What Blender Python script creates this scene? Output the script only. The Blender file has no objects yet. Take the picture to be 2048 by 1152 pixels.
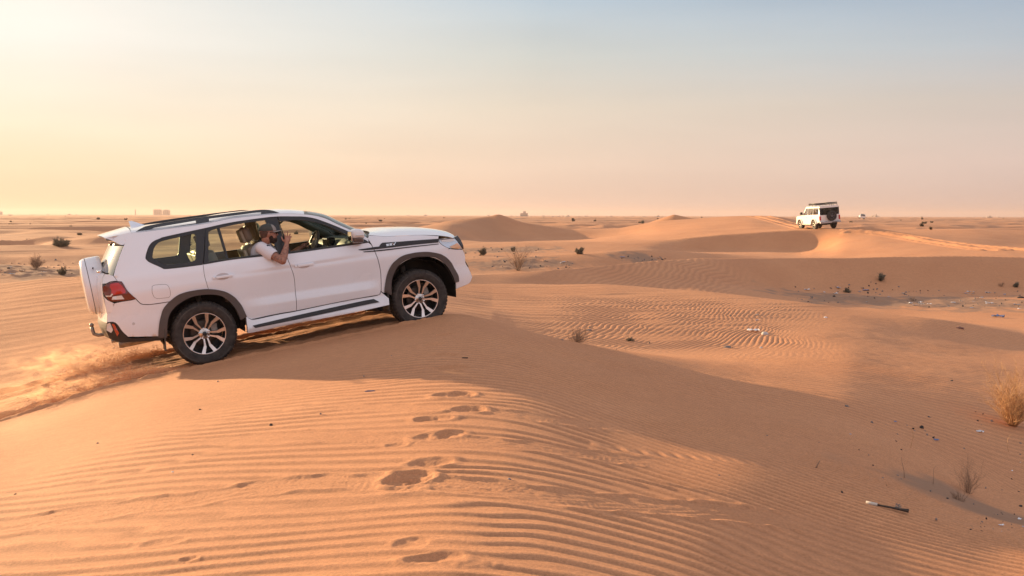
import bpy, bmesh, math, random
import numpy as np
from mathutils import Vector, Matrix, Euler, Quaternion
from mathutils.geometry import delaunay_2d_cdt

R = math.radians
PI = math.pi
scene = bpy.context.scene
COL = scene.collection

# ------------------------------------------------------------------ camera
EYE = Vector((0.0, 0.0, 1.5))
cam_data = bpy.data.cameras.new('camera')
cam = bpy.data.objects.new('camera', cam_data)
COL.objects.link(cam)
cam_data.sensor_width = 36.0
cam_data.lens = 36.0 * 2000.0 / 2048.0
cam_data.clip_start = 0.05
cam_data.clip_end = 20000.0
PITCH = math.atan(145.5 / 2000.0)
CAM_ROT = (Matrix.Rotation(PI / 2 - PITCH, 3, 'X') @ Matrix.Rotation(R(0.15), 3, 'Z'))
cam.matrix_world = Matrix.Translation(EYE) @ CAM_ROT.to_4x4()
scene.camera = cam

def sight(px, py, Y):
    """point seen at photo position (px, py), Y metres ahead of the camera"""
    d = CAM_ROT @ Vector(((px - 1024) / 2000.0, (576 - py) / 2000.0, -1.0))
    return EYE + d * (Y / d.y)

# ------------------------------------------------------------------ light
SUN_AZ = R(49)      # to the left of the viewing direction
SUN_EL = R(9.8)
sun_dir = Vector((-math.sin(SUN_AZ) * math.cos(SUN_EL), math.cos(SUN_AZ) * math.cos(SUN_EL), math.sin(SUN_EL)))
sun_data = bpy.data.lights.new('sun', 'SUN')
sun_data.energy = 5.0
sun_data.angle = R(0.7)
sun_data.color = (1.0, 0.68, 0.37)
sun = bpy.data.objects.new('sun', sun_data)
sun.rotation_euler = sun_dir.to_track_quat('Z', 'Y').to_euler()
sun.location = sun_dir * 50
COL.objects.link(sun)

def srgb(r, g, b):
    f = lambda c: (c / 12.92 if c <= 0.04045 else ((c + 0.055) / 1.055) ** 2.4)
    return (f(r / 255), f(g / 255), f(b / 255), 1.0)

world = bpy.data.worlds.new('World')
scene.world = world
world.use_nodes = True
wt = world.node_tree
wt.nodes.clear()
def wn(t, **k):
    n = wt.nodes.new(t)
    for a, v in k.items(): setattr(n, a, v)
    return n
out = wn('ShaderNodeOutputWorld'); bg = wn('ShaderNodeBackground')
sky = wn('ShaderNodeTexSky'); sky.sky_type = 'NISHITA'; sky.sun_disc = False
sky.sun_elevation = SUN_EL; sky.sun_rotation = -SUN_AZ; sky.air_density = 1.2; sky.dust_density = 4.0; sky.ozone_density = 1.0
tc = wn('ShaderNodeTexCoord')
nrm = wn('ShaderNodeVectorMath', operation='NORMALIZE'); wt.links.new(tc.outputs['Generated'], nrm.inputs[0])
sep = wn('ShaderNodeSeparateXYZ'); wt.links.new(nrm.outputs[0], sep.inputs[0])
def ramp(stops):
    r = wn('ShaderNodeValToRGB'); cr = r.color_ramp; cr.interpolation = 'LINEAR'
    while len(cr.elements) < len(stops): cr.elements.new(0.5)
    for e, (p, c) in zip(cr.elements, stops): e.position = p; e.color = c
    return r
# elevation 0..1 (sin) ; colours of dusty evening air, away from and near the sun
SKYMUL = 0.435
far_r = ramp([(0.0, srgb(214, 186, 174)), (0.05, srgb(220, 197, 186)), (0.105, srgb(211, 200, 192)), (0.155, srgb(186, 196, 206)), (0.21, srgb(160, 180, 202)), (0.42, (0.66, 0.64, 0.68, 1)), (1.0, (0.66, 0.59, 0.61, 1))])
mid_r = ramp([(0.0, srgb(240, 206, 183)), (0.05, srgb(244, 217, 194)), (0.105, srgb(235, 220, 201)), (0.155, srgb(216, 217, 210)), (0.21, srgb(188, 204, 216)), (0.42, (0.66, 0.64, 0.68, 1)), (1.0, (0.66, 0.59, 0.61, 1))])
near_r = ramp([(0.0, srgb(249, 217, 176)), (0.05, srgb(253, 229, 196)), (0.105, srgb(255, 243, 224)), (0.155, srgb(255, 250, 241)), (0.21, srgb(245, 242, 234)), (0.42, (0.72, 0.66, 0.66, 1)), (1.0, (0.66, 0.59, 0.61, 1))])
for r_ in (far_r, mid_r, near_r): wt.links.new(sep.outputs['Z'], r_.inputs[0])
dot = wn('ShaderNodeVectorMath', operation='DOT_PRODUCT')
wt.links.new(nrm.outputs[0], dot.inputs[0]); dot.inputs[1].default_value = sun_dir
acos = wn('ShaderNodeMath', operation='ARCCOSINE'); wt.links.new(dot.outputs['Value'], acos.inputs[0])
def mr(a, b, c=0.0, d=1.0):
    m = wn('ShaderNodeMapRange', interpolation_type='SMOOTHSTEP')
    m.inputs['From Min'].default_value = a; m.inputs['From Max'].default_value = b
    m.inputs['To Min'].default_value = c; m.inputs['To Max'].default_value = d
    wt.links.new(acos.outputs[0], m.inputs['Value']); return m
def wmix(f, a, b, mode='MIX'):
    m = wn('ShaderNodeMix', data_type='RGBA', blend_type=mode)
    if isinstance(f, float): m.inputs[0].default_value = f
    else: wt.links.new(f, m.inputs[0])
    wt.links.new(a, m.inputs[6]); wt.links.new(b, m.inputs[7]); return m.outputs[2]
m1 = mr(R(24), R(50)); m2 = mr(R(48), R(78)); m3 = mr(R(88), R(140))
for q_ in (m1, m2): q_.interpolation_type = 'LINEAR'
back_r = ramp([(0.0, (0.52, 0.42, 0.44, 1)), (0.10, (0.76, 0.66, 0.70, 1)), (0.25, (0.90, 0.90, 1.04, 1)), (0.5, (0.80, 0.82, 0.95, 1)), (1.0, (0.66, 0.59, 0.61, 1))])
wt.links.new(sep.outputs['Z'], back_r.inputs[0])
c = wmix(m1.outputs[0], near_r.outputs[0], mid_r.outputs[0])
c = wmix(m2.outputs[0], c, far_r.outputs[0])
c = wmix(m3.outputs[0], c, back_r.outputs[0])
# aureole of the low sun, itself outside the picture
au = mr(R(0), R(22), 1.0, 0.0)
aup = wn('ShaderNodeMath', operation='POWER'); wt.links.new(au.outputs[0], aup.inputs[0]); aup.inputs[1].default_value = 2.0
auc = wn('ShaderNodeMix', data_type='RGBA'); wt.links.new(aup.outputs[0], auc.inputs[0])
auc.inputs[6].default_value = (0, 0, 0, 1); auc.inputs[7].default_value = (2.2, 1.55, 0.95, 1)
c = wmix(1.0, c, auc.outputs[2], 'ADD')
# faint streaky high haze
mp = wn('ShaderNodeMapping'); mp.inputs['Scale'].default_value = (1.2, 1.2, 9.0); wt.links.new(nrm.outputs[0], mp.inputs[0])
nz = wn('ShaderNodeTexNoise'); nz.inputs['Scale'].default_value = 1.6; nz.inputs['Detail'].default_value = 5; wt.links.new(mp.outputs[0], nz.inputs['Vector'])
hz = wn('ShaderNodeMapRange'); hz.inputs['From Min'].default_value = 0.3; hz.inputs['From Max'].default_value = 0.7
hz.inputs['To Min'].default_value = 0.94; hz.inputs['To Max'].default_value = 1.05; wt.links.new(nz.outputs[0], hz.inputs['Value'])
vm = wn('ShaderNodeVectorMath', operation='SCALE'); wt.links.new(c, vm.inputs[0]); wt.links.new(hz.outputs[0], vm.inputs['Scale'])
# the physical sky at its own strength, blended with the dust colours
ns = wn('ShaderNodeVectorMath', operation='SCALE'); wt.links.new(sky.outputs[0], ns.inputs[0]); ns.inputs['Scale'].default_value = 0.12
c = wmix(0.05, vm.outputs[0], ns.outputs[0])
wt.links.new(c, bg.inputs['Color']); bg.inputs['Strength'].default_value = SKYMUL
wt.links.new(bg.outputs[0], out.inputs['Surface'])

vs = scene.view_settings
vs.view_transform = 'Standard'; vs.look = 'None'; vs.gamma = 1.0; vs.exposure = 1.22
scene.render.engine = 'CYCLES'
scene.cycles.max_bounces = 8
scene.cycles.transparent_max_bounces = 24
scene.cycles.volume_bounces = 1
random.seed(7)

# ------------------------------------------------------------------ tagging
def tag(o, label=None, cat=None, group=None, kind=None):
    if label: o['label'] = label
    if cat: o['category'] = cat
    if group: o['group'] = group
    if kind: o['kind'] = kind
    return o

def empty(name, loc=(0, 0, 0), parent=None):
    o = bpy.data.objects.new(name, None); COL.objects.link(o)
    o.empty_display_size = 0.2
    o.location = loc
    if parent: o.parent = parent
    return o

def link_mesh(name, me, mat=None, parent=None, smooth=False):
    o = bpy.data.objects.new(name, me); COL.objects.link(o)
    if mat is not None and not me.materials: me.materials.append(mat)
    if smooth and len(me.polygons): me.polygons.foreach_set('use_smooth', [True] * len(me.polygons))
    if parent: o.parent = parent
    return o

def from_bm(name, bm, mat=None, parent=None, smooth=False):
    me = bpy.data.meshes.new(name); bm.to_mesh(me); bm.free()
    return link_mesh(name, me, mat, parent, smooth)

def from_py(name, vs_, fs, mat=None, parent=None, smooth=False):
    me = bpy.data.meshes.new(name); me.from_pydata([tuple(v) for v in vs_], [], fs); me.update()
    return link_mesh(name, me, mat, parent, smooth)
# ------------------------------------------------------------------ noise
def _hash(ix, iy, seed):
    h = (ix.astype(np.int64) * 374761393 + iy.astype(np.int64) * 668265263 + seed * 1442695041) & 0xffffffff
    h = ((h ^ (h >> 13)) * 1274126177) & 0xffffffff
    h = h ^ (h >> 16)
    return (h & 0xffff) / 65535.0 * 2 * PI
def perlin(x, y, seed=0):
    x0 = np.floor(x); y0 = np.floor(y); fx = x - x0; fy = y - y0
    u = fx * fx * fx * (fx * (fx * 6 - 15) + 10); v = fy * fy * fy * (fy * (fy * 6 - 15) + 10)
    def g(ix, iy, dx, dy):
        a = _hash(ix, iy, seed); return np.cos(a) * dx + np.sin(a) * dy
    n00 = g(x0, y0, fx, fy); n10 = g(x0 + 1, y0, fx - 1, fy)
    n01 = g(x0, y0 + 1, fx, fy - 1); n11 = g(x0 + 1, y0 + 1, fx - 1, fy - 1)
    return ((n00 * (1 - u) + n10 * u) * (1 - v) + (n01 * (1 - u) + n11 * u) * v) * 1.5
def fbm(x, y, o=3, seed=0):
    s = 0; a = 1.0
    for i in range(o):
        s = s + a * perlin(x * 2 ** i, y * 2 ** i, seed + i * 17); a *= 0.5
    return s
def sst(x, a, b):
    t = np.clip((x - a) / (b - a), 0, 1); return t * t * (3 - 2 * t)

# ------------------------------------------------------------------ dune lines
# every line: (bearing as photo x, distance ahead in m, photo y of the line) or ('z', ...) with its height over the plain
def L(*pts, s=18, sharp=False): return dict(pts=pts, s=s, sharp=sharp)
E0 = 1.5
LINES = [
 L((-1500, 1.0, -1.50+E0), (0, 1.0, -1.50+E0), (900, 1.0, -1.42+E0), (2048, 1.0, -1.55+E0), (3500, 1.0, -1.7+E0)),
 L((-1500, 4.4, -1.95+E0), (0, 4.6, -1.70+E0), (400, 4.4, -1.545+E0), (700, 4.2, -1.47+E0), (900, 4.0, -1.42+E0), (1100, 4.0, -1.44+E0), (1400, 4.3, -1.53+E0), (1700, 4.8, -1.72+E0), (2048, 5.0, -1.86+E0), (3500, 5, -2.0+E0), s=60),
 L((-1500, 7.0, -2.2+E0), (0, 7.0, -1.87+E0), (300, 7.0, -1.66+E0), (600, 7.2, -1.52+E0), (900, 7.0, -1.40+E0), (1050, 7.0, -1.42+E0), (1200, 6.8, -1.52+E0), (1350, 6.5, -1.60+E0), (1500, 7.1, -1.68+E0), (1750, 6.8, -1.83+E0), (2048, 6.2, -2.01+E0), (3500, 6.2, -2.3+E0), s=50),
 L((-1500, 9.0, -2.6+E0), (0, 9.2, -2.08+E0), (300, 9.6, -1.80+E0), (600, 10.0, -1.58+E0), (800, 10.2, -1.43+E0), (900, 10.2, -1.38+E0), (1000, 10.2, -1.40+E0), (1100, 10.0, -1.50+E0), (1200, 9.8, -1.60+E0), (1350, 9.5, -1.72+E0), (1500, 9.5, -1.83+E0), (1700, 9.6, -2.00+E0), (1850, 9.4, -2.20+E0), (2048, 9.0, -2.56+E0), (3500, 9, -3.0+E0), s=40),
 # wheels of the near side / crest of the near flank
 L((-1500, 10.0, -2.9+E0), (-300, 10.6, -2.55+E0), (0, 11.3, -2.33+E0), (200, 11.9, -2.04+E0), (410, 12.35, -1.85+E0), (600, 12.85, -1.66+E0), (842, 13.5, -1.41+E0), (900, 13.6, -1.335+E0), (950, 13.3, -1.34+E0), (1000, 13.0, -1.405+E0), (1100, 13.0, -1.58+E0), (1200, 13.0, -1.72+E0), (1300, 12.8, -1.81+E0), (1400, 12.8, -1.94+E0), (1500, 12.8, -2.03+E0), (1700, 12.8, -2.14+E0), (1850, 12.8, -2.30+E0), (2048, 12.8, -2.50+E0), (3500, 13, -3.0+E0), s=16, sharp=True),
 # far wheels / hollow
 L((-1500, 12.0, -3.0+E0), (-300, 12.4, -2.55+E0), (0, 12.9, -2.31+E0), (200, 13.4, -2.06+E0), (373, 13.9, -1.85+E0), (600, 14.5, -1.62+E0), (765, 15.0, -1.42+E0), (842, 15.2, -1.42+E0), (900, 15.6, -1.55+E0), (1000, 16.2, -1.98+E0), (1100, 16.8, -2.12+E0), (1200, 17.0, -2.19+E0), (1300, 17.0, -2.24+E0), (1400, 17.0, -2.27+E0), (1500, 17, -2.28+E0), (1700, 17.0, -2.26+E0), (1850, 17.0, -2.40+E0), (2048, 17.0, -2.57+E0), (3500, 17, -3.0+E0), s=24),
 # rise to the bowl's rim
 L((-1500, 17.0, -2.3+E0), (0, 17.2, -1.84+E0), (400, 17.6, -1.62+E0), (800, 18.6, -1.60+E0), (1000, 20.4, -1.94+E0), (1200, 21.0, -2.06+E0), (1400, 21.0, -2.14+E0), (1500, 20.8, -2.19+E0), (1700, 20.2, -2.28+E0), (1850, 20.5, -2.50+E0), (2048, 21.0, -2.80+E0), (3500, 21, -3.0+E0), s=40),
 # rim of the bowl and crest of the left dune
 L((-1500, 20.5, 600), (0, 21.0, 567), (78, 21.3, 557), (168, 21.6, 551), (420, 22.4, 548), (620, 23, 553), (800, 23.8, 562), (930, 25.0, 567), (1000, 26.0, 568), (1100, 26.6, 570), (1200, 26.7, 569), (1300, 26.5, 575), (1400, 26.0, 582.5), (1500, 25.3, 592), (1590, 24.6, 603), (1700, 24.0, 617), (1780, 23.5, 627), (1843, 23.0, 635), (1938, 23.0, 648), (2048, 23.0, 667), (2500, 23, 700), (3500, 23, 700), s=12, sharp=True),
 L((-1500, 28.0, -2.9+E0), (0, 26.5, -2.2+E0), (420, 27, -2.0+E0), (800, 27.3, -1.98+E0), (900, 27.6, -2.3+E0), (1000, 28.4, -2.40+E0), (1100, 29.0, -2.44+E0), (1200, 29.4, -2.46+E0), (1300, 29.8, -2.5+E0), (1400, 29.4, -2.6+E0), (1500, 30.5, -2.7+E0), (1600, 31, -2.95+E0), (1700, 31, -3.05+E0), (1800, 30, -3.08+E0), (2048, 29.0, -3.1+E0), (3500, 29, -3.1+E0), s=30),
 # foot of the long shaded face
 L((-1500, 30.0, -2.85+E0), (0, 28.8, -2.05+E0), (420, 29, -1.98+E0), (800, 29.5, -2.1+E0), (1000, 31.2, -2.24+E0), (1100, 32.0, -2.28+E0), (1200, 33.6, -2.28+E0), (1300, 35.2, -2.32+E0), (1400, 35.4, -2.35+E0), (1500, 38.2, -2.72+E0), (1600, 39.6, -2.98+E0), (1700, 40.2, -3.06+E0), (1800, 40.6, -3.1+E0), (2048, 41.6, -3.15+E0), (3500, 40, -3.1+E0), s=30),
 # next crest with the long shaded face on the right
 L((-1500, 32.0, 560), (0, 31.0, 546), (60, 31, 550), (130, 31, 556), (300, 31, 562), (700, 31, 560), (900, 32, 553), (940, 33, 550.5), (1000, 33.5, 549), (1100, 34, 542.5), (1200, 36, 533), (1300, 38.5, 524), (1400, 41, 518), (1500, 42.5, 515), (1600, 43.5, 514), (1800, 44.5, 512.5), (2048, 45.5, 513), (2500, 46, 515), (3500, 46, 520), s=14, sharp=True),
 L((-1500, 48.0, -3.0+E0), (0, 49.0, -2.85+E0), (215, 49, -2.85+E0), (420, 48, -2.8+E0), (900, 48, -2.8+E0), (1000, 49, -2.85+E0), (1200, 51, -2.85+E0), (1400, 54, -2.95+E0), (1600, 53, -3.1+E0), (1800, 50, -3.1+E0), (2048, 48.5, -3.1+E0), (3500, 49, -3.1+E0), s=24),
 L((-1500, 55.0, 510), (0, 55.0, 505), (78, 55, 504), (137, 55, 506), (215, 55, 507), (420, 55, 512), (700, 55, 515), (900, 55.0, 521), (980, 55, 518), (1046, 55, 514), (1193, 56, 506.5), (1250, 57, 501.5), (1310, 58.5, 499), (1400, 61, 505), (1500, 63, 512), (1600, 62, 518), (1700, 60, 518), (1800, 56, 516), (2048, 51.5, 516), (2500, 52, 516), (3500, 52, 516), s=14, sharp=True),
 L((-1500, 80.0, -3.0+E0), (0, 81.0, -2.95+E0), (215, 81, -2.95+E0), (420, 78, -2.95+E0), (900, 65, -2.85+E0), (1100, 66, -2.75+E0), (1280, 69, -2.60+E0), (1330, 74, -2.65+E0), (1360, 77.5, -2.75+E0), (1400, 78.0, -2.78+E0), (1500, 78.2, -2.80+E0), (1600, 78.0, -2.80+E0), (1640, 77.6, -2.55+E0), (1680, 73.5, -1.95+E0), (1750, 71, -1.85+E0), (1850, 65, -1.95+E0), (2048, 55, -2.15+E0), (3500, 56, -2.5+E0), s=10),
 # crest that carries the second car
 L((-1500, 88.0, 484), (0, 88.0, 490), (39, 88, 492), (59, 88, 488), (90, 88, 480), (117, 88, 475.5), (176, 88, 474), (215, 88, 476), (320, 88, 482), (600, 84, 487), (860, 80, 488), (929, 79, 488), (1046, 79, 485), (1193, 80, 485), (1281, 80.5, 482), (1340, 81, 478), (1398, 81.5, 473), (1450, 82, 469), (1500, 82, 466), (1578, 82, 461), (1625, 82, 459), (1666, 82, 456.5), (1715, 82, 455), (1754, 81, 458), (1812, 78, 467), (1900, 72, 481), (1960, 68, 489), (2048, 62, 497), (2500, 60, 503), (3500, 60, 503), s=7, sharp=True),
 L((-1500, 100.0, -3.2+E0), (420, 100, -2.9+E0), (820, 84, -2.4+E0), (900, 88, -2.4+E0), (940, 102, -2.6+E0), (1000, 105, -2.7+E0), (1149, 107.5, -2.6+E0), (1266, 106, -1.95+E0), (1300, 98, -1.6+E0), (1400, 98, -.95+E0), (1500, 98, -.65+E0), (1600, 92, -.95+E0), (1680, 92, -1.1+E0), (1750, 92, -1.3+E0), (1820, 90, -2.3+E0), (1900, 88, -2.9+E0), (2048, 100, -3.1+E0), (3500, 100, -3.2+E0), s=14),
 L((-1500, 118.0, 470), (0, 118.0, 470), (420, 118, 468), (700, 114, 464), (780, 112, 461), (820, 110, 457), (860, 110, 450), (900, 111, 441.5), (929, 112, 438), (970, 113, 433.5), (986, 113.5, 431), (997, 114, 427), (1008, 114, 431.5), (1020, 114, 436), (1046, 114, 445), (1105, 114, 454), (1149, 114, 460), (1208, 114, 459), (1240, 114, 456), (1270, 115, 450), (1310, 116, 443), (1350, 117, 439.5), (1398, 118, 437), (1457, 118, 432.5), (1500, 118, 431.5), (1539, 118, 432), (1565, 118, 435), (1590, 118, 441), (1640, 118, 455), (1750, 118, 464), (1900, 118, 462), (2048, 118, 460), (3500, 118, 468), s=5, sharp=True),
 L((-1500, 140.0, -3.2+E0), (900, 140, -3.0+E0), (1500, 142, -2.6+E0), (3500, 140, -3.3+E0), s=40),
 L((-1500, 6000.0, -3.2+E0), (3500, 6000, -3.2+E0), s=40),
]
PXT = np.arange(-1500, 3501, 3.0)
def _pxz(px, Y, z):   # photo x of a point (for node tables px is the bearing itself)
    return px
def build_tables():
    Ys, Zs = [], []
    for ln in LINES:
        px = np.array([p[0] for p in ln['pts']], float)
        Y = np.array([p[1] for p in ln['pts']], float)
        z = []
        for p in ln['pts']:
            if p[2] > 100:      # a photo y
                z.append(sight(1024 + (p[0] - 1024), p[2], p[1]).z)
            else: z.append(p[2])
        z = np.array(z)
        # interpolate the apparent height so straight photo lines stay straight
        sl = np.interp(PXT, px, (z - E0) / Y); yy = np.interp(PXT, px, Y)
        k = max(ln['s'] / 3.0, 0.8); n = int(k * 4) + 1
        w = np.exp(-0.5 * (np.arange(-n, n + 1) / k) ** 2); w /= w.sum()
        pad = lambda a: np.concatenate([np.full(n, a[0]), a, np.full(n, a[-1])])
        k2 = max(k, 10.0); n2 = int(k2 * 4) + 1
        w2 = np.exp(-0.5 * (np.arange(-n2, n2 + 1) / k2) ** 2); w2 /= w2.sum()
        pad2 = lambda a: np.concatenate([np.full(n2, a[0]), a, np.full(n2, a[-1])])
        sl = np.convolve(pad(sl), w, 'valid'); yy = np.convolve(pad2(yy), w2, 'valid')
        Ys.append(yy); Zs.append(sl * yy + E0)
    Ys = np.array(Ys).T; Zs = np.array(Zs).T        # T x K
    h = np.diff(Ys, axis=1); d = np.diff(Zs, axis=1) / h
    m = np.zeros_like(Zs)
    s = (d[:, :-1] * d[:, 1:]) > 0
    w1 = 2 * h[:, 1:] + h[:, :-1]; w2 = h[:, 1:] + 2 * h[:, :-1]
    with np.errstate(divide='ignore', invalid='ignore'):
        mm = (w1 + w2) / (w1 / d[:, :-1] + w2 / d[:, 1:])
    m[:, 1:-1] = np.where(s, mm, 0)
    m[:, 0] = d[:, 0]; m[:, -1] = 0
    mL = m.copy(); mR = m.copy()
    for k, ln in enumerate(LINES):
        if ln['sharp']:
            mL[:, k] = 0.75 * d[:, k - 1]; mR[:, k] = np.minimum(m[:, k], 0.8 * d[:, k])
    return Ys, Zs, mL, mR
TY, TZ, TML, TMR = build_tables()
K = TY.shape[1]
THMAX = R(52)
def base_z(x, y):
    x = np.asarray(x, float); y = np.asarray(y, float)
    r = np.hypot(x, y); th = np.arctan2(x, y)
    thc = np.clip(th, -THMAX, THMAX)
    px = 1024 + 2000 * np.tan(thc)
    Y = np.maximum(r * np.cos(thc), 0.3)
    fi = np.clip((px - PXT[0]) / 3.0, 0, len(PXT) - 1.001); i0 = fi.astype(int); f = fi - i0
    def tab(T, k): return T[i0, k] * (1 - f) + T[i0 + 1, k] * f
    idx = np.zeros(x.shape, int)
    for k in range(1, K - 1): idx += (Y >= tab(TY, k))
    Y0 = tab(TY, idx); Y1 = tab(TY, idx + 1); z0 = tab(TZ, idx); z1 = tab(TZ, idx + 1)
    m0 = tab(TMR, idx); m1 = tab(TML, idx + 1)
    h = Y1 - Y0; t = np.clip((Y - Y0) / h, 0, 1)
    z = z0 * (2 * t**3 - 3 * t**2 + 1) + m0 * h * (t**3 - 2 * t**2 + t) + z1 * (-2 * t**3 + 3 * t**2) + m1 * h * (t**3 - t**2)
    return z

def hit(px, py, zf=None):
    """first ground point on the line of sight through photo position (px, py)"""
    zf = zf or ground_coarse
    d = CAM_ROT @ Vector(((px - 1024) / 2000.0, (576 - py) / 2000.0, -1.0)); d = d / d.y
    Y = np.exp(np.linspace(math.log(1.5), math.log(2500), 9000))
    g = zf(d.x * Y, Y); zr = EYE.z + d.z * Y
    k = np.argmax(zr < g)
    Yh = Y[k]
    return Vector((d.x * Yh, Yh, float(g[k])))

# far field: rows of low dunes over the plain
def far_dunes(x, y):
    r = np.hypot(x, y)
    if np.max(r) < 25: return np.zeros(np.shape(x))
    a = R(40)
    def field(L_, seed, asp=2.0):
        u = (x * math.cos(a) + y * math.sin(a)) / L_; v = (-x * math.sin(a) + y * math.cos(a)) / (L_ / asp)
        u2 = u + 0.6 * perlin(u * 0.6, v * 0.6, seed + 5); v2 = v + 0.6 * perlin(u * 0.6 + 9, v * 0.6, seed + 6)
        n = perlin(u2, v2, seed)
        return 1 - np.abs(n) * 1.9
    f1 = field(34, 3); f2 = field(90, 23)
    h = 1.15 * np.maximum(f1, -0.2) + 0.35 * field(13, 11)
    H = 1.6 * np.maximum(f2, -0.3) + h * (1 + 0.45 * sst(r, 110, 140) * (1 - sst(r, 350, 600))) - 1.2
    far = 1.35 + 0.4 * sst(r, 300, 900)
    big = perlin(x / 300.0, y / 300.0, 40)
    z = H * far * (0.8 + 0.5 * big)
    cap = 1.35
    z = np.where(z > cap - 0.6, cap - 0.6 + 0.6 * np.tanh((z - cap + 0.6) / 0.6), z)
    left = sst(-x / np.maximum(y, 1), -0.02, 0.16) * sst(r, 27, 50) * (1 - sst(r, 95, 120)) * 0.55
    return sst(r, 118, 165) * z + left * (h - 0.5)

def cone(x, y, cx, cy, rx, ry, h, sh=0.35):
    d = np.sqrt(((x - cx) / rx) ** 2 + ((y - cy) / ry) ** 2 + 0.003)
    return h * np.maximum(0, 1 - d) ** 1.05

PYR = sight(1348, 428.5, 136)
def ground_coarse(x, y):
    z = base_z(x, y) + far_dunes(x, y)
    r = np.hypot(x, y); rmin = np.min(r); rmax = np.max(r)
    if rmax > 120 and rmin < 160: z = np.maximum(z, PYR.z - 0.36 * np.sqrt((np.where(x < PYR.x, 1.0, 0.62) * (x - PYR.x)) ** 2 + (np.where(y < 136, 1.0, 0.4) * (y - 136)) ** 2 + 0.02))
    if rmin < 125:
        z = z + (0.018 * fbm(x / 2.3, y / 2.3, 2, 60) * sst(r, 3, 9) + 0.07 * perlin(x / 9.0, y / 9.0, 61) * sst(r, 24, 36)) * (1 - sst(r, 90, 120)) * (1 - np.exp(-((r - 13.5) / 2.2) ** 2))
    return z
# ------------------------------------------------------------------ ripples, prints and tracks
def seg_dist(x, y, pts):
    """distance to a polyline, signed side and run length along it"""
    best = np.full(x.shape, 1e9); side = np.zeros(x.shape); run = np.zeros(x.shape); acc = 0.0
    for (ax, ay), (bx, by) in zip(pts[:-1], pts[1:]):
        dx, dy = bx - ax, by - ay; l = math.hypot(dx, dy)
        t = np.clip(((x - ax) * dx + (y - ay) * dy) / (l * l), 0, 1)
        ex = x - ax - t * dx; ey = y - ay - t * dy; d = np.hypot(ex, ey)
        m = d < best
        best = np.where(m, d, best); side = np.where(m, np.sign(dx * ey - dy * ex) * d, side); run = np.where(m, acc + t * l, run)
        acc += l
    return best, side, run, acc

FWD = Vector((0.900, 0.435)).normalized()
def smooth_path(pxs, n=40):
    w = [hit(*p) for p in pxs]
    t = np.linspace(0, 1, len(w)); tt = np.linspace(0, 1, n)
    xs = np.array([p.x for p in w]); ys = np.array([p.y for p in w])
    def cr(a):
        out = []
        for q in tt:
            f = q * (len(a) - 1); i = min(int(f), len(a) - 2); f -= i
            p0 = a[max(i - 1, 0)]; p1 = a[i]; p2 = a[i + 1]; p3 = a[min(i + 2, len(a) - 1)]
            out.append(0.5 * (2 * p1 + (p2 - p0) * f + (2 * p0 - 5 * p1 + 4 * p2 - p3) * f * f + (3 * p1 - p0 - 3 * p2 + p3) * f ** 3))
        return out
    return list(zip(cr(xs), cr(ys)))

OLD_BANDS = [
    (smooth_path([(-60, 1055), (150, 1030), (380, 1000), (620, 965), (860, 968), (1100, 992), (1400, 1020), (1700, 1055)]), 0.14, 0.011),
    (smooth_path([(330, 890), (600, 872), (900, 882), (1150, 905), (1400, 935)]), 0.13, 0.006),
    (smooth_path([(620, 812), (850, 815), (1050, 832), (1300, 862)]), 0.12, 0.005),
]
PRINTS = [ # photo x, y, half width and half depth in m, depth
    (888, 669, .15, .10, .022), (866, 690, .15, .11, .022), (888, 710, .16, .11, .028), (897, 737, .19, .13, .028), (878, 757, .12, .10, .012),
    (905, 790, .15, .12, .036), (937, 819, .13, .10, .030), (866, 838, .13, .09, .022), (872, 872, .14, .10, .020), (905, 868, .10, .08, .015),
    (815, 957, .135, .120, .044), (862, 925, .13, .10, .022), (850, 975, .09, .06, -.012),
    (820, 1086, .08, .07, .010), (868, 1116, .12, .06, .022), (930, 1128, .10, .06, -.010), (325, 1085, .11, .05, .009), (380, 1118, .04, .025, .010), (795, 890, .07, .06, .012),
]
PRINTS = [(hit(a, b), w, h, d * 0.78) for a, b, w, h, d in PRINTS]
CAR_R = Vector((-3.78, 12.3)); CAR_F = CAR_R + FWD * 2.85
LAT = Vector((-FWD.y, FWD.x))
far_R = CAR_R + LAT * 1.62
NEAR_TRACK = [tuple(CAR_R - FWD * 9), tuple(CAR_R + FWD * 3.0)]
FAR_TRACK = [tuple(far_R - FWD * 9), tuple(far_R + FWD * 3.0)]
T2 = [[tuple(sight(a, b, Y).xy) for a, b, Y in pts] for pts in (
    [(1605, 452, 85.8), (1590, 450, 90), (1560, 443, 98), (1530, 437, 107), (1505, 433, 116)],
    [(1640, 452, 86.5), (1615, 449, 91), (1590, 444, 99), (1558, 438, 108), (1530, 434, 117)])]

_cr = [(1700, 457.5), (1725, 457.5), (1754, 460), (1785, 465), (1812, 469.5), (1850, 476), (1900, 483.5), (1960, 491.5), (2048, 499.5), (2140, 505)]
for _o in (1.5, 7.5): T2.append([tuple(hit(a, b + _o).xy) for a, b in _cr])

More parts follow.
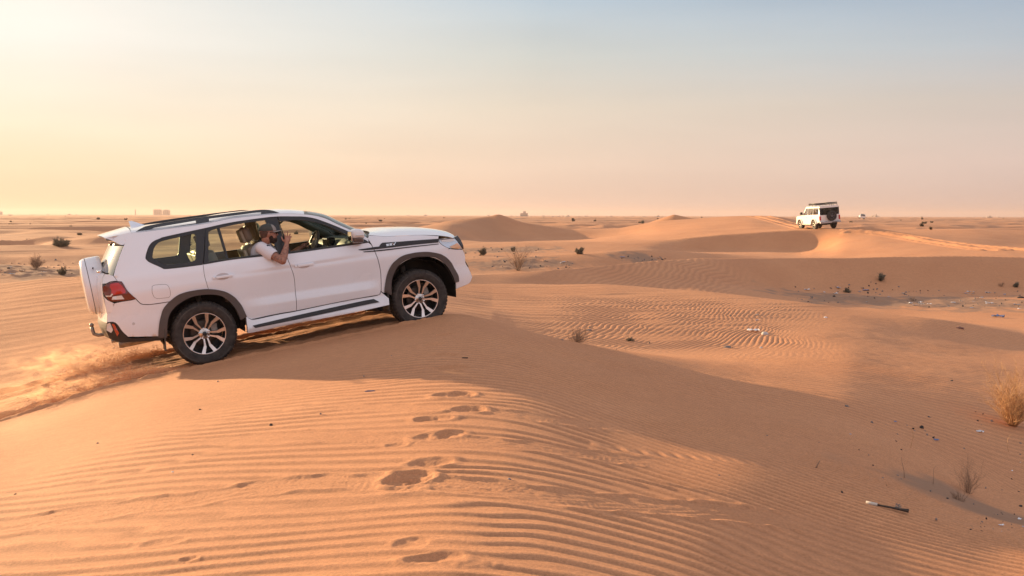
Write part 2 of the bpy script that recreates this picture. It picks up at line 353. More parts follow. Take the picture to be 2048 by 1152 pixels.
def ripples(x, y, both=False):
    """relief too fine for the dune lines; blocks of like distance are worked together"""
    r = np.hypot(x, y); rmin = float(np.min(r)); rmax = float(np.max(r))
    pxb = 1024 + 2000 * x / np.maximum(y, 0.3)
    dz = np.zeros(x.shape); crest = np.zeros(x.shape)
    wn3 = perlin(x * 0.2, y * 0.3, 103)
    wv = perlin(x * 0.35, y * 0.35, 140); wv2 = perlin(x * 1.1, y * 1.1, 141)
    al = (x * FWD.x + y * FWD.y); ac = (-x * FWD.y + y * FWD.x)
    b = sst(pxb, 960, 1180) * (1 - sst(pxb + 60 * wn3 + 60 * wv + 14*(y-19), 1500, 1720)) * sst(y, 15.0, 17.4) * (1 - sst(y, 23.0 + 0.8 * wv, 25.6))
    if rmin < 30:
        wn1 = perlin(x * 0.45, y * 0.8, 101); wn2 = perlin(x * 1.3, y * 2.2, 102)
        d1, s1, r1, _ = seg_dist(x, y, NEAR_TRACK); d2, s2, r2, _ = seg_dist(x, y, FAR_TRACK)
        ax, ay, bx, by = -3.75, 6.9, -1.55, 10.3
        nx, ny = (by - ay), -(bx - ax); nl = math.hypot(nx, ny)
        sd = ((x - ax) * nx + (y - ay) * ny) / nl + 0.25 * wn3 + 0.12 * wn1
    if rmin < 18:
        u = (x - (-0.2)) / 1.7; X = np.where(u < 0, 0, np.where(u > 1, (u - 0.5) * 1.7, 1.7 * (u**3 - 0.5 * u**4)))
        ph = y + 0.16 * x + 1.7 * X * (0.30 + 0.70 * sst(y, 4.6, 8.4)) + 0.10 * wn1 + 0.020 * wn2 + 0.3 * wn3
        p = 2 * PI * ph / 0.148 + PI * sst(perlin(x * 0.5 + 7, y * 0.9, 106), -0.10, 0.10)
        wave = np.sin(p + 0.55 * np.sin(p)) + 0.15 * np.sin(2 * p + 1.0)
        near = sst(sd, -0.15, 0.8) * (1 - sst(r, 15.5, 17.5)) * sst(d1, 0.35, 0.9)
        amp = 0.0052 * np.clip(0.86 + 0.40 * perlin(x * 0.8, y * 1.1, 104) + 0.30 * perlin(x * 3.0, y * 4.5, 105), 0.35, 1.4)
        amp = amp * (1 - 0.35 * sst(x, 0.5, 2.5) * sst(y, 6, 9)) * (1 - 0.12 * sst(y, 5, 11))
        bandmask = np.ones(x.shape)
        if rmax > 3.2:
          for pts, hw, dep in OLD_BANDS:
            d, s, rn, tot = seg_dist(x, y, pts)
            e = d + 0.05 * perlin(x * 5, y * 5, 120)
            inside = 1 - sst(e, hw * 0.75, hw * 1.15)
            endf = sst(rn, 0.0, 0.5) * (1 - sst(rn, tot - 0.6, tot))
            bandmask = bandmask * (1 - 0.9 * inside * endf)
            dz = dz + endf * (-dep * inside * 0.35 + dep * 0.9 * np.exp(-((e - hw * 1.12) / 0.022) ** 2) * (0.7 + 0.5 * perlin(x * 2.5, y * 2.5, 121))
                 + inside * (0.25 * dep + 0.002) * perlin(rn * 14 + 60 * np.abs(s), s * 22, 122))
          for c, w, h, dep in PRINTS:
            if c.y + 3 * h < rmin * 0.7 or c.y - 3 * h > rmax: continue
            m = (np.abs(x - c.x) < 2.6 * w) & (np.abs(y - c.y) < 2.6 * h)
            if not m.any(): continue
            xm, ym = x[m], y[m]
            e = np.sqrt(((xm - c.x) / w) ** 2 + ((ym - c.y) / h) ** 2) + 0.16 * perlin(xm * 6 + c.x * 10, ym * 6, 130)
            bowl = np.clip(1 - (e / 1.05) ** 2, 0, 1) ** 0.8 * (1 + 0.55 * perlin(xm * 11, ym * 11, 133) + 0.3 * perlin(xm * 26, ym * 26, 134))
            rim = np.exp(-((e - 1.22) / 0.26) ** 2)
            bandmask[m] *= (1 - 0.85 * (1 - sst(e, 0.9, 1.5)))
            dz[m] += (-dep * bowl * (1 + 0.25 * perlin(xm * 14, ym * 14, 131)) + 0.26 * abs(dep) * rim * (1 + 1.4 * perlin(xm * 7, ym * 7, 132)))
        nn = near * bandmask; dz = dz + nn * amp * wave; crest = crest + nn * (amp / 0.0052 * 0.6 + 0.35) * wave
    if rmin < 30:
        w2 = ac + 0.05 * perlin(al * 0.5, ac * 0.8, 110)
        streak = perlin(al * 0.35, w2 * 6.0, 111) * 0.55 + perlin(al * 0.9, w2 * 19.0, 112) * 0.30
        flank = (1 - sst(sd, -0.15, 0.8)) * (1 - sst(r, 24, 29))
        dz = dz + flank * 0.0045 * streak * (0.7 + 0.6 * wn1)
        dz = dz + flank * sst(ac, 14.6, 15.4) * 0.009 * perlin(al * 0.5, w2 * 4.0, 113)
        if rmax > 14:
            wv3 = perlin(x * 2.7, y * 2.7, 142)
            pb = 2 * PI * (0.917 * x - 0.40 * y + 0.24 * wv + 0.070 * wv2 + 0.016 * wv3) / 0.100 + PI * sst(perlin(x * 0.8 + 7, y * 0.8, 108), -0.05, 0.05)
            wb = np.sin(pb) + 0.25 * np.sin(2 * pb + 0.8)
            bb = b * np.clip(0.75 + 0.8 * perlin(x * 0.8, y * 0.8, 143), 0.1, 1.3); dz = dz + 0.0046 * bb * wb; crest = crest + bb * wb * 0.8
        b3 = sst(pxb, 1150, 1500) * sst(y, 9.0, 10.5) * (1 - sst(y, 22.5, 23.5)) * (1 - b)
        pd = 2 * PI * (0.35 * x + 0.93 * y + 0.14 * wv + 0.07 * wv2) / 0.19
        crest = crest + b3 * 0.7 * np.sin(pd); dz = dz + b3 * 0.0044 * np.clip(0.7 + 0.8 * wn3, 0.1, 1.4) * np.sin(pd) + b3 * 0.003 * perlin(x * 3, y * 9, 150)
        if rmax > 8:
            for d, s, rn in ((d1, s1, r1), (d2, s2, r2)):
                endf = (1 - sst(rn, 11.75, 11.98)) * sst(rn, 0.0, 3.0)
                hw = 0.14
                s_ = s + 0.03 * perlin(rn * 1.2, s * 0 + 3, 160)
                groove = 1 - sst(np.abs(s_), hw * 0.7, hw * 1.25)
                berm = np.exp(-((np.abs(s_) - hw * 1.6) / 0.06) ** 2)
                rough = perlin(rn * 5, s * 9, 161) * 0.5 + perlin(rn * 14, s * 20, 162) * 0.35
                dz = dz + endf * (-0.085 * groove + 0.030 * berm * (1 + 1.1 * rough) + 0.010 * groove * rough)
            mid = np.exp(-((s1 - 0.8) / 0.75) ** 2) * (1 - sst(r1, 11.6, 12.0)) * sst(r1, 1, 6)
            dz = dz + mid * (0.020 * perlin(al * 0.9, ac * 7, 163) + 0.007 * perlin(al * 6, ac * 12, 164))
    if rmax > 27 and rmin < 45:
        b2 = sst(pxb, 1060, 1250) * (1 - sst(pxb, 1400, 1560)) * sst(y, 28.5, 31) * (1 - sst(y, 39, 42))
        pc = 2 * PI * (0.92 * x - 0.38 * y + 0.35 * wv + 0.10 * wv2) / 0.24
        dz = dz + b2 * 0.0065 * np.sin(pc) * np.clip(0.7 + 1.0 * wv, 0.1, 1.4); crest = crest + b2 * np.sin(pc) * 0.7
    if rmax > 60:
        for pts in T2:
            d, s, rn, tot = seg_dist(x, y, pts)
            dz = dz + (y > 60) * np.where(rn < tot - .01, 1, 0) * (-0.085 * (1 - sst(d, 0.12, 0.38)) + 0.075 * np.exp(-((d - 0.55) / 0.18) ** 2) * (1 + 0.5 * perlin(x * 1.5, y * 1.5, 190)))
    for cx, cy, rx, ry, a in GRAVEL:
        if math.hypot(cx, cy) - 1.5 * max(rx, ry) > rmax or math.hypot(cx, cy) + 1.5 * max(rx, ry) < rmin: continue
        e = np.sqrt(((x - cx) / rx) ** 2 + ((y - cy) / ry) ** 2)
        dz = dz + (1 - sst(e, 0.5, 1.0)) * a * (perlin(x * 1.1, y * 1.1, 170) + 0.3 * perlin(x * 4, y * 4, 171))
    if rmax > 26:
        md = sst(r, 26, 34) * (1 - sst(r, 70, 110)) * sst(wv, -0.3, 0.4)
        dz = dz + md * 0.005 * np.sin(2 * PI * (0.6 * x + 0.8 * y + 0.8 * wv + .15*wv2) / 0.42)
    return (dz, crest) if both else dz
GRAVEL = []
for (a, b, rx, ry, am) in ((1690, 597, 3.0, 2.2, .07), (1900, 606, 5.5, 3.0, .04), (1010, 500, 5, 3, .05), (1030, 528, 3.0, 2.4, .05), (60, 535, 6, 5, .07), (2035, 1040, 1.2, .8, .014), (1280, 518, 1.6, 1.4, .04)):
    q = hit(a, b); GRAVEL.append((q.x, q.y, rx, ry, am))

def ground_fine(x, y):
    x = np.atleast_1d(np.asarray(x, float)); y = np.atleast_1d(np.asarray(y, float))
    return ground_coarse(x, y) + ripples(x, y)
def gz(x, y): return float(ground_fine(np.array([x]), np.array([y]))[0])

# ------------------------------------------------------------------ materials of the ground
def mat_new(name):
    m = bpy.data.materials.new(name); m.use_nodes = True
    nt = m.node_tree; b = nt.nodes['Principled BSDF']
    return m, nt, b
def N(nt, t, **k):
    n = nt.nodes.new(t)
    for a, v in k.items():
        if a in n.inputs.keys() if hasattr(n.inputs, 'keys') else False: n.inputs[a].default_value = v
        else: setattr(n, a, v)
    return n

def sand_material():
    m, nt, b = mat_new('desert_sand')
    Lk = nt.links.new
    geo = N(nt, 'ShaderNodeNewGeometry')
    n1 = N(nt, 'ShaderNodeTexNoise'); n1.inputs['Scale'].default_value = 0.35; n1.inputs['Detail'].default_value = 4; Lk(geo.outputs['Position'], n1.inputs['Vector'])
    n2 = N(nt, 'ShaderNodeTexNoise'); n2.inputs['Scale'].default_value = 9.0; n2.inputs['Detail'].default_value = 6; n2.inputs['Roughness'].default_value = 0.7; Lk(geo.outputs['Position'], n2.inputs['Vector'])
    n3 = N(nt, 'ShaderNodeTexNoise'); n3.inputs['Scale'].default_value = 420.0; n3.inputs['Detail'].default_value = 2; Lk(geo.outputs['Position'], n3.inputs['Vector'])
    # broad noise for the far plain
    n4 = N(nt, 'ShaderNodeTexNoise'); n4.inputs['Scale'].default_value = 0.03; n4.inputs['Detail'].default_value = 5; Lk(geo.outputs['Position'], n4.inputs['Vector'])
    r1 = N(nt, 'ShaderNodeValToRGB'); Lk(n1.outputs[0], r1.inputs[0])
    r1.color_ramp.elements[0].position = 0.3; r1.color_ramp.elements[0].color = (0.545, 0.260, 0.130, 1)
    r1.color_ramp.elements[1].position = 0.7; r1.color_ramp.elements[1].color = (0.61, 0.304, 0.155, 1)
    mx = N(nt, 'ShaderNodeMix', data_type='RGBA', blend_type='MULTIPLY'); mx.inputs[0].default_value = 1.0
    r2 = N(nt, 'ShaderNodeValToRGB'); Lk(n2.outputs[0], r2.inputs[0])
    r2.color_ramp.elements[0].position = 0.3; r2.color_ramp.elements[0].color = (0.90, 0.89, 0.88, 1)
    r2.color_ramp.elements[1].position = 0.7; r2.color_ramp.elements[1].color = (1.06, 1.05, 1.04, 1)
    Lk(r1.outputs[0], mx.inputs[6]); Lk(r2.outputs[0], mx.inputs[7])
    mx2 = N(nt, 'ShaderNodeMix', data_type='RGBA', blend_type='MULTIPLY'); mx2.inputs[0].default_value = 1.0
    r3 = N(nt, 'ShaderNodeValToRGB'); Lk(n3.outputs[0], r3.inputs[0])
    r3.color_ramp.elements[0].position = 0.25; r3.color_ramp.elements[0].color = (0.72, 0.71, 0.70, 1)
    r3.color_ramp.elements[1].position = 0.72; r3.color_ramp.elements[1].color = (1.22, 1.22, 1.22, 1)
    Lk(mx.outputs[2], mx2.inputs[6]); Lk(r3.outputs[0], mx2.inputs[7])
    # grain tone that also paints ripple shading: darker troughs, lighter crests
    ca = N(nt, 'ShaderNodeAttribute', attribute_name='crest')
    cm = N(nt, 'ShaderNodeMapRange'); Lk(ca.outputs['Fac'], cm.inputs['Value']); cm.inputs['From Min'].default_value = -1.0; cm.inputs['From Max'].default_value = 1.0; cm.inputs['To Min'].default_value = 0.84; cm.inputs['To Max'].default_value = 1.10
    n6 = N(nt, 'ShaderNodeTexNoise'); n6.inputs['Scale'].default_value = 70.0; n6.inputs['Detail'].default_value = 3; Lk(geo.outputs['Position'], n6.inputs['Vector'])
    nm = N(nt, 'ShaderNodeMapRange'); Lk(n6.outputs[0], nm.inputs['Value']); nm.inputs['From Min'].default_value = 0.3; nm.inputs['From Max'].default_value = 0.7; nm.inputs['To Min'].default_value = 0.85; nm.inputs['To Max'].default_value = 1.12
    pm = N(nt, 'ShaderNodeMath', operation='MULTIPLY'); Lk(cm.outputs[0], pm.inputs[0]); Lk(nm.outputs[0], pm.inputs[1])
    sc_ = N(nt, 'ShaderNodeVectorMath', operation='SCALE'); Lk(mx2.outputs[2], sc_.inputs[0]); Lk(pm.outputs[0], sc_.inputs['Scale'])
    at = N(nt, 'ShaderNodeAttribute', attribute_name='grey_tone')
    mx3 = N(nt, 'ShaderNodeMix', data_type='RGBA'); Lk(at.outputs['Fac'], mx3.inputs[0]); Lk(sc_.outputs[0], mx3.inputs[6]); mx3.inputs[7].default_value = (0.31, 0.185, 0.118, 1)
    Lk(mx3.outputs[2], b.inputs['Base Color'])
    b.inputs['Roughness'].default_value = 0.85
    b.inputs['Specular IOR Level'].default_value = 0.25
    bp = N(nt, 'ShaderNodeBump'); bp.inputs['Strength'].default_value = 0.7; bp.inputs['Distance'].default_value = 0.005
    ad = N(nt, 'ShaderNodeMath', operation='ADD'); Lk(n3.outputs[0], ad.inputs[0])
    n5 = N(nt, 'ShaderNodeTexNoise'); n5.inputs['Scale'].default_value = 45.0; n5.inputs['Detail'].default_value = 4; Lk(geo.outputs['Position'], n5.inputs['Vector'])
    mu = N(nt, 'ShaderNodeMath', operation='MULTIPLY'); mu.inputs[1].default_value = 1.6; Lk(n5.outputs[0], mu.inputs[0]); Lk(mu.outputs[0], ad.inputs[1])
    Lk(ad.outputs[0], bp.inputs['Height']); Lk(bp.outputs[0], b.inputs['Normal'])
    return m
SAND = sand_material()

def build_ground():
    TEST = False
    # bearings: fine in view, coarse around
    tv = math.atan(1120 / 2000.0)
    a_in = np.arctan(np.linspace(-1120, 1120, 1150) / 2000.0)
    def widen(a0, a1, n0):
        out = []; a = a0; st = n0
        while a < a1:
            st = min(st * 1.12, R(3.0)); a += st; out.append(a)
        return out
    right = widen(tv, PI - R(2), 0.0012); left = [-q for q in widen(tv, PI - R(2), 0.0012)][::-1]
    th = np.array(left + list(a_in) + right)
    rad = [0.0]; q = 0.35
    while q < 5600:
        rad.append(q)
        q *= 1 + (0.02 if q < 2.8 else 0.0030 if q < 10 else 0.0022 if q < 15 else 0.0011 if q < 26.5 else 0.0022 if q < 42 else 0.0036 if q < 125 else 0.0075 if q < 900 else 0.03)
    rad = np.array(rad[1:])
    nt_, nr = len(th), len(rad)
    TH, RR = np.meshgrid(th, rad)
    X = RR * np.sin(TH); Y = RR * np.cos(TH)
    Z = np.empty_like(X); CR = np.zeros_like(X)
    for i in range(0, nr, 64):
        Z[i:i + 64] = ground_coarse(X[i:i + 64], Y[i:i + 64])
        if rad[i] < 135:
            dz_, CR[i:i + 64] = ripples(X[i:i + 64], Y[i:i + 64], True); Z[i:i + 64] += dz_
    co = np.stack([X, Y, Z], -1).reshape(-1, 3)
    centre = np.array([[0, 0, float(Z[0].mean())]])
    co = np.concatenate([co, centre])
    nv = len(co)
    i = np.arange(nr - 1)[:, None]; j = np.arange(nt_ )[None, :]
    jn = (j + 1) % nt_
    a = i * nt_ + j; b = i * nt_ + jn; c = (i + 1) * nt_ + jn; d = (i + 1) * nt_ + j
    quads = np.stack([a, d, c, b], -1).reshape(-1, 4)
    tris = np.stack([np.full(nt_, nv - 1), np.arange(nt_), (np.arange(nt_) + 1) % nt_], -1)
    me = bpy.data.meshes.new('sand_ground')
    me.vertices.add(nv); me.vertices.foreach_set('co', co.ravel())
    nl = quads.size + tris.size
    me.loops.add(nl); me.loops.foreach_set('vertex_index', np.concatenate([quads.ravel(), tris.ravel()]).astype(np.int32))
    me.polygons.add(len(quads) + len(tris))
    starts = np.concatenate([np.arange(len(quads)) * 4, quads.size + np.arange(len(tris)) * 3]).astype(np.int32)
    me.polygons.foreach_set('loop_start', starts)
    me.polygons.foreach_set('use_smooth', np.ones(len(starts), bool))
    me.update(calc_edges=True); me.validate()
    # litter-grey gravel patches, then a greyer tone growing with distance
    x = co[:, 0]; y = co[:, 1]; grey_tone = np.zeros(nv)
    for cx, cy, rx, ry, a_ in GRAVEL:
        e = np.sqrt(((x - cx) / rx) ** 2 + ((y - cy) / ry) ** 2) + 0.55 * perlin(x * 1.0, y * 0.8, 180) + 0.3 * perlin(x * 3.0, y * 3.0, 183)
        grey_tone = np.maximum(grey_tone, 0.95 * (1 - sst(e, 0.55, 1.1)))
    rr = np.hypot(x, y)
    grey_tone = np.maximum(grey_tone, sst(rr, 130, 300) * 0.55 * sst(perlin(x / 60, y / 60, 181), -0.3, 0.5))
    grey_tone = np.maximum(grey_tone, sst(rr, 24.5, 34) * (1 - sst(np.degrees(np.arctan2(x, y)), -5, 6)) * (0.34 + 0.25 * perlin(x / 5, y / 5, 182)))
    grey_tone = np.maximum(grey_tone, sst(rr, 130, 220) * 0.26)
    at = me.attributes.new('grey_tone', 'FLOAT', 'POINT'); at.data.foreach_set('value', grey_tone.astype(np.float32))
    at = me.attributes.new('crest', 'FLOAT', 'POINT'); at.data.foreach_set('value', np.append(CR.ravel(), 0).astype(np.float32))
    o = link_mesh('sand_ground', me, SAND)
    tag(o, 'rippled orange desert sand rolling away in dunes to the horizon', 'ground', kind='structure')
    return o
build_ground()
# ------------------------------------------------------------------ outlines of the wagon's side, metres (x forward of the rear axle, z above the tread)
O_cant = [(-0.659,1.731), (-0.413,1.731), (0.152,1.736), (0.538,1.765), (0.933,1.762), (1.250,1.744), (1.458,1.710), (1.589,1.678), (1.717,1.627), (1.840,1.546), (1.965,1.469), (2.086,1.398), (2.165,1.352), (2.236,1.296)]
O_dlo_top = [(0.209,1.685), (0.527,1.715), (0.925,1.725), (1.122,1.720), (1.324,1.696), (1.451,1.678), (1.581,1.640), (1.707,1.579), (1.832,1.511), (1.958,1.437), (2.078,1.362), (2.226,1.248)]
O_quarter_surround = [(0.209,1.685), (-0.271,1.640), (-0.344,1.625), (-0.418,1.604), (-0.464,1.574), (-0.502,1.524), (-0.536,1.456), (-0.550,1.410), (-0.532,1.377), (-0.497,1.348), (-0.403,1.287), (-0.372,1.264), (-0.339,1.254), (-0.158,1.247), (0.110,1.246)]
O_quarter_glass = [(-0.454,1.463), (-0.434,1.515), (-0.390,1.564), (-0.316,1.591), (-0.056,1.619), (0.053,1.630), (0.074,1.615), (0.076,1.590), (0.029,1.331), (0.013,1.309), (-0.013,1.300), (-0.284,1.301), (-0.341,1.312), (-0.450,1.384), (-0.468,1.417)]
O_rear_edge = [(-0.659,1.731), (-0.705,1.695), (-0.761,1.599), (-0.817,1.504), (-0.891,1.358), (-0.936,1.257)]
O_belt = [(0.098,1.251), (0.441,1.263), (0.831,1.254), (1.159,1.242), (1.636,1.243), (2.053,1.244), (2.211,1.247)]
O_rear_seam = [(0.209,1.685), (0.147,1.420), (0.110,1.246), (0.092,1.144), (0.096,1.069), (0.106,0.993), (0.121,0.884)]
O_mid_seam = [(1.128,1.246), (1.138,1.162), (1.157,1.076), (1.184,0.923), (1.176,0.723), (1.158,0.502)]
O_front_seam = [(2.245,1.341), (2.222,1.298), (2.262,1.194), (2.307,1.035), (2.332,0.851), (2.321,0.683), (2.304,0.578), (2.280,0.547), (2.251,0.538)]
O_door_bot = [(2.251,0.538), (1.961,0.536), (1.541,0.521), (1.158,0.502), (0.861,0.498), (0.619,0.482), (0.576,0.486), (0.554,0.516)]
O_door_rear_arch = [(0.554,0.516), (0.530,0.578), (0.505,0.633), (0.461,0.730), (0.365,0.841), (0.263,0.900), (0.121,0.884)]
O_rwin_open = [(0.235,1.632), (0.325,1.658), (0.652,1.688), (0.956,1.692), (1.014,1.287), (0.837,1.285), (0.387,1.273), (0.167,1.266)]
O_rwin_div = [(0.344,1.662), (0.380,1.658), (0.412,1.273), (0.387,1.273)]
O_fwin_open = [(1.121,1.656), (1.314,1.652), (1.441,1.634), (1.571,1.595), (1.698,1.541), (1.823,1.470), (1.948,1.389), (2.006,1.345), (2.038,1.302), (1.976,1.264), (1.575,1.264), (1.189,1.263)]
O_bpillar = [(0.956,1.695), (1.121,1.656), (1.189,1.263), (1.014,1.287)]
O_flareR_out = [(-0.547,0.439), (-0.528,0.543), (-0.505,0.633), (-0.478,0.703), (-0.445,0.773), (-0.390,0.832), (-0.319,0.883), (-0.249,0.922), (-0.170,0.941), (-0.098,0.948), (-0.026,0.950), (0.046,0.949), (0.117,0.941), (0.193,0.923), (0.263,0.900), (0.320,0.873), (0.365,0.841), (0.419,0.788), (0.461,0.724), (0.486,0.675), (0.504,0.621), (0.530,0.526)]
O_flareR_in = [(-0.445,0.421), (-0.433,0.514), (-0.413,0.618), (-0.386,0.689), (-0.350,0.739), (-0.290,0.792), (-0.220,0.830), (-0.145,0.862), (-0.072,0.876), (0.018,0.881), (0.107,0.874), (0.184,0.859), (0.253,0.832), (0.314,0.785), (0.367,0.719), (0.403,0.656), (0.426,0.595), (0.452,0.494)]
O_flareF_out = [(2.351,0.563), (2.360,0.616), (2.376,0.668), (2.401,0.746), (2.434,0.822), (2.468,0.878), (2.517,0.932), (2.571,0.968), (2.624,0.998), (2.698,1.018), (2.771,1.025), (2.843,1.029), (2.915,1.026), (2.987,1.020), (3.058,1.007), (3.129,0.987), (3.202,0.960), (3.266,0.920), (3.315,0.875), (3.363,0.812), (3.396,0.738), (3.426,0.677), (3.450,0.617), (3.451,0.540)]
O_flareF_in = [(2.445,0.508), (2.457,0.643), (2.479,0.721), (2.516,0.797), (2.558,0.859), (2.613,0.905), (2.681,0.940), (2.762,0.959), (2.857,0.966), (2.950,0.960), (3.036,0.945), (3.122,0.923), (3.199,0.874), (3.261,0.814), (3.309,0.744), (3.342,0.676), (3.367,0.609), (3.385,0.536)]
O_fender_top = [(2.245,1.341), (2.332,1.324), (2.465,1.294), (2.673,1.277), (2.955,1.252), (3.219,1.211), (3.390,1.168), (3.464,1.131)]
O_stripe = [(2.066,1.173), (2.176,1.175), (2.287,1.177), (2.356,1.175), (2.382,1.205), (2.406,1.218), (2.656,1.202), (2.940,1.186), (3.203,1.169), (3.201,1.118), (2.930,1.130), (2.645,1.137), (2.378,1.142), (2.118,1.153)]
O_stripe2 = [(2.122,1.139), (2.376,1.129), (2.642,1.122), (2.928,1.114), (3.199,1.103), (3.198,1.093), (2.926,1.101), (2.640,1.107), (2.374,1.112), (2.141,1.126)]
O_headlight = [(3.210,1.165), (3.325,1.160), (3.451,1.150), (3.492,1.100), (3.546,1.009), (3.568,0.978), (3.508,0.983), (3.443,0.999), (3.388,1.010), (3.334,1.024), (3.263,1.068), (3.216,1.116)]
O_bumperF = [(3.349,1.015), (3.442,0.992), (3.567,0.971), (3.600,0.889), (3.594,0.763), (3.651,0.683), (3.698,0.547), (3.633,0.487), (3.395,0.443), (3.401,0.527), (3.451,0.540)]
O_taillamp = [(-1.073,1.140), (-1.026,1.166), (-0.980,1.185), (-0.904,1.185), (-0.861,1.177), (-0.848,1.151), (-0.820,1.075), (-0.779,1.009), (-0.731,0.950), (-0.788,0.946), (-0.884,0.945), (-1.003,0.954), (-1.042,0.988), (-1.067,1.032), (-1.080,1.086)]
O_fuel = [(-0.531,1.069), (-0.500,1.082), (-0.379,1.074), (-0.347,1.054), (-0.332,1.002), (-0.335,0.935), (-0.357,0.907), (-0.490,0.913), (-0.526,0.940), (-0.541,0.997)]
O_bumperR_top = [(-0.731,0.950), (-0.703,0.906), (-0.673,0.877), (-0.607,0.860), (-0.407,0.841)]
O_bumperR = [(-1.075,0.899), (-1.067,0.807), (-1.087,0.706), (-0.991,0.691), (-0.955,0.593), (-0.883,0.502), (-0.547,0.439)]
O_bumperR_low = [(-1.087,0.706), (-1.043,0.709), (-1.007,0.699), (-0.978,0.665), (-0.935,0.572), (-0.883,0.509), (-0.819,0.480), (-0.548,0.433), (-0.554,0.390), (-0.891,0.441), (-0.979,0.452), (-1.085,0.503), (-1.109,0.613)]
O_rocker = [(2.393,0.475), (2.310,0.570), (2.250,0.525), (1.960,0.522), (1.157,0.489), (0.617,0.466), (0.529,0.520), (0.503,0.335), (0.584,0.328), (1.248,0.355), (1.947,0.375), (2.373,0.395)]
O_steppad = [(2.219,0.482), (2.250,0.436), (1.973,0.439), (1.253,0.407), (0.589,0.379), (0.579,0.407), (1.204,0.442), (1.978,0.492)]
O_rail_top = [(-0.617,1.714), (-0.572,1.745), (-0.528,1.770), (-0.431,1.789), (-0.056,1.808), (0.500,1.820), (0.725,1.822), (0.895,1.823), (1.008,1.811), (1.075,1.797), (1.149,1.756)]
O_rear_glass = [(-0.857,1.610), (-0.768,1.594), (-0.941,1.258), (-1.027,1.289)]
O_spoiler = [(-0.953,1.705), (-0.699,1.730), (-0.658,1.737), (-0.631,1.704), (-0.767,1.600), (-0.804,1.604), (-0.874,1.665)]
O_spare = [(-1.236,1.413), (-1.220,1.441), (-1.184,1.462), (-1.003,1.471), (-0.986,1.435), (-1.075,0.753), (-1.178,0.760), (-1.204,0.777), (-1.208,0.808)]
# ------------------------------------------------------------------ body surface
_zw = [0.20, 0.36, 0.46, 0.54, 0.60, 0.68, 0.76, 0.88, 0.98, 1.03, 1.07, 1.17, 1.22, 1.26, 1.40, 1.55, 1.70, 1.85]
_ww = [0.905, 0.930, 0.948, 0.960, 0.963, 0.962, 0.960, 0.968, 0.977, 0.980, 0.972, 0.964, 0.957, 0.940, 0.902, 0.856, 0.800, 0.735]
_zt = np.linspace(0.1, 2.0, 400); _wt0 = np.interp(_zt, _zw, _ww)
_k = np.exp(-0.5 * (np.arange(-12, 13) / 2.8) ** 2); _k /= _k.sum()
_wt = np.convolve(np.pad(_wt0, 12, 'edge'), _k, 'valid')
_zr = [0.4, 0.55, 0.70, 0.82, 1.0, 1.15, 1.27, 1.45, 1.62, 1.75, 1.9]
_xr = [-1.08, -1.10, -1.12, -1.10, -1.10, -1.09, -1.05, -0.97, -0.89, -0.83, -0.80]
def Wf(x, z):
    w = float(np.interp(z, _zt, _wt)); xc = float(np.interp(z, _zr, _xr)) + 0.34
    t = min(max((xc - x) / 0.34, 0), 0.97); w -= 0.20 * (1 - math.sqrt(1 - t * t))
    t = min(max((x - 3.05) / 0.72, 0), 0.97); w -= 0.26 * (1 - math.sqrt(1 - t * t))
    w -= 0.02 * min(max((x - 1.8) / 1.5, 0), 1) ** 2
    return w

def resample(pts, step=0.03, closed=True, corner=38):
    """smooth a measured outline between its corners, then sample it evenly"""
    n = len(pts); P = [Vector(p) for p in pts]; out = []
    def isc(i):
        if not closed and (i <= 0 or i >= n - 1): return True
        a = P[i] - P[i - 1]; b = P[(i + 1) % n] - P[i]
        if a.length < 1e-6 or b.length < 1e-6: return True
        return a.angle(b) > R(corner)
    for i in range(n if closed else n - 1):
        p1, p2 = P[i], P[(i + 1) % n]
        p0 = P[i - 1] if not isc(i) else p1 * 2 - p2
        p3 = P[(i + 2) % n] if not isc((i + 1) % n) else p2 * 2 - p1
        if isc(i): p0 = p1 + (p1 - p2)
        k = max(1, int(math.ceil((p2 - p1).length / step)))
        for j in range(k):
            t = j / k
            out.append(0.5 * (2 * p1 + (p2 - p0) * t + (2 * p0 - 5 * p1 + 4 * p2 - p3) * t * t + (3 * p1 - p0 - 3 * p2 + p3) * t ** 3))
    if not closed: out.append(P[-1])
    return out

def inside(p, poly):
    x, y = p[0], p[1]; c = False; j = len(poly) - 1
    for i in range(len(poly)):
        xi, yi = poly[i][0], poly[i][1]; xj, yj = poly[j][0], poly[j][1]
        if (yi > y) != (yj > y) and x < (xj - xi) * (y - yi) / (yj - yi) + xi: c = not c
        j = i
    return c

def area2(p): return sum(p[i - 1][0] * p[i][1] - p[i][0] * p[i - 1][1] for i in range(len(p)))
def offset_poly(p, d):
    """move every side inwards by d"""
    s = 1 if area2(p) > 0 else -1; n = len(p); out = []
    for i in range(n):
        a = (Vector(p[i]) - Vector(p[i - 1])); b = (Vector(p[(i + 1) % n]) - Vector(p[i]))
        if a.length < 1e-7: a = b
        if b.length < 1e-7: b = a
        na = Vector((-a.y, a.x)).normalized(); nb = Vector((-b.y, b.x)).normalized()
        m = (na + nb)
        if m.length < 1e-4: m = na
        m.normalize(); q = max(m.dot(na), 0.5)
        out.append(Vector(p[i]) + m * (s * d / q))
    return out

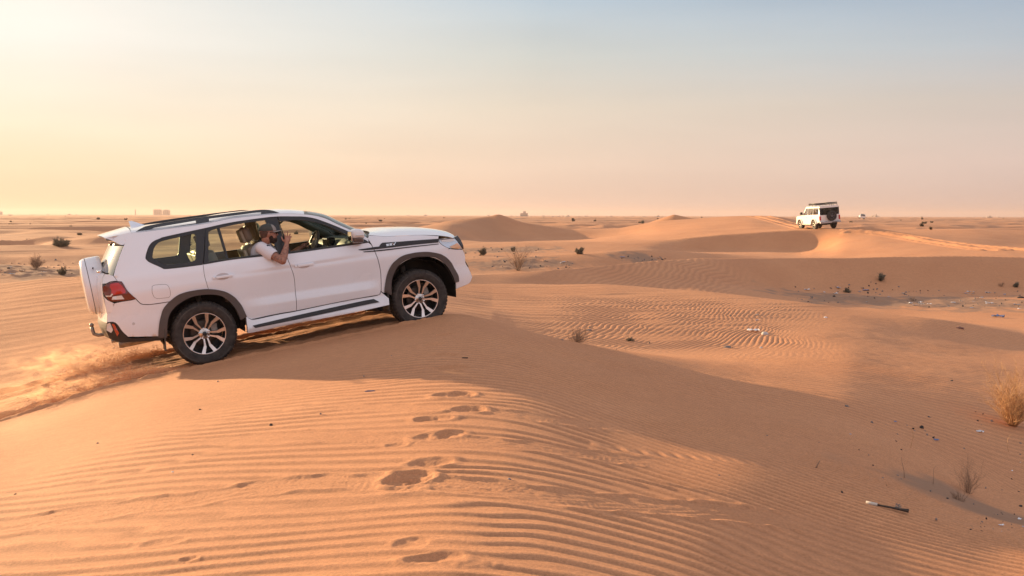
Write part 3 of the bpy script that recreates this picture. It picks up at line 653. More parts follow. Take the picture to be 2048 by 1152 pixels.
def flat_tri(outline, holes=(), grid=0.04):
    """triangulate an outline with holes, with inner points on a grid"""
    vs_, es = [], []
    for loop in [outline] + list(holes):
        b = len(vs_); n = len(loop); vs_ += [Vector((q[0], q[1])) for q in loop]
        es += [(b + i, b + (i + 1) % n) for i in range(n)]
    xs = [q[0] for q in outline]; ys = [q[1] for q in outline]
    if grid:
        gy = min(ys) + grid * 0.5; row = 0
        while gy < max(ys):
            gx = min(xs) + grid * (0.5 + 0.5 * (row & 1))
            while gx < max(xs):
                if inside((gx, gy), outline) and not any(inside((gx, gy), h) for h in holes):
                    ok = True
                    for loop in [outline] + list(holes):
                        for q in loop:
                            if (q[0] - gx) ** 2 + (q[1] - gy) ** 2 < (grid * 0.45) ** 2: ok = False; break
                        if not ok: break
                    if ok: vs_.append(Vector((gx, gy)))
                gx += grid
            gy += grid * 0.87; row += 1
    v2, e2, f2, *_ = delaunay_2d_cdt(vs_, es, [], 0, 1e-6)
    fs = []
    for f in f2:
        c = (v2[f[0]] + v2[f[1]] + v2[f[2]]) / 3
        if inside(c, outline) and not any(inside(c, h) for h in holes): fs.append(tuple(f))
    return v2, fs

class Mesher:
    def __init__(self): self.v = []; self.f = []; self.m = []; self.s = []
    def add(self, vs_, fs, mi=0, smooth=True):
        b = len(self.v); self.v += [tuple(q) for q in vs_]
        for f in fs: self.f.append(tuple(b + i for i in f)); self.m.append(mi); self.s.append(smooth)
        return self
    def build(self, name, mats, parent=None):
        me = bpy.data.meshes.new(name); me.from_pydata(self.v, [], self.f)
        for m in (mats if isinstance(mats, (list, tuple)) else [mats]): me.materials.append(m)
        me.polygons.foreach_set('material_index', self.m); me.polygons.foreach_set('use_smooth', self.s); me.update()
        o = bpy.data.objects.new(name, me); COL.objects.link(o)
        if parent: o.parent = parent
        return o
    # ---- shapes
    def panel(self, outline, holes=(), off=0.0, side=-1, flange=0.03, shrink=0.003, grid=0.045, mi=0, fmi=None, wf=Wf, step=0.03, smooth_outline=True, hole_flange=True, back=False):
        ol = resample(outline, step) if smooth_outline else [Vector(q) for q in outline]
        if shrink: ol = offset_poly(ol, shrink)
        hs = [resample(h, step) if smooth_outline else [Vector(q) for q in h] for h in holes]
        v2, fs = flat_tri(ol, hs, grid)
        V = [(q.x, side * (wf(q.x, q.y) + off), q.y) for q in v2]
        F = []
        for f in fs:
            a, b, c = (Vector(V[i]) for i in f)
            n = (b - a).cross(c - a)
            F.append(f if n.y * side > 0 else f[::-1])
        self.add(V, F, mi)
        if back: self.add([(a, b - side * back, c) for a, b, c in V], [f[::-1] for f in F], mi if fmi is None else fmi)
        if flange:
            for k, loop in enumerate([ol] + hs):
                if k and not hole_flange: continue
                n = len(loop); A = []; B = []
                for q in loop:
                    w = wf(q.x, q.y) + off
                    A.append((q.x, side * w, q.y)); B.append((q.x, side * (w - flange), q.y))
                s = (1 if area2(loop) > 0 else -1) * (1 if k == 0 else -1) * side
                fl = []
                for i in range(n):
                    j = (i + 1) % n; qd = (i, j, n + j, n + i)
                    fl.append(qd[::-1] if s < 0 else qd)
                self.add(A + B, fl, mi if fmi is None else fmi, smooth=False)
        return self
    def sheet(self, rows, mi=0, flip=False, smooth=True):
        n = len(rows[0]); V = [p for r_ in rows for p in r_]; F = []
        for i in range(len(rows) - 1):
            for j in range(n - 1):
                q = (i * n + j, i * n + j + 1, (i + 1) * n + j + 1, (i + 1) * n + j)
                F.append(q[::-1] if flip else q)
        return self.add(V, F, mi, smooth)
    def across(self, edge, cx=0.0, cz=0.05, n=28, mi=0, flip=False, power=(2, 8), mix=0.55, off=0.0, urange=(-1, 1)):
        rows = []
        for k, e in enumerate(edge):
            x, z = e[0], e[1]; w = Wf(x, z) + off
            cxx = cx(k / (len(edge) - 1)) if callable(cx) else cx; czz = cz(k / (len(edge) - 1)) if callable(cz) else cz
            row = []
            for j in range(n + 1):
                u = urange[0] + (urange[1] - urange[0]) * j / n
                a = abs(u); h = mix * (1 - a ** power[0]) + (1 - mix) * (1 - a ** power[1])
                row.append((x + cxx * (1 - a ** 2.4), u * w, z + czz * h))
            rows.append(row)
        return self.sheet(rows, mi, flip)
    def box(self, x0, x1, y0, y1, z0, z1, mi=0, rot=None, at=None, bev=0.0):
        bm = bmesh.new(); bmesh.ops.create_cube(bm, size=1)
        for v in bm.verts: v.co = Vector(((x0 + x1) / 2 + v.co.x * (x1 - x0), (y0 + y1) / 2 + v.co.y * (y1 - y0), (z0 + z1) / 2 + v.co.z * (z1 - z0)))
        if bev: bmesh.ops.bevel(bm, geom=bm.edges[:] + bm.verts[:], offset=bev, segments=2, affect='EDGES', profile=0.6)
        if rot is not None:
            c = Vector(((x0 + x1) / 2, (y0 + y1) / 2, (z0 + z1) / 2)) if at is None else Vector(at)
            for v in bm.verts: v.co = rot @ (v.co - c) + c
        bm.verts.index_update()
        self.add([v.co[:] for v in bm.verts], [tuple(v.index for v in f.verts) for f in bm.faces], mi, smooth=False); bm.free(); return self
    def tube(self, pts, r, seg=8, mi=0, cap=True, closed=False, flat=(1, 1)):
        P = [Vector(p) for p in pts]; n = len(P); rows = []; up = None
        rr = r if isinstance(r, (list, tuple)) else [r] * n
        for i, p in enumerate(P):
            a = P[i - 1] if (i > 0 or closed) else p; b = P[(i + 1) % n] if (i < n - 1 or closed) else p
            t = (b - a).normalized()
            if up is None:
                up = Vector((0, 0, 1)) if abs(t.z) < 0.9 else Vector((1, 0, 0))
            s = t.cross(up).normalized(); up = s.cross(t).normalized()
            rows.append([p + (s * math.cos(2 * PI * k / seg) * flat[0] + up * math.sin(2 * PI * k / seg) * flat[1]) * rr[i] for k in range(seg)])
        V = [q for r_ in rows for q in r_]; F = []
        for i in range(n if closed else n - 1):
            i2 = (i + 1) % n
            for k in range(seg):
                k2 = (k + 1) % seg
                F.append((i * seg + k, i * seg + k2, i2 * seg + k2, i2 * seg + k))
        if cap and not closed:
            F.append(tuple(range(seg))[::-1]); F.append(tuple((n - 1) * seg + k for k in range(seg)))
        return self.add(V, F, mi)
    def lathe(self, prof, seg=48, mi=0, axis='y', c=(0, 0, 0), mod=None, smooth=True, arc=(0, 2 * PI)):
        full = abs(arc[1] - arc[0] - 2 * PI) < 1e-6; ns = seg if full else seg + 1
        V = []; F = []
        for k in range(ns):
            a = arc[0] + (arc[1] - arc[0]) * k / seg
            for i, (r_, h) in enumerate(prof):
                if mod: r_ = mod(i, k, r_)
                if axis == 'y': V.append((c[0] + r_ * math.cos(a), c[1] + h, c[2] + r_ * math.sin(a)))
                elif axis == 'x': V.append((c[0] + h, c[1] + r_ * math.cos(a), c[2] + r_ * math.sin(a)))
                else: V.append((c[0] + r_ * math.cos(a), c[1] + r_ * math.sin(a), c[2] + h))
        n = len(prof)
        for k in range(seg):
            k2 = (k + 1) % ns
            for i in range(n - 1): F.append((k * n + i, k * n + i + 1, k2 * n + i + 1, k2 * n + i))
        return self.add(V, F, mi, smooth)
    def prism(self, outline, y0, y1, mi=0, smooth=False):
        """outline in (x, z) pushed from y0 to y1"""
        ol = [Vector(q) for q in outline]
        v2, fs = flat_tri(ol, (), 0)
        s = 1 if y1 > y0 else -1
        V0 = [(q.x, y0, q.y) for q in v2]; V1 = [(q.x, y1, q.y) for q in v2]
        self.add(V0, [f if s > 0 else f[::-1] for f in fs], mi, smooth); self.add(V1, [f[::-1] if s > 0 else f for f in fs], mi, smooth)
        n = len(ol); A = [(q.x, y0, q.y) for q in ol] + [(q.x, y1, q.y) for q in ol]
        self.add(A, [(i, (i + 1) % n, n + (i + 1) % n, n + i) for i in range(n)], mi, False); return self

def fix_normals(o):
    bm = bmesh.new(); bm.from_mesh(o.data); bmesh.ops.recalc_face_normals(bm, faces=bm.faces[:]); bm.to_mesh(o.data); bm.free(); return o

# ------------------------------------------------------------------ plain materials
MATS = {}
def M(name, col=(0.5, 0.5, 0.5), rough=0.5, metal=0.0, coat=0.0, spec=0.5, noise=0.0, nscale=20.0, emit=None, alpha=None, tr=0.0, bump=0.0):
    if name in MATS: return MATS[name]
    m, nt, b = mat_new(name); MATS[name] = m
    b.inputs['Base Color'].default_value = (*col, 1); b.inputs['Roughness'].default_value = rough
    b.inputs['Metallic'].default_value = metal; b.inputs['Coat Weight'].default_value = coat; b.inputs['Coat Roughness'].default_value = 0.04
    b.inputs['Specular IOR Level'].default_value = spec
    if noise or bump:
        tc_ = N(nt, 'ShaderNodeTexCoord'); nz_ = N(nt, 'ShaderNodeTexNoise'); nz_.inputs['Scale'].default_value = nscale; nz_.inputs['Detail'].default_value = 5
        nt.links.new(tc_.outputs['Object'], nz_.inputs['Vector'])
        if noise:
            rp = N(nt, 'ShaderNodeValToRGB'); nt.links.new(nz_.outputs[0], rp.inputs[0])
            rp.color_ramp.elements[0].position = 0.3; rp.color_ramp.elements[1].position = 0.7
            rp.color_ramp.elements[0].color = (*[c * (1 - noise) for c in col], 1); rp.color_ramp.elements[1].color = (*[min(c * (1 + noise), 1) for c in col], 1)
            nt.links.new(rp.outputs[0], b.inputs['Base Color'])
        if bump:
            bp = N(nt, 'ShaderNodeBump'); bp.inputs['Strength'].default_value = bump; bp.inputs['Distance'].default_value = 0.01
            nt.links.new(nz_.outputs[0], bp.inputs['Height']); nt.links.new(bp.outputs[0], b.inputs['Normal'])
    return m

def glass_mat(name, tint=(0.8, 0.9, 0.85), refl=1.0):
    if name in MATS: return MATS[name]
    m = bpy.data.materials.new(name); m.use_nodes = True; MATS[name] = m
    nt = m.node_tree; nt.nodes.clear()
    o = N(nt, 'ShaderNodeOutputMaterial'); mx = N(nt, 'ShaderNodeMixShader'); t = N(nt, 'ShaderNodeBsdfTransparent'); g = N(nt, 'ShaderNodeBsdfGlossy')
    t.inputs[0].default_value = (*tint, 1); g.inputs['Roughness'].default_value = 0.02
    fr = N(nt, 'ShaderNodeFresnel'); fr.inputs['IOR'].default_value = 1.5
    mu = N(nt, 'ShaderNodeMath', operation='MULTIPLY'); mu.inputs[1].default_value = refl; mu.use_clamp = True
    nt.links.new(fr.outputs[0], mu.inputs[0]); nt.links.new(mu.outputs[0], mx.inputs[0]); nt.links.new(t.outputs[0], mx.inputs[1]); nt.links.new(g.outputs[0], mx.inputs[2])
    nt.links.new(mx.outputs[0], o.inputs[0]); return m

def paint_mat():
    """white car paint with a veil of sand dust that thickens towards the sills"""
    m, nt, b = mat_new('white_paint'); Lk = nt.links.new
    tc_ = N(nt, 'ShaderNodeTexCoord'); sp = N(nt, 'ShaderNodeSeparateXYZ'); Lk(tc_.outputs['Object'], sp.inputs[0])
    nz_ = N(nt, 'ShaderNodeTexNoise'); nz_.inputs['Scale'].default_value = 3.5; nz_.inputs['Detail'].default_value = 7; nz_.inputs['Roughness'].default_value = 0.65; Lk(tc_.outputs['Object'], nz_.inputs['Vector'])
    mr_ = N(nt, 'ShaderNodeMapRange'); Lk(sp.outputs['Z'], mr_.inputs['Value']); mr_.inputs['From Min'].default_value = 0.35; mr_.inputs['From Max'].default_value = 1.15
    mr_.inputs['To Min'].default_value = 0.50; mr_.inputs['To Max'].default_value = 0.0
    mu = N(nt, 'ShaderNodeMath', operation='MULTIPLY'); Lk(mr_.outputs[0], mu.inputs[0]); Lk(nz_.outputs[0], mu.inputs[1])
    mx = N(nt, 'ShaderNodeMix', data_type='RGBA'); Lk(mu.outputs[0], mx.inputs[0]); mx.inputs[6].default_value = (0.83, 0.87, 0.93, 1); mx.inputs[7].default_value = (0.58, 0.44, 0.34, 1)
    Lk(mx.outputs[2], b.inputs['Base Color'])
    ad = N(nt, 'ShaderNodeMath', operation='MULTIPLY_ADD'); Lk(mu.outputs[0], ad.inputs[0]); ad.inputs[1].default_value = 0.6; ad.inputs[2].default_value = 0.20
    Lk(ad.outputs[0], b.inputs['Roughness'])
    b.inputs['Coat Weight'].default_value = 1.0; b.inputs['Coat Roughness'].default_value = 0.05
    return m
PAINT = paint_mat()
BLACK = M('black_trim', (0.018, 0.018, 0.020), 0.42)
GLOSSB = M('gloss_black', (0.012, 0.012, 0.014), 0.14, coat=0.5)
DARK = M('dark_underbody', (0.012, 0.011, 0.010), 0.8)
FLARE = M('flare_plastic', (0.085, 0.068, 0.062), 0.55, noise=0.15, nscale=6)
RUBBER = M('tyre_rubber', (0.034, 0.027, 0.023), 0.72, noise=0.6, nscale=14, bump=0.15)
ALLOY = M('machined_alloy', (0.74, 0.66, 0.61), 0.22, metal=0.9)
RIMDARK = M('dark_rim_paint', (0.020, 0.020, 0.022), 0.35)
CHROME = M('chrome', (0.85, 0.85, 0.86), 0.08, metal=1.0)
STEEL = M('dull_steel', (0.30, 0.27, 0.24), 0.5, metal=0.7, noise=0.3)
BEIGE_LIT = M('sunlit_beige_leather', (0.50, 0.41, 0.29), 0.5, bump=0.1, nscale=200)  # beige of the seat backs, with sunlight from behind put into the colour
TAUPE = M('taupe_leather', (0.27, 0.21, 0.155), 0.5, bump=0.1, nscale=200)
TRIMG = M('grey_green_trim', (0.11, 0.145, 0.135), 0.6)
HEADL = M('headliner', (0.42, 0.33, 0.23), 0.85)
REDL = M('red_lens', (0.50, 0.008, 0.010), 0.12, coat=1.0)
DREDL = M('dark_red_lens', (0.13, 0.008, 0.008), 0.12, coat=1.0)
CLEARL = M('clear_lens', (0.72, 0.70, 0.68), 0.10, coat=1.0)
LAMPG = M('lamp_housing', (0.50, 0.56, 0.62), 0.12, metal=0.6, coat=1.0)
AMBER = M('amber_lens', (0.75, 0.42, 0.22), 0.15, coat=1.0)
GLASS = glass_mat('tinted_glass', (0.78, 0.88, 0.80), 1.0)
GLASSR = glass_mat('rear_glass_tint', (0.35, 0.36, 0.33), 2.2)
# ------------------------------------------------------------------ the white wagon climbing the dune
def arc_circle(cx, cz, r, a0, a1, n=24): return [(cx + r * math.cos(R(a0 + (a1 - a0) * i / n)), cz + r * math.sin(R(a0 + (a1 - a0) * i / n))) for i in range(n + 1)]

def tyre_mesher(Rt=0.398, hw=0.14, rim=0.262):
    m = Mesher()
    nseg = 240
    prof = [(rim - 0.012, -hw * 0.80), (rim + 0.004, -hw * 0.90), (rim + 0.03, -hw * 0.985), (rim + 0.06, -hw * 1.01), (Rt - 0.050, -hw * 1.0), (Rt - 0.030, -hw * 0.985), (Rt - 0.028, -hw * 0.97), (Rt - 0.006, -hw * 0.87),
            (Rt, -hw * 0.74), (Rt, -hw * 0.42), (Rt - 0.010, -hw * 0.40), (Rt - 0.010, -hw * 0.34), (Rt, -hw * 0.32), (Rt + 0.001, 0)]
    prof = prof + [(r_, -h) for r_, h in prof[:-1][::-1]]
    n = len(prof)
    def mod(i, k, r_):
        j = min(i, n - 1 - i)
        ph = (k + (2 if i > n // 2 else 0)) % 5
        if 6 <= j <= 9 and ph in (0,): return r_ - 0.013
        if j in (12, 13) and (k + 2) % 5 == 0: return r_ - 0.009
        return r_
    m.lathe(prof, nseg, 0, mod=mod)
    return m
# raised characters round the sidewall, too worn to read
def sidewall_marks(m, rr=0.352, hw=0.14, mi=1):
    rnd = random.Random(5)
    for a0, a1 in ((200, 250), (290, 325), (18, 55), (100, 150)):
        a = a0
        while a < a1:
            w = rnd.uniform(1.0, 2.2)
            V = []
            for (da, dr) in ((0, -0.009), (w, -0.009), (w, 0.009), (0, 0.009)):
                q = R(a + da); V.append(((rr + dr) * math.cos(q), -hw * 1.018, (rr + dr) * math.sin(q)))
            m.add(V, [(0, 1, 2, 3)], mi, False); a += w + 0.9
def rim_mesher():
    m = Mesher()
    # barrel and outer lip
    m.lathe([(0.246, 0.10), (0.240, 0.02), (0.236, -0.06), (0.244, -0.112), (0.250, -0.116)], 64, 0)
    m.lathe([(0.250, -0.116), (0.262, -0.121), (0.266, -0.112)], 72, 1)
    m.lathe([(0.0, 0.0), (0.13, 0.0), (0.165, 0.002), (0.168, 0.02)], 40, 4)        # brake disc
    m.lathe([(0.0, 0.09), (0.244, 0.09)], 40, 0)
    m.box(0.09, 0.17, -0.045, 0.0, -0.03, 0.10, 2, bev=0.008)                              # caliper
    # hub
    m.lathe([(0.0, -0.110), (0.030, -0.110), (0.034, -0.106), (0.036, -0.098), (0.062, -0.094), (0.070, -0.086), (0.074, -0.04)], 40, 1)
    m.lathe([(0.0, -0.113), (0.026, -0.113), (0.029, -0.109)], 30, 0)
    # five pairs of spokes
    for k in range(5):
        base = R(-12 + 72 * k)
        for s in (-1, 1):
            def pt(r_, a_deg, w, y, s=s):
                a = base + s * R(a_deg); c, sn = math.cos(a), math.sin(a)
                return [(r_ * c - w * sn, y, r_ * sn + w * c), (r_ * c + w * sn, y, r_ * sn - w * c)]
            st = [(0.060, 20.0, 0.0085, -0.090), (0.105, 14.0, 0.0100, -0.096), (0.150, 11.5, 0.0125, -0.101), (0.165, 12.0, 0.0180, -0.103), (0.205, 15.0, 0.0200, -0.109), (0.252, 17.0, 0.0235, -0.117)]
            V = []; F = []
            for (r_, ad, w, y) in st:
                a, b = pt(r_, ad, w, y); V += [a, b]
            n = len(st)
            back = [(x * 0.99, 0.045 + y, z * 0.99) for x, y, z in V]
            for i in range(n - 1): F.append((2 * i, 2 * i + 1, 2 * i + 3, 2 * i + 2))
            m.add(V, F, 1, False)
            # dark flanks of the spoke
            W2 = V + back; G = []
            for i in range(n - 1):
                G.append((2 * i, 2 * i + 2, 2 * n + 2 * i + 2, 2 * n + 2 * i)); G.append((2 * i + 1, 2 * i + 3, 2 * n + 2 * i + 3, 2 * n + 2 * i + 1))
                G.append((2 * n + 2 * i, 2 * n + 2 * i + 1, 2 * n + 2 * i + 3, 2 * n + 2 * i + 2))
            m.add(W2, G, 0, False)
        # wheel nut between the pairs
        a = base + R(36)
        m.lathe([(0.0, -0.103), (0.008, -0.103), (0.011, -0.098), (0.012, -0.07)], 10, 3, c=(0.066 * math.cos(a), 0, 0.066 * math.sin(a)))
    return m

def make_wheel(parent, x, side, zc=0.395, spin=0.0, steer=0.0):
    w = empty('wheel', (x, side * 0.825, zc), parent)
    w.rotation_euler = (0, -spin, (0 if side < 0 else PI) + steer)
    tm = tyre_mesher(); sidewall_marks(tm)
    t = tm.build('tyre', [RUBBER, M('tyre_lettering', (0.07, 0.062, 0.056), 0.6)], w)
    r_ = rim_mesher().build('rim', [RIMDARK, ALLOY, STEEL, CHROME, M('brake_disc', (0.10, 0.075, 0.06), 0.45, metal=0.6)], w)
    fix_normals(r_)
    return w

def Wdoor(x, z):
    """the doors' pressed crease and the bevel along their foot"""
    w = Wf(x, z)
    t = min(max((x - 0.50) / 0.40, 0), 1) * min(max((2.30 - x) / 0.22, 0), 1)
    w += 0.026 * t * float(np.interp(z, [0.48, 0.60, 0.64, 0.735], [0.55, 0.85, 1.0, 0.0]))
    t = min(max((x - 0.45) / 0.5, 0), 1) * min(max((2.22 - x) / 0.5, 0), 1); zc = 1.055 + 0.012 * x
    w += 0.010 * t * float(np.interp(z - zc, [-0.03, 0.0, 0.02, 0.12], [0.0, 0.0, 1.0, 0.0]))
    return w
def make_wagon():
    car = empty('suv')
    B = Mesher()
    # ---------- body sides with the bands over the doors, quarters, roof, sills
    arch_r = [(x, z - 0.02) for x, z in arc_circle(-0.0, 0.43, 0.475, 14, 176, 26)]
    quarter = (O_cant + [(2.236, 1.296)][:0] + O_dlo_top[::-1] + O_quarter_surround[1:] + [(0.098, 1.251)] + O_rear_seam[3:-1] + [(0.125, 0.885)]
               + [p for p in arc_circle(0.0, 0.40, 0.498, 72, 113, 8)] + [(-0.30, 0.857), (-0.45, 0.857), (-0.56, 0.857), (-0.607, 0.862), (-0.673, 0.877), (-0.703, 0.906), (-0.731, 0.950), (-0.779, 1.009), (-0.820, 1.075), (-0.848, 1.151), (-0.861, 1.177), (-0.904, 1.186), (-0.936, 1.257)] + O_rear_edge[::-1][1:-1])
    for s in (-1, 1):
        B.panel(quarter, side=s, flange=0.035, shrink=0.002, grid=0.05)
    cant = [tuple(p) for p in resample(O_cant, 0.05, closed=False)]
    xs = [p[0] for p in cant]
    ksplit = next(i for i, p in enumerate(cant) if p[0] > 1.44)
    kx = lambda k: sst(np.array(cant[k][0]), 1.15, 1.75)
    def sheet_rows(k0, k1, off=0.0, zoff=0.0, ur=(-1, 1), n=30):
        rows = []
        for k in range(k0, k1 + 1):
            x, z = cant[k]; w = Wf(x, z) + off; t = float(kx(k))
            bx = 0.02 * (1 - t) + 0.17 * t; bz = 0.062 * (1 - t) + 0.035 * t
            row = []
            for j in range(n + 1):
                u = ur[0] + (ur[1] - ur[0]) * j / n; a = abs(u)
                row.append((x + bx * (1 - a ** 2.2), u * w, z + zoff + bz * (0.55 * (1 - a * a) + 0.45 * (1 - a ** 9))))
            rows.append(row)
        return rows
    B.sheet(sheet_rows(0, ksplit), 0, flip=True)
    # sills with the running-board fairing
    sill_up = [(0.56, 0.495), (0.62, 0.474), (0.90, 0.488), (1.157, 0.493), (1.541, 0.513), (1.961, 0.529), (2.251, 0.531), (2.31, 0.568), (2.393, 0.475)]
    sill_dn = [(2.373, 0.395), (1.947, 0.372), (1.248, 0.352), (0.584, 0.325), (0.503, 0.333), (0.522, 0.52)]
    def wsill(x, z): return 0.955 + 0.055 * float(sst(np.array(z), 0.54, 0.43)) + (0.02 if z > 0.5 else 0)
    def wsill2(x, z):
        t = (z - 0.33) / 0.2; return 0.965 + 0.075 * max(0.0, 1 - (max(t - 0.35, 0)) * 1.9) - 0.02 * (t < 0.12)
    for s in (-1, 1):
        B.panel(sill_up + sill_dn, side=s, wf=wsill2, flange=0.08, shrink=0, grid=0.025, step=0.025)
    body = B.build('body', [PAINT], car)

    def part(name, outline, mats, holes=(), parent=None, sides=(-1, 1), **k):
        out = []
        for s in sides:
            m = Mesher(); m.panel(outline, holes, side=s, **k); out.append(m.build(name, mats, parent or car))
        return out
    # ---------- black step pads
    part('running_board', [(2.19, 0.497), (2.25, 0.450), (1.975, 0.440), (1.253, 0.405), (0.600, 0.378), (0.575, 0.412), (1.204, 0.451), (1.978, 0.491)], [M('ribbed_rubber', (0.03, 0.03, 0.032), 0.7, bump=0.6, nscale=90)], wf=wsill2, off=0.012, flange=0.014, shrink=0, grid=0.02)
    # ---------- windscreen, glass
    ws = Mesher(); ws.sheet(sheet_rows(ksplit, len(cant) - 1, off=-0.004, zoff=-0.004), 0, flip=True)
    ws.build('windscreen', [GLASS], car)
    # ---------- doors
    door_f = [(1.128, 1.248)] + O_mid_seam[1:] + [(1.541, 0.521), (1.961, 0.536), (2.251, 0.538), (2.280, 0.547), (2.304, 0.578), (2.321, 0.683), (2.332, 0.851), (2.307, 1.035), (2.262, 1.194), (2.222, 1.247), (2.053, 1.244), (1.636, 1.243), (1.159, 1.242)]
    door_r = [(0.098, 1.251)] + O_rear_seam[3:-1] + [(0.125, 0.89)] + [p for p in arc_circle(0.0, 0.40, 0.498, 74, 14, 10)] + [(0.554, 0.500), (0.576, 0.486), (0.619, 0.482), (0.861, 0.498), (1.158, 0.502)] + O_mid_seam[::-1][1:-1] + [(1.128, 1.243), (0.831, 1.254), (0.441, 1.263)]
    f_frame = [(1.159, 1.242), (1.119, 1.718)] + O_dlo_top[4:-1] + [(2.236, 1.248), (2.053, 1.244), (1.636, 1.243)]
    r_frame = [(0.098, 1.251), (0.118, 1.30), (0.147, 1.420), (0.205, 1.683)] + O_dlo_top[1:3] + [(1.113, 1.718), (1.153, 1.242), (0.831, 1.254), (0.441, 1.263)]
    # openings
    r_open = [(0.235, 1.632), (0.325, 1.658), (0.652, 1.688), (0.956, 1.692), (1.030, 1.280), (0.837, 1.277), (0.387, 1.277), (0.167, 1.270)]
    f_open = [(1.121, 1.656), (1.314, 1.652), (1.441, 1.634), (1.571, 1.595), (1.698, 1.541), (1.823, 1.470), (1.948, 1.389), (2.010, 1.350), (2.045, 1.302), (2.0, 1.266), (1.575, 1.263), (1.192, 1.261)]
    RUB = M('window_rubber', (0.02, 0.02, 0.02), 0.6)
    for s in (-1, 1):
        for nm, low, fr, op in (('front_door', door_f, f_frame, f_open), ('rear_door', door_r, r_frame, r_open)):
            m = Mesher(); m.panel(low, side=s, wf=Wdoor, flange=0.03, shrink=0.0035, grid=0.02); d = m.build(nm, [PAINT], car)
            w = Mesher(); w.panel(fr, [op], side=s, off=-0.006, flange=0.05, shrink=0.003, grid=0.05, smooth_outline=True); w.build('window_frame', [BLACK], d)
            # inner frame face
            if nm == 'rear_door':
                v = Mesher(); v.panel([(0.344, 1.668), (0.378, 1.668), (0.415, 1.268), (0.388, 1.268)], side=s, off=-0.008, flange=0.03, shrink=0, grid=0); v.build('window_divider', [BLACK], d)
                g = Mesher(); g.panel([(0.225, 1.64), (0.325, 1.664), (0.355, 1.667), (0.395, 1.268), (0.16, 1.262)], side=s, off=-0.018, flange=0, shrink=0, grid=0.08); g.build('window', [GLASS], d)
            if s > 0:
                g = Mesher(); g.panel([(a, b) for a, b in op], side=s, off=-0.022, flange=0, shrink=-0.004, grid=0.08); g.build('window', [GLASS], d)
            # handle: pull bar, with the recess shade painted as a flat grey dish
            hx, hz = (0.306, 1.070) if nm == 'rear_door' else (1.329, 1.072)
            h = Mesher()
            tilt = R(0.5)
            dish = [(hx + 0.085 * math.cos(a), hz + 0.043 * math.sin(a)) for a in np.linspace(0, 2 * PI, 24, endpoint=False)]
            h.panel(dish, side=s, off=0.0015, flange=0.0, shrink=0, grid=0.02, mi=1, smooth_outline=False)
            y = s * (Wf(hx, hz) + 0.020)
            h.box(hx - 0.085, hx + 0.125, y - 0.012, y + 0.012, hz - 0.017, hz + 0.015, 0, bev=0.007)
            h.box(hx - 0.125, hx - 0.090, y - 0.012, y + 0.012, hz - 0.017, hz + 0.015, 0, bev=0.007)
            h.box(hx - 0.115, hx - 0.095, y - s * 0.03 - 0.01, y - s * 0.012 + 0.01, hz - 0.012, hz + 0.010, 0)
            h.box(hx + 0.085, hx + 0.105, y - s * 0.03 - 0.01, y - s * 0.012 + 0.01, hz - 0.012, hz + 0.010, 0)
            h.build('handle', [PAINT, M('handle_recess_shade', (0.55, 0.50, 0.50), 0.4)], d)
    # door sills rubber line
    part('belt_moulding', [(0.10, 1.246), (0.441, 1.258), (0.831, 1.249), (1.159, 1.238), (1.636, 1.239), (2.053, 1.240), (2.211, 1.243), (2.22, 1.262), (2.053, 1.264), (1.636, 1.262), (1.159, 1.262), (0.831, 1.272), (0.441, 1.277), (0.105, 1.268)], [BLACK], off=0.003, flange=0.012, shrink=0, grid=0.0)
    # ---------- quarter window
    for s in (-1, 1):
        q = Mesher(); q.panel(O_quarter_surround + [(0.094, 1.252), (0.114, 1.30), (0.143, 1.42)], [O_quarter_glass], side=s, off=-0.004, flange=0.035, shrink=0.003, grid=0.05); qo = q.build('quarter_window', [BLACK], car)
        g = Mesher(); g.panel(O_quarter_glass, side=s, off=-0.014, flange=0, shrink=-0.004, grid=0.08); g.build('pane', [GLASS], qo)
    # ---------- wings
    fend = [(2.252, 1.336), (2.226, 1.298), (2.266, 1.194), (2.311, 1.035), (2.336, 0.851), (2.325, 0.683), (2.31, 0.58), (2.330, 0.56)] + arc_circle(2.85, 0.40, 0.560, 164, 72, 12)[:0] + [p for p in arc_circle(2.88, 0.42, 0.545, 166, 45, 20)] + [(3.345, 1.015), (3.334, 1.024), (3.263, 1.068), (3.216, 1.116), (3.208, 1.165), (3.222, 1.205)] + O_fender_top[1:5][::-1]
    fend2 = []
    part('front_wing', fend, [PAINT], flange=0.03, shrink=0.003, grid=0.045)
    part('fuel_flap', O_fuel, [PAINT], sides=(-1,), off=0.0035, flange=0.006, shrink=0.003, grid=0.04)
    g = Mesher(); g.panel(O_fuel, side=-1, off=0.0012, flange=0.0, shrink=-0.0005, grid=0.04); g.build('fuel_flap_seam', [BLACK], car)
    # ---------- bonnet
    ft = [tuple(p) for p in resample(O_fender_top, 0.06, closed=False)]
    bn = Mesher()
    bn.across(ft, cx=lambda t: 0.17 - 0.02 * t, cz=lambda t: 0.028 + 0.060 * min(t * 4, 1) * (1 - 0.55 * t ** 3), mix=0.45, power=(2, 7), n=36, flip=True)
    # raised side bulges of the bonnet
    fix_normals(bn.build('bonnet', [PAINT], car))
    cw = Mesher(); cw.across([(2.215, 1.325), (2.30, 1.318)], cx=0.165, cz=0.02, n=20, flip=True); cw.build('cowl', [BLACK], car)
    # ---------- stripes on the wing
    part('side_stripe', O_stripe, [M('black_decal', (0.015, 0.016, 0.020), 0.35)], off=0.0055, flange=0.0, shrink=0.0, grid=0.06)
    part('side_stripe', O_stripe2, [MATS['black_decal']], off=0.0055, flange=0.0, shrink=0.0, grid=0.06)
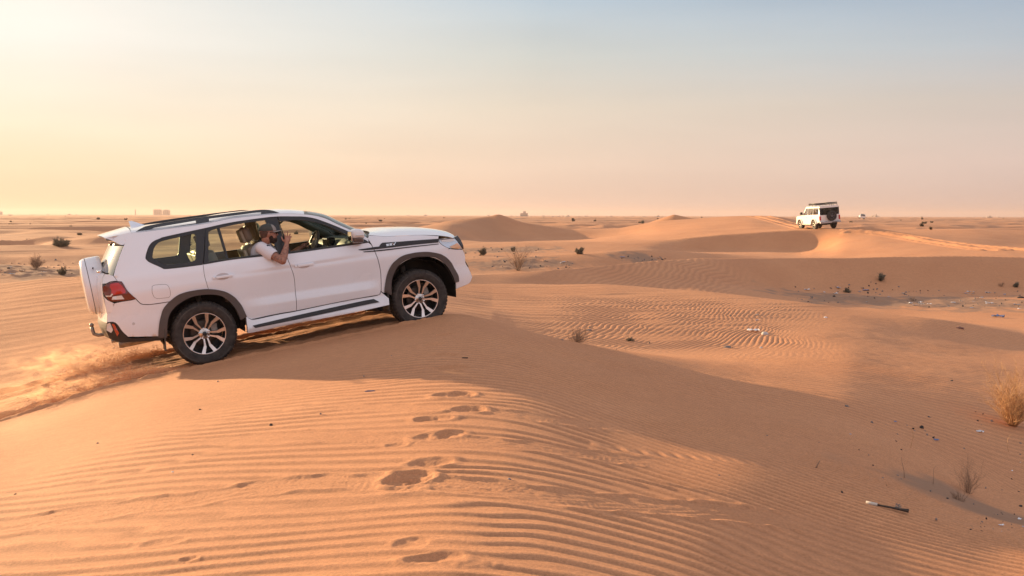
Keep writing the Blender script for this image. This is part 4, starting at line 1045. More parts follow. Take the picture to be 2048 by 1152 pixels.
    for s in (-1, 1):
        e = Mesher()
        bx0, bz0 = 2.455, 1.168
        for k, (dx, w) in enumerate(((0.0, 0.035), (0.045, 0.035))):
            for q in range(3): e.panel([(bx0 + dx, bz0 + q * 0.010), (bx0 + dx + w, bz0 + q * 0.010), (bx0 + dx + w + 0.003, bz0 + 0.006 + q * 0.010), (bx0 + dx + 0.003, bz0 + 0.006 + q * 0.010)], side=s, off=0.008, flange=0, shrink=0, grid=0)
        for (p0, p1) in (((0.092, 0.030), (0.106, 0.0)), ((0.106, 0.0), (0.135, 0.034))):
            a = Vector(p0); b = Vector(p1); n_ = Vector((-(b - a).y, (b - a).x)).normalized() * 0.004
            e.panel([(bx0 + q.x, bz0 + q.y) for q in (a + n_, a - n_, b - n_, b + n_)], side=s, off=0.008, flange=0, shrink=0, grid=0)
        e.build('wing_badge', [CHROME], car)
    # ---------- arch flares
    def wflare(x, z): return Wf(x, z)
    for s in (-1, 1):
        for nm, o_, i_ in (('r', O_flareR_out, O_flareR_in), ('f', O_flareF_out, O_flareF_in)):
            m = Mesher(); m.panel(o_ + i_[::-1], side=s, off=0.016, flange=0.10, shrink=0.0, grid=0.035, step=0.03)
            m.build('arch_flare', [FLARE], car)
    # ---------- lamps
    for s in (-1, 1):
        h = Mesher()
        h.panel(O_headlight, side=s, off=0.004, flange=0.06, shrink=0.003, grid=0.03, mi=0)
        ho = h.build('headlight', [LAMPG], car)
        h = Mesher(); h.panel([(3.24, 1.150), (3.43, 1.142), (3.46, 1.115), (3.38, 1.105), (3.25, 1.125)], side=s, off=0.010, flange=0.004, shrink=0, grid=0.03); h.build('lens', [CLEARL], ho)
        h = Mesher(); h.panel([(3.36, 1.040), (3.49, 1.075), (3.535, 1.015), (3.50, 0.995), (3.40, 1.012)], side=s, off=0.010, flange=0.004, shrink=0, grid=0.03); h.build('indicator', [AMBER], ho)
        h = Mesher(); h.panel([(3.215, 1.160), (3.45, 1.148), (3.452, 1.140), (3.220, 1.150)], side=s, off=0.012, flange=0.004, shrink=0, grid=0); h.build('lamp_brow', [GLOSSB], ho)
        t = Mesher(); t.panel(O_taillamp, side=s, off=0.010, flange=0.05, shrink=0.002, grid=0.03, mi=0); to = t.build('tail_light', [DREDL], car)
        t = Mesher(); t.panel([(-0.985, 1.165), (-0.90, 1.168), (-0.865, 1.13), (-0.835, 1.06), (-0.84, 1.035), (-1.0, 1.03), (-0.985, 1.09), (-1.0, 1.125)], side=s, off=0.015, flange=0.005, shrink=0, grid=0.03); t.build('brake_lens', [REDL], to)
        t = Mesher(); t.panel([(-1.055, 1.015), (-1.0, 1.012), (-0.975, 1.04), (-0.985, 1.05), (-1.01, 1.028), (-1.06, 1.032)], side=s, off=0.018, flange=0.005, shrink=0, grid=0.0); t.panel([(-1.0, 0.975), (-0.86, 0.965), (-0.885, 1.015), (-0.985, 1.012)], side=s, off=0.016, flange=0.005, shrink=0, grid=0.0); t.build('reverse_lens', [CLEARL], to)
    # ---------- front bumper and grille
    fb_edge = [(3.567, 0.971), (3.600, 0.889), (3.600, 0.780), (3.651, 0.683), (3.698, 0.560), (3.633, 0.487), (3.50, 0.462), (3.395, 0.443)]
    fb = Mesher()
    for s in (-1, 1):
        fb.panel([(3.349, 1.012), (3.442, 0.990), (3.567, 0.969)] + fb_edge[1:] + [(3.401, 0.527), (3.40, 0.62), (3.35, 0.74), (3.30, 0.83), (3.268, 0.93)], side=s, flange=0.02, shrink=0.002, grid=0.035)
    fe = [tuple(p) for p in resample(fb_edge, 0.04, closed=False)]
    fb.across(fe, cx=0.09, cz=0.0, n=30)
    fix_normals(fb.build('front_bumper', [PAINT], car))
    lip = Mesher(); lip.across([(3.603, 0.80), (3.655, 0.70)], cx=0.092, cz=0.0, n=24, off=0.002, urange=(-0.98, 0.98)); lip.build('lower_grille', [BLACK], car)
    gr = Mesher(); ge = [(3.47, 1.135), (3.535, 1.06), (3.575, 0.975)]
    gr.across(ge, cx=0.13, cz=0.035, n=24, off=-0.004, mi=0)
    for s in (-1, 1):
        gr.panel([(3.455, 1.150), (3.52, 1.17), (3.565, 1.10), (3.592, 1.02), (3.592, 0.972), (3.566, 0.975), (3.546, 1.009), (3.492, 1.100)], side=s, off=-0.012, flange=0.04, shrink=0, grid=0.03, mi=0)
    fix_normals(gr.build('grille', [GLOSSB, CHROME], car))
    # ---------- rear: tailgate, glass, bumper
    # rear glass wraps round the corners
    tg_low = [(-1.029, 1.287), (-1.05, 1.25), (-1.075, 1.14), (-1.082, 1.03), (-1.076, 0.90), (-1.068, 0.815)]
    tg = Mesher()
    te = [tuple(p) for p in resample(tg_low, 0.05, closed=False)]
    tg.across(te, cx=-0.07, cz=0.0, n=28, flip=True)
    for s in (-1, 1):
        tg.panel([(-0.938, 1.255), (-1.026, 1.286), (-1.048, 1.25), (-1.070, 1.172), (-1.026, 1.172), (-0.980, 1.191), (-0.906, 1.191)], side=s, flange=0.02, shrink=0.002, grid=0.03)
        tg.panel([(-1.076, 1.02), (-1.045, 0.975), (-1.003, 0.945), (-0.98, 0.93), (-1.00, 0.87), (-1.03, 0.815), (-1.066, 0.815), (-1.074, 0.90)], side=s, flange=0.02, shrink=0.0, grid=0.03)
    tgo = fix_normals(tg.build('tailgate', [PAINT], car))
    rg = Mesher(); rg_edge = [(-0.772, 1.590), (-0.820, 1.500), (-0.894, 1.355), (-0.942, 1.258)]
    rge = [tuple(p) for p in resample(rg_edge, 0.05, closed=False)]
    rg.across(rge, cx=lambda t: -0.118 - 0.02 * t, cz=lambda t: 0.02 * t, mix=0.9, power=(2, 3), n=36, flip=True)
    rgo = fix_normals(rg.build('rear_window', [GLASSR], tgo))
    wp = Mesher(); wp.tube([(-1.13, -0.1, 1.30), (-1.135, -0.5, 1.36)], 0.008, 6); wp.build('wiper', [BLACK], tgo)
    # spoiler
    sp = Mesher()
    top = [(-0.955, 1.703), (-0.80, 1.722), (-0.66, 1.741)]; bot = [(-0.655, 1.700), (-0.765, 1.602), (-0.800, 1.606), (-0.872, 1.660)]
    sp.panel(top + bot, side=-1, off=-0.002, flange=0.05, shrink=0.0, grid=0.04); sp.panel(top + bot, side=1, off=-0.002, flange=0.05, shrink=0.0, grid=0.04)
    sp.across([(-0.955, 1.703), (-0.80, 1.722), (-0.66, 1.738)], cx=lambda t: -0.05 * (1 - t), cz=lambda t: 0.03 + 0.03 * t, mix=0.5, power=(2, 8), off=-0.002, n=28, flip=True)
    sp.across([(-0.872, 1.660), (-0.955, 1.703)], cx=-0.05, cz=0.02, off=-0.002, n=28); sp.across([(-0.79, 1.606), (-0.872, 1.660)], cx=-0.05, cz=0.0, off=-0.002, n=28)
    fix_normals(sp.build('rear_spoiler', [PAINT], car))
    rb_edge = [(-1.070, 0.905), (-1.069, 0.815), (-1.078, 0.75), (-1.090, 0.700)]
    rb = Mesher()
    for s in (-1, 1):
        rb.panel([(-0.976, 0.928), (-0.884, 0.938), (-0.788, 0.940), (-0.735, 0.946), (-0.707, 0.902), (-0.677, 0.873), (-0.61, 0.856), (-0.52, 0.851), (-0.36, 0.851), (-0.21, 0.850)] + arc_circle(0.0, 0.40, 0.498, 117, 173, 10) + [(-0.49, 0.446), (-0.883, 0.506), (-0.935, 0.577), (-0.978, 0.668), (-1.007, 0.700), (-1.043, 0.710), (-1.088, 0.706), (-1.078, 0.75), (-1.069, 0.815), (-1.035, 0.818), (-1.003, 0.87)], side=s, flange=0.02, shrink=0.002, grid=0.04)
    rb.across([tuple(p) for p in resample(rb_edge[1:], 0.04, closed=False)], cx=-0.06, cz=0.0, n=28, flip=True)
    rb.across([(-1.069, 0.815), (-1.02, 0.83)], cx=-0.06, cz=0.0, n=28, flip=True)
    rbo = fix_normals(rb.build('rear_bumper', [PAINT], car))
    rl = Mesher()
    for s in (-1, 1):
        rl.panel([(-1.088, 0.703), (-1.043, 0.706), (-1.007, 0.696), (-0.978, 0.663), (-0.935, 0.572), (-0.883, 0.502), (-0.819, 0.476), (-0.49, 0.438), (-0.50, 0.395), (-0.891, 0.441), (-0.979, 0.452), (-1.085, 0.503), (-1.109, 0.613)], side=s, off=-0.004, flange=0.05, shrink=0.0, grid=0.04)
    rl.across([(-1.090, 0.703), (-1.109, 0.613), (-1.085, 0.503), (-0.98, 0.452)], cx=-0.05, cz=0.0, off=-0.004, n=28, flip=True)
    fix_normals(rl.build('bumper_valance', [BLACK], rbo))
    for s in (-1, 1):
        r_ = Mesher(); r_.panel([(-1.04, 0.685), (-1.012, 0.68), (-0.975, 0.565), (-1.00, 0.525), (-1.02, 0.60)], side=s, off=0.004, flange=0.008, shrink=0, grid=0); r_.build('reflector', [M('orange_reflector', (0.45, 0.05, 0.02), 0.2, coat=1)], rbo)
        r_ = Mesher(); r_.panel([(-1.09, 0.69), (-1.055, 0.70), (-1.035, 0.61), (-1.06, 0.575), (-1.105, 0.61)], side=s, off=0.003, flange=0.008, shrink=0, grid=0); r_.build('fog_lamp', [CLEARL], rbo)
        r_ = Mesher(); r_.panel([(-0.80 + 0.017 * math.cos(a), 0.655 + 0.017 * math.sin(a)) for a in np.linspace(0, 2 * PI, 14, endpoint=False)], side=s, off=0.002, flange=0.0, shrink=0, grid=0, smooth_outline=False); r_.build('parking_sensor', [M('sensor', (0.55, 0.53, 0.53), 0.4)], rbo)
    # ---------- spare wheel under a white hard cover
    spc = Mesher()
    prof = [(0.0, -1.262), (0.20, -1.262), (0.30, -1.252), (0.335, -1.238), (0.352, -1.212), (0.358, -1.185)]
    spc.lathe(prof, 64, 0, axis='x', c=(0, 0, 0)); spc.lathe([(0.3575, -1.183), (0.3575, -1.179)], 64, 1, axis='x'); spc.lathe([(0.360, -1.177), (0.362, -1.10), (0.360, -1.02), (0.345, -1.00), (0.30, -1.0)], 64, 0, axis='x')
    rot = Matrix.Rotation(R(-3.0), 4, 'Y')
    for i, v in enumerate(spc.v):
        p = rot @ (Vector(v) - Vector((-1.12, 0, 0))) + Vector((-1.12, 0, 0)); spc.v[i] = (p.x - 0.01, p.y - 0.12, p.z + 1.115)
    fix_normals(spc.build('spare_wheel_cover', [PAINT, BLACK], car))
    # small round mirror by the rear glass
    mi_ = Mesher(); mi_.tube([(-1.02, -0.80, 1.29), (-1.04, -0.84, 1.31), (-1.06, -0.86, 1.32)], 0.009, 8)
    bm = bmesh.new(); bmesh.ops.create_uvsphere(bm, u_segments=16, v_segments=10, radius=0.028)
    mi_.add([(v.co.x * 1.15 - 1.085, v.co.y - 0.87, v.co.z * 0.75 + 1.328) for v in bm.verts], [tuple(v.index for v in f.verts) for f in bm.faces], 1); bm.free()
    mi_.build('rear_corner_mirror', [BLACK, CHROME], car)
    # tow hook
    th_ = Mesher(); th_.tube([(-0.95, -0.30, 0.50), (-1.10, -0.30, 0.505), (-1.19, -0.30, 0.507), (-1.235, -0.30, 0.53), (-1.245, -0.30, 0.58), (-1.247, -0.30, 0.62)], 0.022, 12)
    bm = bmesh.new(); bmesh.ops.create_uvsphere(bm, u_segments=16, v_segments=10, radius=0.026)
    th_.add([(v.co.x - 1.247, v.co.y - 0.30, v.co.z + 0.645) for v in bm.verts], [tuple(v.index for v in f.verts) for f in bm.faces]); bm.free()
    th_.build('tow_hook', [STEEL], car)
    ex_ = Mesher(); ex_.tube([(-0.30, -0.62, 0.44), (-0.55, -0.62, 0.43)], 0.035, 12); ex_.tube([(-0.55, -0.62, 0.43), (-0.58, -0.62, 0.425), (-0.95, -0.62, 0.405), (-0.985, -0.62, 0.405)], [0.05, 0.062, 0.062, 0.058], 18, flat=(1.5, 1))
    ex_.tube([(-0.98, -0.55, 0.435), (-1.06, -0.55, 0.437)], 0.022, 12)
    ex_.build('exhaust', [STEEL], car)
    for xx in (-0.47, 2.395):
        for s in (-1, 1):
            mf = Mesher()
            y0 = s * 0.72; y1 = s * 0.975
            top = 0.62 if xx < 0 else 0.66; bot_ = 0.262 if xx < 0 else 0.305
            mf.box(xx - 0.006, xx + 0.006, min(y0, y1), max(y0, y1), bot_, top, 0, bev=0.003, rot=Matrix.Rotation(R(4), 3, 'Y'))
            mf.build('mud_flap', [M('mud_flap_rubber', (0.07, 0.058, 0.050), 0.7)], car)
    # ---------- roof rails
    for s in (-1, 1):
        rr_ = Mesher()
        gap1 = [(-0.424, 1.738), (-0.385, 1.760), (0.115, 1.788), (0.113, 1.757)]
        gap2 = [(0.271, 1.760), (0.276, 1.792), (0.870, 1.800), (0.925, 1.788), (0.921, 1.766)]
        outl = [(-0.64, 1.722), (-0.600, 1.742), (-0.528, 1.775), (-0.431, 1.797), (-0.056, 1.818), (0.500, 1.830), (0.725, 1.832), (0.900, 1.832), (1.008, 1.821), (1.09, 1.797), (1.170, 1.756), (1.10, 1.752), (0.60, 1.755), (0.16, 1.736), (-0.40, 1.728)]
        rr_.panel(outl, [gap1, gap2], side=s, wf=lambda x, z: 0.735 + 0.02 * (1.80 - z) / 0.07, flange=0.035, shrink=0, grid=0.03, back=0.035)
        rr_.build('roof_rail', [GLOSSB], car)
    fin = Mesher()
    fin.add([(-0.60, 0, 1.78), (-0.60, -0.030, 1.775), (-0.60, 0.030, 1.775), (-0.42, 0, 1.79), (-0.615, 0, 1.865), (-0.575, 0, 1.865)], [(1, 3, 5), (1, 5, 4), (2, 5, 3), (2, 4, 5), (1, 4, 2)], 0, False)
    fin.build('shark_fin_antenna', [PAINT], car)
    # ---------- door mirrors
    for s in (-1, 1):
        mr_ = empty('door_mirror', (2.03, s * 0.94, 1.262), car)
        sh = Mesher()
        def shell(zc, zh, x0, x1, y0, y1, mi, nn=10):
            bm = bmesh.new(); bmesh.ops.create_uvsphere(bm, u_segments=24, v_segments=14, radius=1)
            V = []
            for v in bm.verts:
                q = v.co
                f = lambda a: math.copysign(abs(a) ** 0.62, a)
                x = (x0 + x1) / 2 + f(q.x) * (x1 - x0) / 2; y = (y0 + y1) / 2 + f(q.y) * (y1 - y0) / 2; z = zc + f(q.z) * zh
                if q.x > 0: z -= 0.025 * q.x
                V.append((x, s * y, z))
            fs = [tuple(v.index for v in f.verts) for f in bm.faces]; bm.free(); sh.add(V, fs, mi)
        shell(0.125, 0.065, -0.075, 0.105, 0.03, 0.22, 0)
        sh.build('cap', [PAINT], mr_); sh = Mesher()
        shell(0.065, 0.055, -0.065, 0.09, 0.045, 0.21, 0)
        sh.box(-0.03, 0.10, s * 0.03 - 0.05, s * 0.03 + 0.05, -0.01, 0.035, 0, bev=0.01)
        sh.build('mirror_base', [M('mirror_grey', (0.10, 0.075, 0.075), 0.25, coat=0.6)], mr_); sh = Mesher()
        sh.box(-0.082, -0.074, min(s * 0.05, s * 0.205), max(s * 0.05, s * 0.205), 0.045, 0.165, 0, bev=0.003); sh.build('mirror_glass', [CHROME], mr_); sh = Mesher()
        sh.tube([(-0.03, s * 0.222, 0.108), (0.03, s * 0.228, 0.105), (0.085, s * 0.20, 0.098)], 0.012, 8, flat=(1, 0.6)); sh.build('indicator', [CLEARL], mr_)
        tri = Mesher(); tri.panel([(2.125, 1.318), (2.190, 1.283), (2.228, 1.248), (2.03, 1.246), (2.03, 1.30), (2.01, 1.345)], side=s, off=0.008, flange=0.02, shrink=0, grid=0); tri.build('mirror_sail', [BLACK], car)
    # ---------- underside, wheel wells, axles
    ub = Mesher()
    ub.box(-0.98, 3.45, -0.50, 0.50, 0.36, 0.50, 0, bev=0.03)
    ub.box(0.60, 2.30, -0.93, 0.93, 0.42, 0.50, 0)
    for s in (-1, 1):
        for cx in (0.0, 2.88):
            ub.lathe([(0.50, s * 0.50), (0.50, s * 0.93)], 36, 0, c=(cx, 0, 0.42), arc=(R(-10), R(190)))
            ub.add([(cx + 0.50 * math.cos(a), s * 0.50, 0.42 + 0.50 * math.sin(a)) for a in np.linspace(R(-10), R(190), 30)], [tuple(range(30))], 0, False)
        ub.box(-0.98, -0.47, s * 0.70 - 0.18, s * 0.70 + 0.18, 0.46, 0.60, 0)
        ub.box(3.38, 3.56, s * 0.55 - 0.28, s * 0.55 + 0.28, 0.50, 0.95, 0)
    ub.tube([(0, -0.75, 0.40), (0, 0.75, 0.40)], 0.06, 12); ub.tube([(2.85, -0.75, 0.40), (2.85, 0.75, 0.40)], 0.05, 12)
    ub.box(2.42, 3.42, -0.80, 0.80, 0.93, 1.05, 0); ub.box(2.36, 2.44, -0.85, 0.85, 0.50, 1.22, 0)
    for cx in (0.06, 2.80):
        ub.tube([(cx, -0.60, 0.42), (cx - 0.03, -0.56, 0.85)], 0.035, 10, 1)
    ub.build('underbody', [DARK, STEEL], car)
    # ---------- wheels
    make_wheel(car, 0.0, -1, spin=R(0)); make_wheel(car, 2.85, -1, spin=R(14), steer=R(-1))
    make_wheel(car, 0.0, 1, spin=R(30)); make_wheel(car, 2.85, 1, spin=R(50), steer=R(-1))
    # ---------- cabin lining
    inn = Mesher()
    win = Wf
    lin_out = [(-0.95, 0.55), (-0.93, 1.20), (-0.70, 1.66), (-0.62, 1.715), (0.15, 1.722), (0.93, 1.745), (1.25, 1.725), (1.46, 1.69), (1.72, 1.60), (1.97, 1.45), (2.18, 1.30), (2.26, 1.20), (2.28, 0.55), (0.55, 0.52), (0.48, 0.62), (0.40, 0.75), (0.28, 0.85), (0.10, 0.90), (-0.10, 0.90), (-0.28, 0.85), (-0.42, 0.75), (-0.50, 0.60)]
    holes = [offset_poly(resample(f_open, 0.05), -0.012), offset_poly(resample(r_open, 0.05), -0.012), offset_poly(resample(O_quarter_glass, 0.05), -0.012)]
    for s in (-1, 1):
        inn.panel(resample(lin_out, 0.08), holes, off=-0.058, side=s, flange=0.0, shrink=0, grid=0.12, mi=0, smooth_outline=False)
    inn.build('inner_trim', [M('trim_taupe', (0.20, 0.165, 0.125), 0.7)], car)
    hl = Mesher(); rows = sheet_rows(0, ksplit, off=-0.03, zoff=-0.045); hl.sheet(rows, 0); hl.build('headliner', [HEADL], car)
    for s in (-1, 1):      # padded windscreen pillars
        ap = Mesher()
        pts = [(p[0] - 0.015, s * (Wf(*p) - 0.075), p[1] - 0.035) for p in cant[ksplit - 1:]]
        ap.tube(pts, 0.045, 10, flat=(0.8, 1.1)); ap.build('windscreen_pillar_trim', [TRIMG], car)
    dk = Mesher()
    dk.box(2.02, 2.36, -0.86, 0.86, 0.75, 1.24, 0, bev=0.03)
    prof_d = [(2.42, 1.285), (2.30, 1.300), (2.14, 1.300), (2.05, 1.285), (1.98, 1.245), (1.94, 1.18), (1.95, 1.05)]
    dk.sheet([[(x, y, z + (0.022 * math.exp(-((y + 0.42) / 0.18) ** 2) if 1.9 < x < 2.35 else 0)) for y in np.linspace(-0.87, 0.87, 24)] for x, z in prof_d], 0)
    dk.build('dashboard', [TRIMG], car)
    cs = Mesher(); cs.box(1.88, 2.0, -0.14, 0.14, 0.95, 1.33, 0, bev=0.02); cs.build('centre_console', [GLOSSB], car)
    for s in (-1, 1):
        v = Mesher(); v.box(1.50, 1.80, s * 0.42 - 0.20, s * 0.42 + 0.20, 1.655, 1.68, 0, bev=0.01, rot=Matrix.Rotation(R(26), 3, 'Y')); v.build('sun_visor', [TRIMG if s > 0 else HEADL], car)
    gh = Mesher(); gh.tube([(1.28, 0.72, 1.655), (1.30, 0.70, 1.61), (1.46, 0.70, 1.585), (1.50, 0.72, 1.62)], 0.013, 8); gh.build('grab_handle', [TRIMG], car)
    # steering wheel on the near side
    swc = Vector((1.62, -0.40, 1.285)); sw = empty('steering_wheel', swc, car); sw.rotation_euler = (0, R(-66), 0)
    m = Mesher(); m.tube([(0.185 * math.cos(a), 0.185 * math.sin(a), 0) for a in np.linspace(0, 2 * PI, 40, endpoint=False)], 0.016, 10, closed=True); m.build('wheel_rim', [M('wheel_leather', (0.045, 0.038, 0.034), 0.35)], sw)
    m = Mesher()
    bm = bmesh.new(); bmesh.ops.create_uvsphere(bm, u_segments=20, v_segments=12, radius=1)
    m.add([(v.co.x * 0.065, v.co.y * 0.07, v.co.z * 0.03 - 0.01) for v in bm.verts], [tuple(v.index for v in f.verts) for f in bm.faces]); bm.free()
    for a in (0, 180, 270): m.tube([(0.05 * math.cos(R(a + 90)), 0.05 * math.sin(R(a + 90)), -0.01), (0.18 * math.cos(R(a + 90)), 0.18 * math.sin(R(a + 90)), 0)], 0.016, 8, flat=(1, 0.6))
    m.build('hub', [M('hub_trim', (0.30, 0.25, 0.18), 0.4)], sw)
    m = Mesher(); m.tube([(0, 0, -0.02), (0, 0, -0.40)], 0.035, 10); m.build('column', [BLACK], sw)
    # seats
    def seat(x, y, recline=16, w=0.26, head=True):
        st = empty('seat', (x, y, 0.55), car)
        def pad(name, mat, x0, x1, y0, y1, z0, z1, rot=None, at=None, bev=0.04, side_mat=None):
            m = Mesher(); m.box(x0, x1, y0, y1, z0, z1, 0, bev=bev, rot=rot, at=at)
            o = m.build(name, [mat], st); o.data.polygons.foreach_set('use_smooth', [True] * len(o.data.polygons)); return o
        Rt = Matrix.Rotation(R(-recline), 3, 'Y')
        pad('cushion', TAUPE, -0.05, 0.50, -w, w, 0.15, 0.33, bev=0.05)
        pad('backrest', TAUPE, -0.10, 0.055, -w, w, 0.28, 0.86, rot=Rt, at=(0, 0, 0.28), bev=0.05)
        pad('seatback_shell', BEIGE_LIT, -0.145, -0.105, -w * 0.94, w * 0.94, 0.32, 0.84, rot=Rt, at=(0, 0, 0.28), bev=0.015)  # paler back face, painted as if lit by the sun behind
        if head:
            pad('headrest', TAUPE, -0.050, 0.055, -0.145, 0.145, 0.905, 1.10, rot=Rt, at=(0, 0, 0.28), bev=0.045)
            pad('headrest_back', BEIGE_LIT, -0.085, -0.035, -0.125, 0.125, 0.915, 1.085, rot=Rt, at=(0, 0, 0.28), bev=0.02)
            for dy in (-0.06, 0.06): m = Mesher(); m.tube([Rt @ (Vector((0, dy, 0.80)) - Vector((0, 0, 0.28))) + Vector((0, 0, 0.28)), Rt @ (Vector((0, dy, 0.93)) - Vector((0, 0, 0.28))) + Vector((0, 0, 0.28))], 0.008, 8).build('headrest_post', [CHROME], st)
        return st
    seat(0.935, -0.42, 15); seat(1.14, 0.42, 15)
    for yy in (-0.45, 0.0, 0.45): seat(0.40, yy, 16, w=0.215, head=(yy < -0.1))
    return car

CAR_O = Vector((-4.1607, 13.1953, -0.3664))
CAR_M = Matrix(((0.90022, -0.42163, -0.10878), (0.41858, 0.90677, -0.05058), (0.11997, 0.0, 0.99278)))
wagon = make_wagon()
wagon.matrix_world = Matrix.Translation(CAR_O) @ CAR_M.to_4x4()
tag(wagon, 'big white four wheel drive wagon with covered spare wheel climbing the near dune, nose up', 'suv')
# ------------------------------------------------------------------ the man leaning out of the wagon
def capsule(p0, p1, r0, r1, seg=16, rings=6):
    p0 = Vector(p0); p1 = Vector(p1); d = p1 - p0; L_ = d.length; q = d.to_track_quat('Z', 'Y').to_matrix() if L_ > 1e-6 else Matrix.Identity(3)
    V = []; F = []; prof = []
    for i in range(rings + 1): a = PI / 2 * i / rings; prof.append((r0 * math.sin(a), -r0 * math.cos(a)))
    for i in range(rings + 1): a = PI / 2 * i / rings; prof.append((r1 * math.cos(a), L_ + r1 * math.sin(a)))
    prof[0] = (1e-4, prof[0][1]); prof[-1] = (1e-4, prof[-1][1])
    for r_, h in prof:
        for k in range(seg): V.append(q @ Vector((r_ * math.cos(2 * PI * k / seg), r_ * math.sin(2 * PI * k / seg), h)) + p0)
    n = len(prof)
    for i in range(n - 1):
        for k in range(seg): F.append((i * seg + k, i * seg + (k + 1) % seg, (i + 1) * seg + (k + 1) % seg, (i + 1) * seg + k))
    F.append(tuple(range(seg))[::-1]); F.append(tuple((n - 1) * seg + k for k in range(seg)))
    return V, F
def ellip(c, r_, rot=None, seg=24, rings=14):
    bm = bmesh.new(); bmesh.ops.create_uvsphere(bm, u_segments=seg, v_segments=rings, radius=1)
    rot = rot or Matrix.Identity(3)
    V = [rot @ Vector((v.co.x * r_[0], v.co.y * r_[1], v.co.z * r_[2])) + Vector(c) for v in bm.verts]; F = [tuple(v.index for v in f.verts) for f in bm.faces]; bm.free()
    return V, F
def fuse(name, shapes, mat, parent=None, voxel=0.006, smooth=6, cut=None):
    m = Mesher()
    for V, F in shapes: m.add(V, F)
    o = m.build('tmp', [mat])
    md = o.modifiers.new('r', 'REMESH'); md.mode = 'VOXEL'; md.voxel_size = voxel
    sm = o.modifiers.new('s', 'SMOOTH'); sm.iterations = smooth; sm.factor = 0.5
    dg = bpy.context.evaluated_depsgraph_get(); dg.update(); ev = o.evaluated_get(dg)
    me = bpy.data.meshes.new_from_object(ev); me.name = name
    bpy.data.objects.remove(o)
    if cut:
        bm = bmesh.new(); bm.from_mesh(me)
        for co, no in cut: bmesh.ops.bisect_plane(bm, geom=bm.verts[:] + bm.edges[:] + bm.faces[:], plane_co=co, plane_no=no, clear_outer=True)
        bm.to_mesh(me); bm.free()
    me.polygons.foreach_set('use_smooth', [True] * len(me.polygons))
    if not me.materials: me.materials.append(mat)
    q = bpy.data.objects.new(name, me); COL.objects.link(q)
    if parent: q.parent = parent
    return q
def skin_mat():
    m, nt, b = mat_new('tanned_skin'); Lk = nt.links.new
    tc_ = N(nt, 'ShaderNodeTexCoord'); a = N(nt, 'ShaderNodeTexNoise'); a.inputs['Scale'].default_value = 28; a.inputs['Detail'].default_value = 4; Lk(tc_.outputs['Object'], a.inputs['Vector'])
    rp = N(nt, 'ShaderNodeValToRGB'); Lk(a.outputs[0], rp.inputs[0])
    rp.color_ramp.elements[0].position = 0.35; rp.color_ramp.elements[0].color = (0.30, 0.13, 0.085, 1); rp.color_ramp.elements[1].position = 0.65; rp.color_ramp.elements[1].color = (0.42, 0.20, 0.135, 1)
    # inked forearm
    sp = N(nt, 'ShaderNodeSeparateXYZ'); Lk(tc_.outputs['Object'], sp.inputs[0])
    lo = N(nt, 'ShaderNodeMapRange'); Lk(sp.outputs['Y'], lo.inputs['Value']); lo.inputs['From Min'].default_value = -1.0; lo.inputs['From Max'].default_value = -1.04
    hi = N(nt, 'ShaderNodeMapRange'); Lk(sp.outputs['Z'], hi.inputs['Value']); hi.inputs['From Min'].default_value = 1.38; hi.inputs['From Max'].default_value = 1.34
    v = N(nt, 'ShaderNodeTexNoise'); v.inputs['Scale'].default_value = 38; v.inputs['Detail'].default_value = 2; Lk(tc_.outputs['Object'], v.inputs['Vector'])
    th = N(nt, 'ShaderNodeMapRange'); Lk(v.outputs[0], th.inputs['Value']); th.inputs['From Min'].default_value = 0.52; th.inputs['From Max'].default_value = 0.58
    m1_ = N(nt, 'ShaderNodeMath', operation='MULTIPLY'); Lk(lo.outputs[0], m1_.inputs[0]); Lk(hi.outputs[0], m1_.inputs[1])
    m2_ = N(nt, 'ShaderNodeMath', operation='MULTIPLY'); Lk(m1_.outputs[0], m2_.inputs[0]); Lk(th.outputs[0], m2_.inputs[1])
    m3_ = N(nt, 'ShaderNodeMath', operation='MULTIPLY'); Lk(m2_.outputs[0], m3_.inputs[0]); m3_.inputs[1].default_value = 0.55
    mx = N(nt, 'ShaderNodeMix', data_type='RGBA'); Lk(m3_.outputs[0], mx.inputs[0]); Lk(rp.outputs[0], mx.inputs[6]); mx.inputs[7].default_value = (0.09, 0.06, 0.055, 1)
    Lk(mx.outputs[2], b.inputs['Base Color']); b.inputs['Roughness'].default_value = 0.55
    b.inputs['Subsurface Weight'].default_value = 0.08; b.inputs['Subsurface Radius'].default_value = (0.02, 0.008, 0.005); b.inputs['Subsurface Scale'].default_value = 0.3
    return m
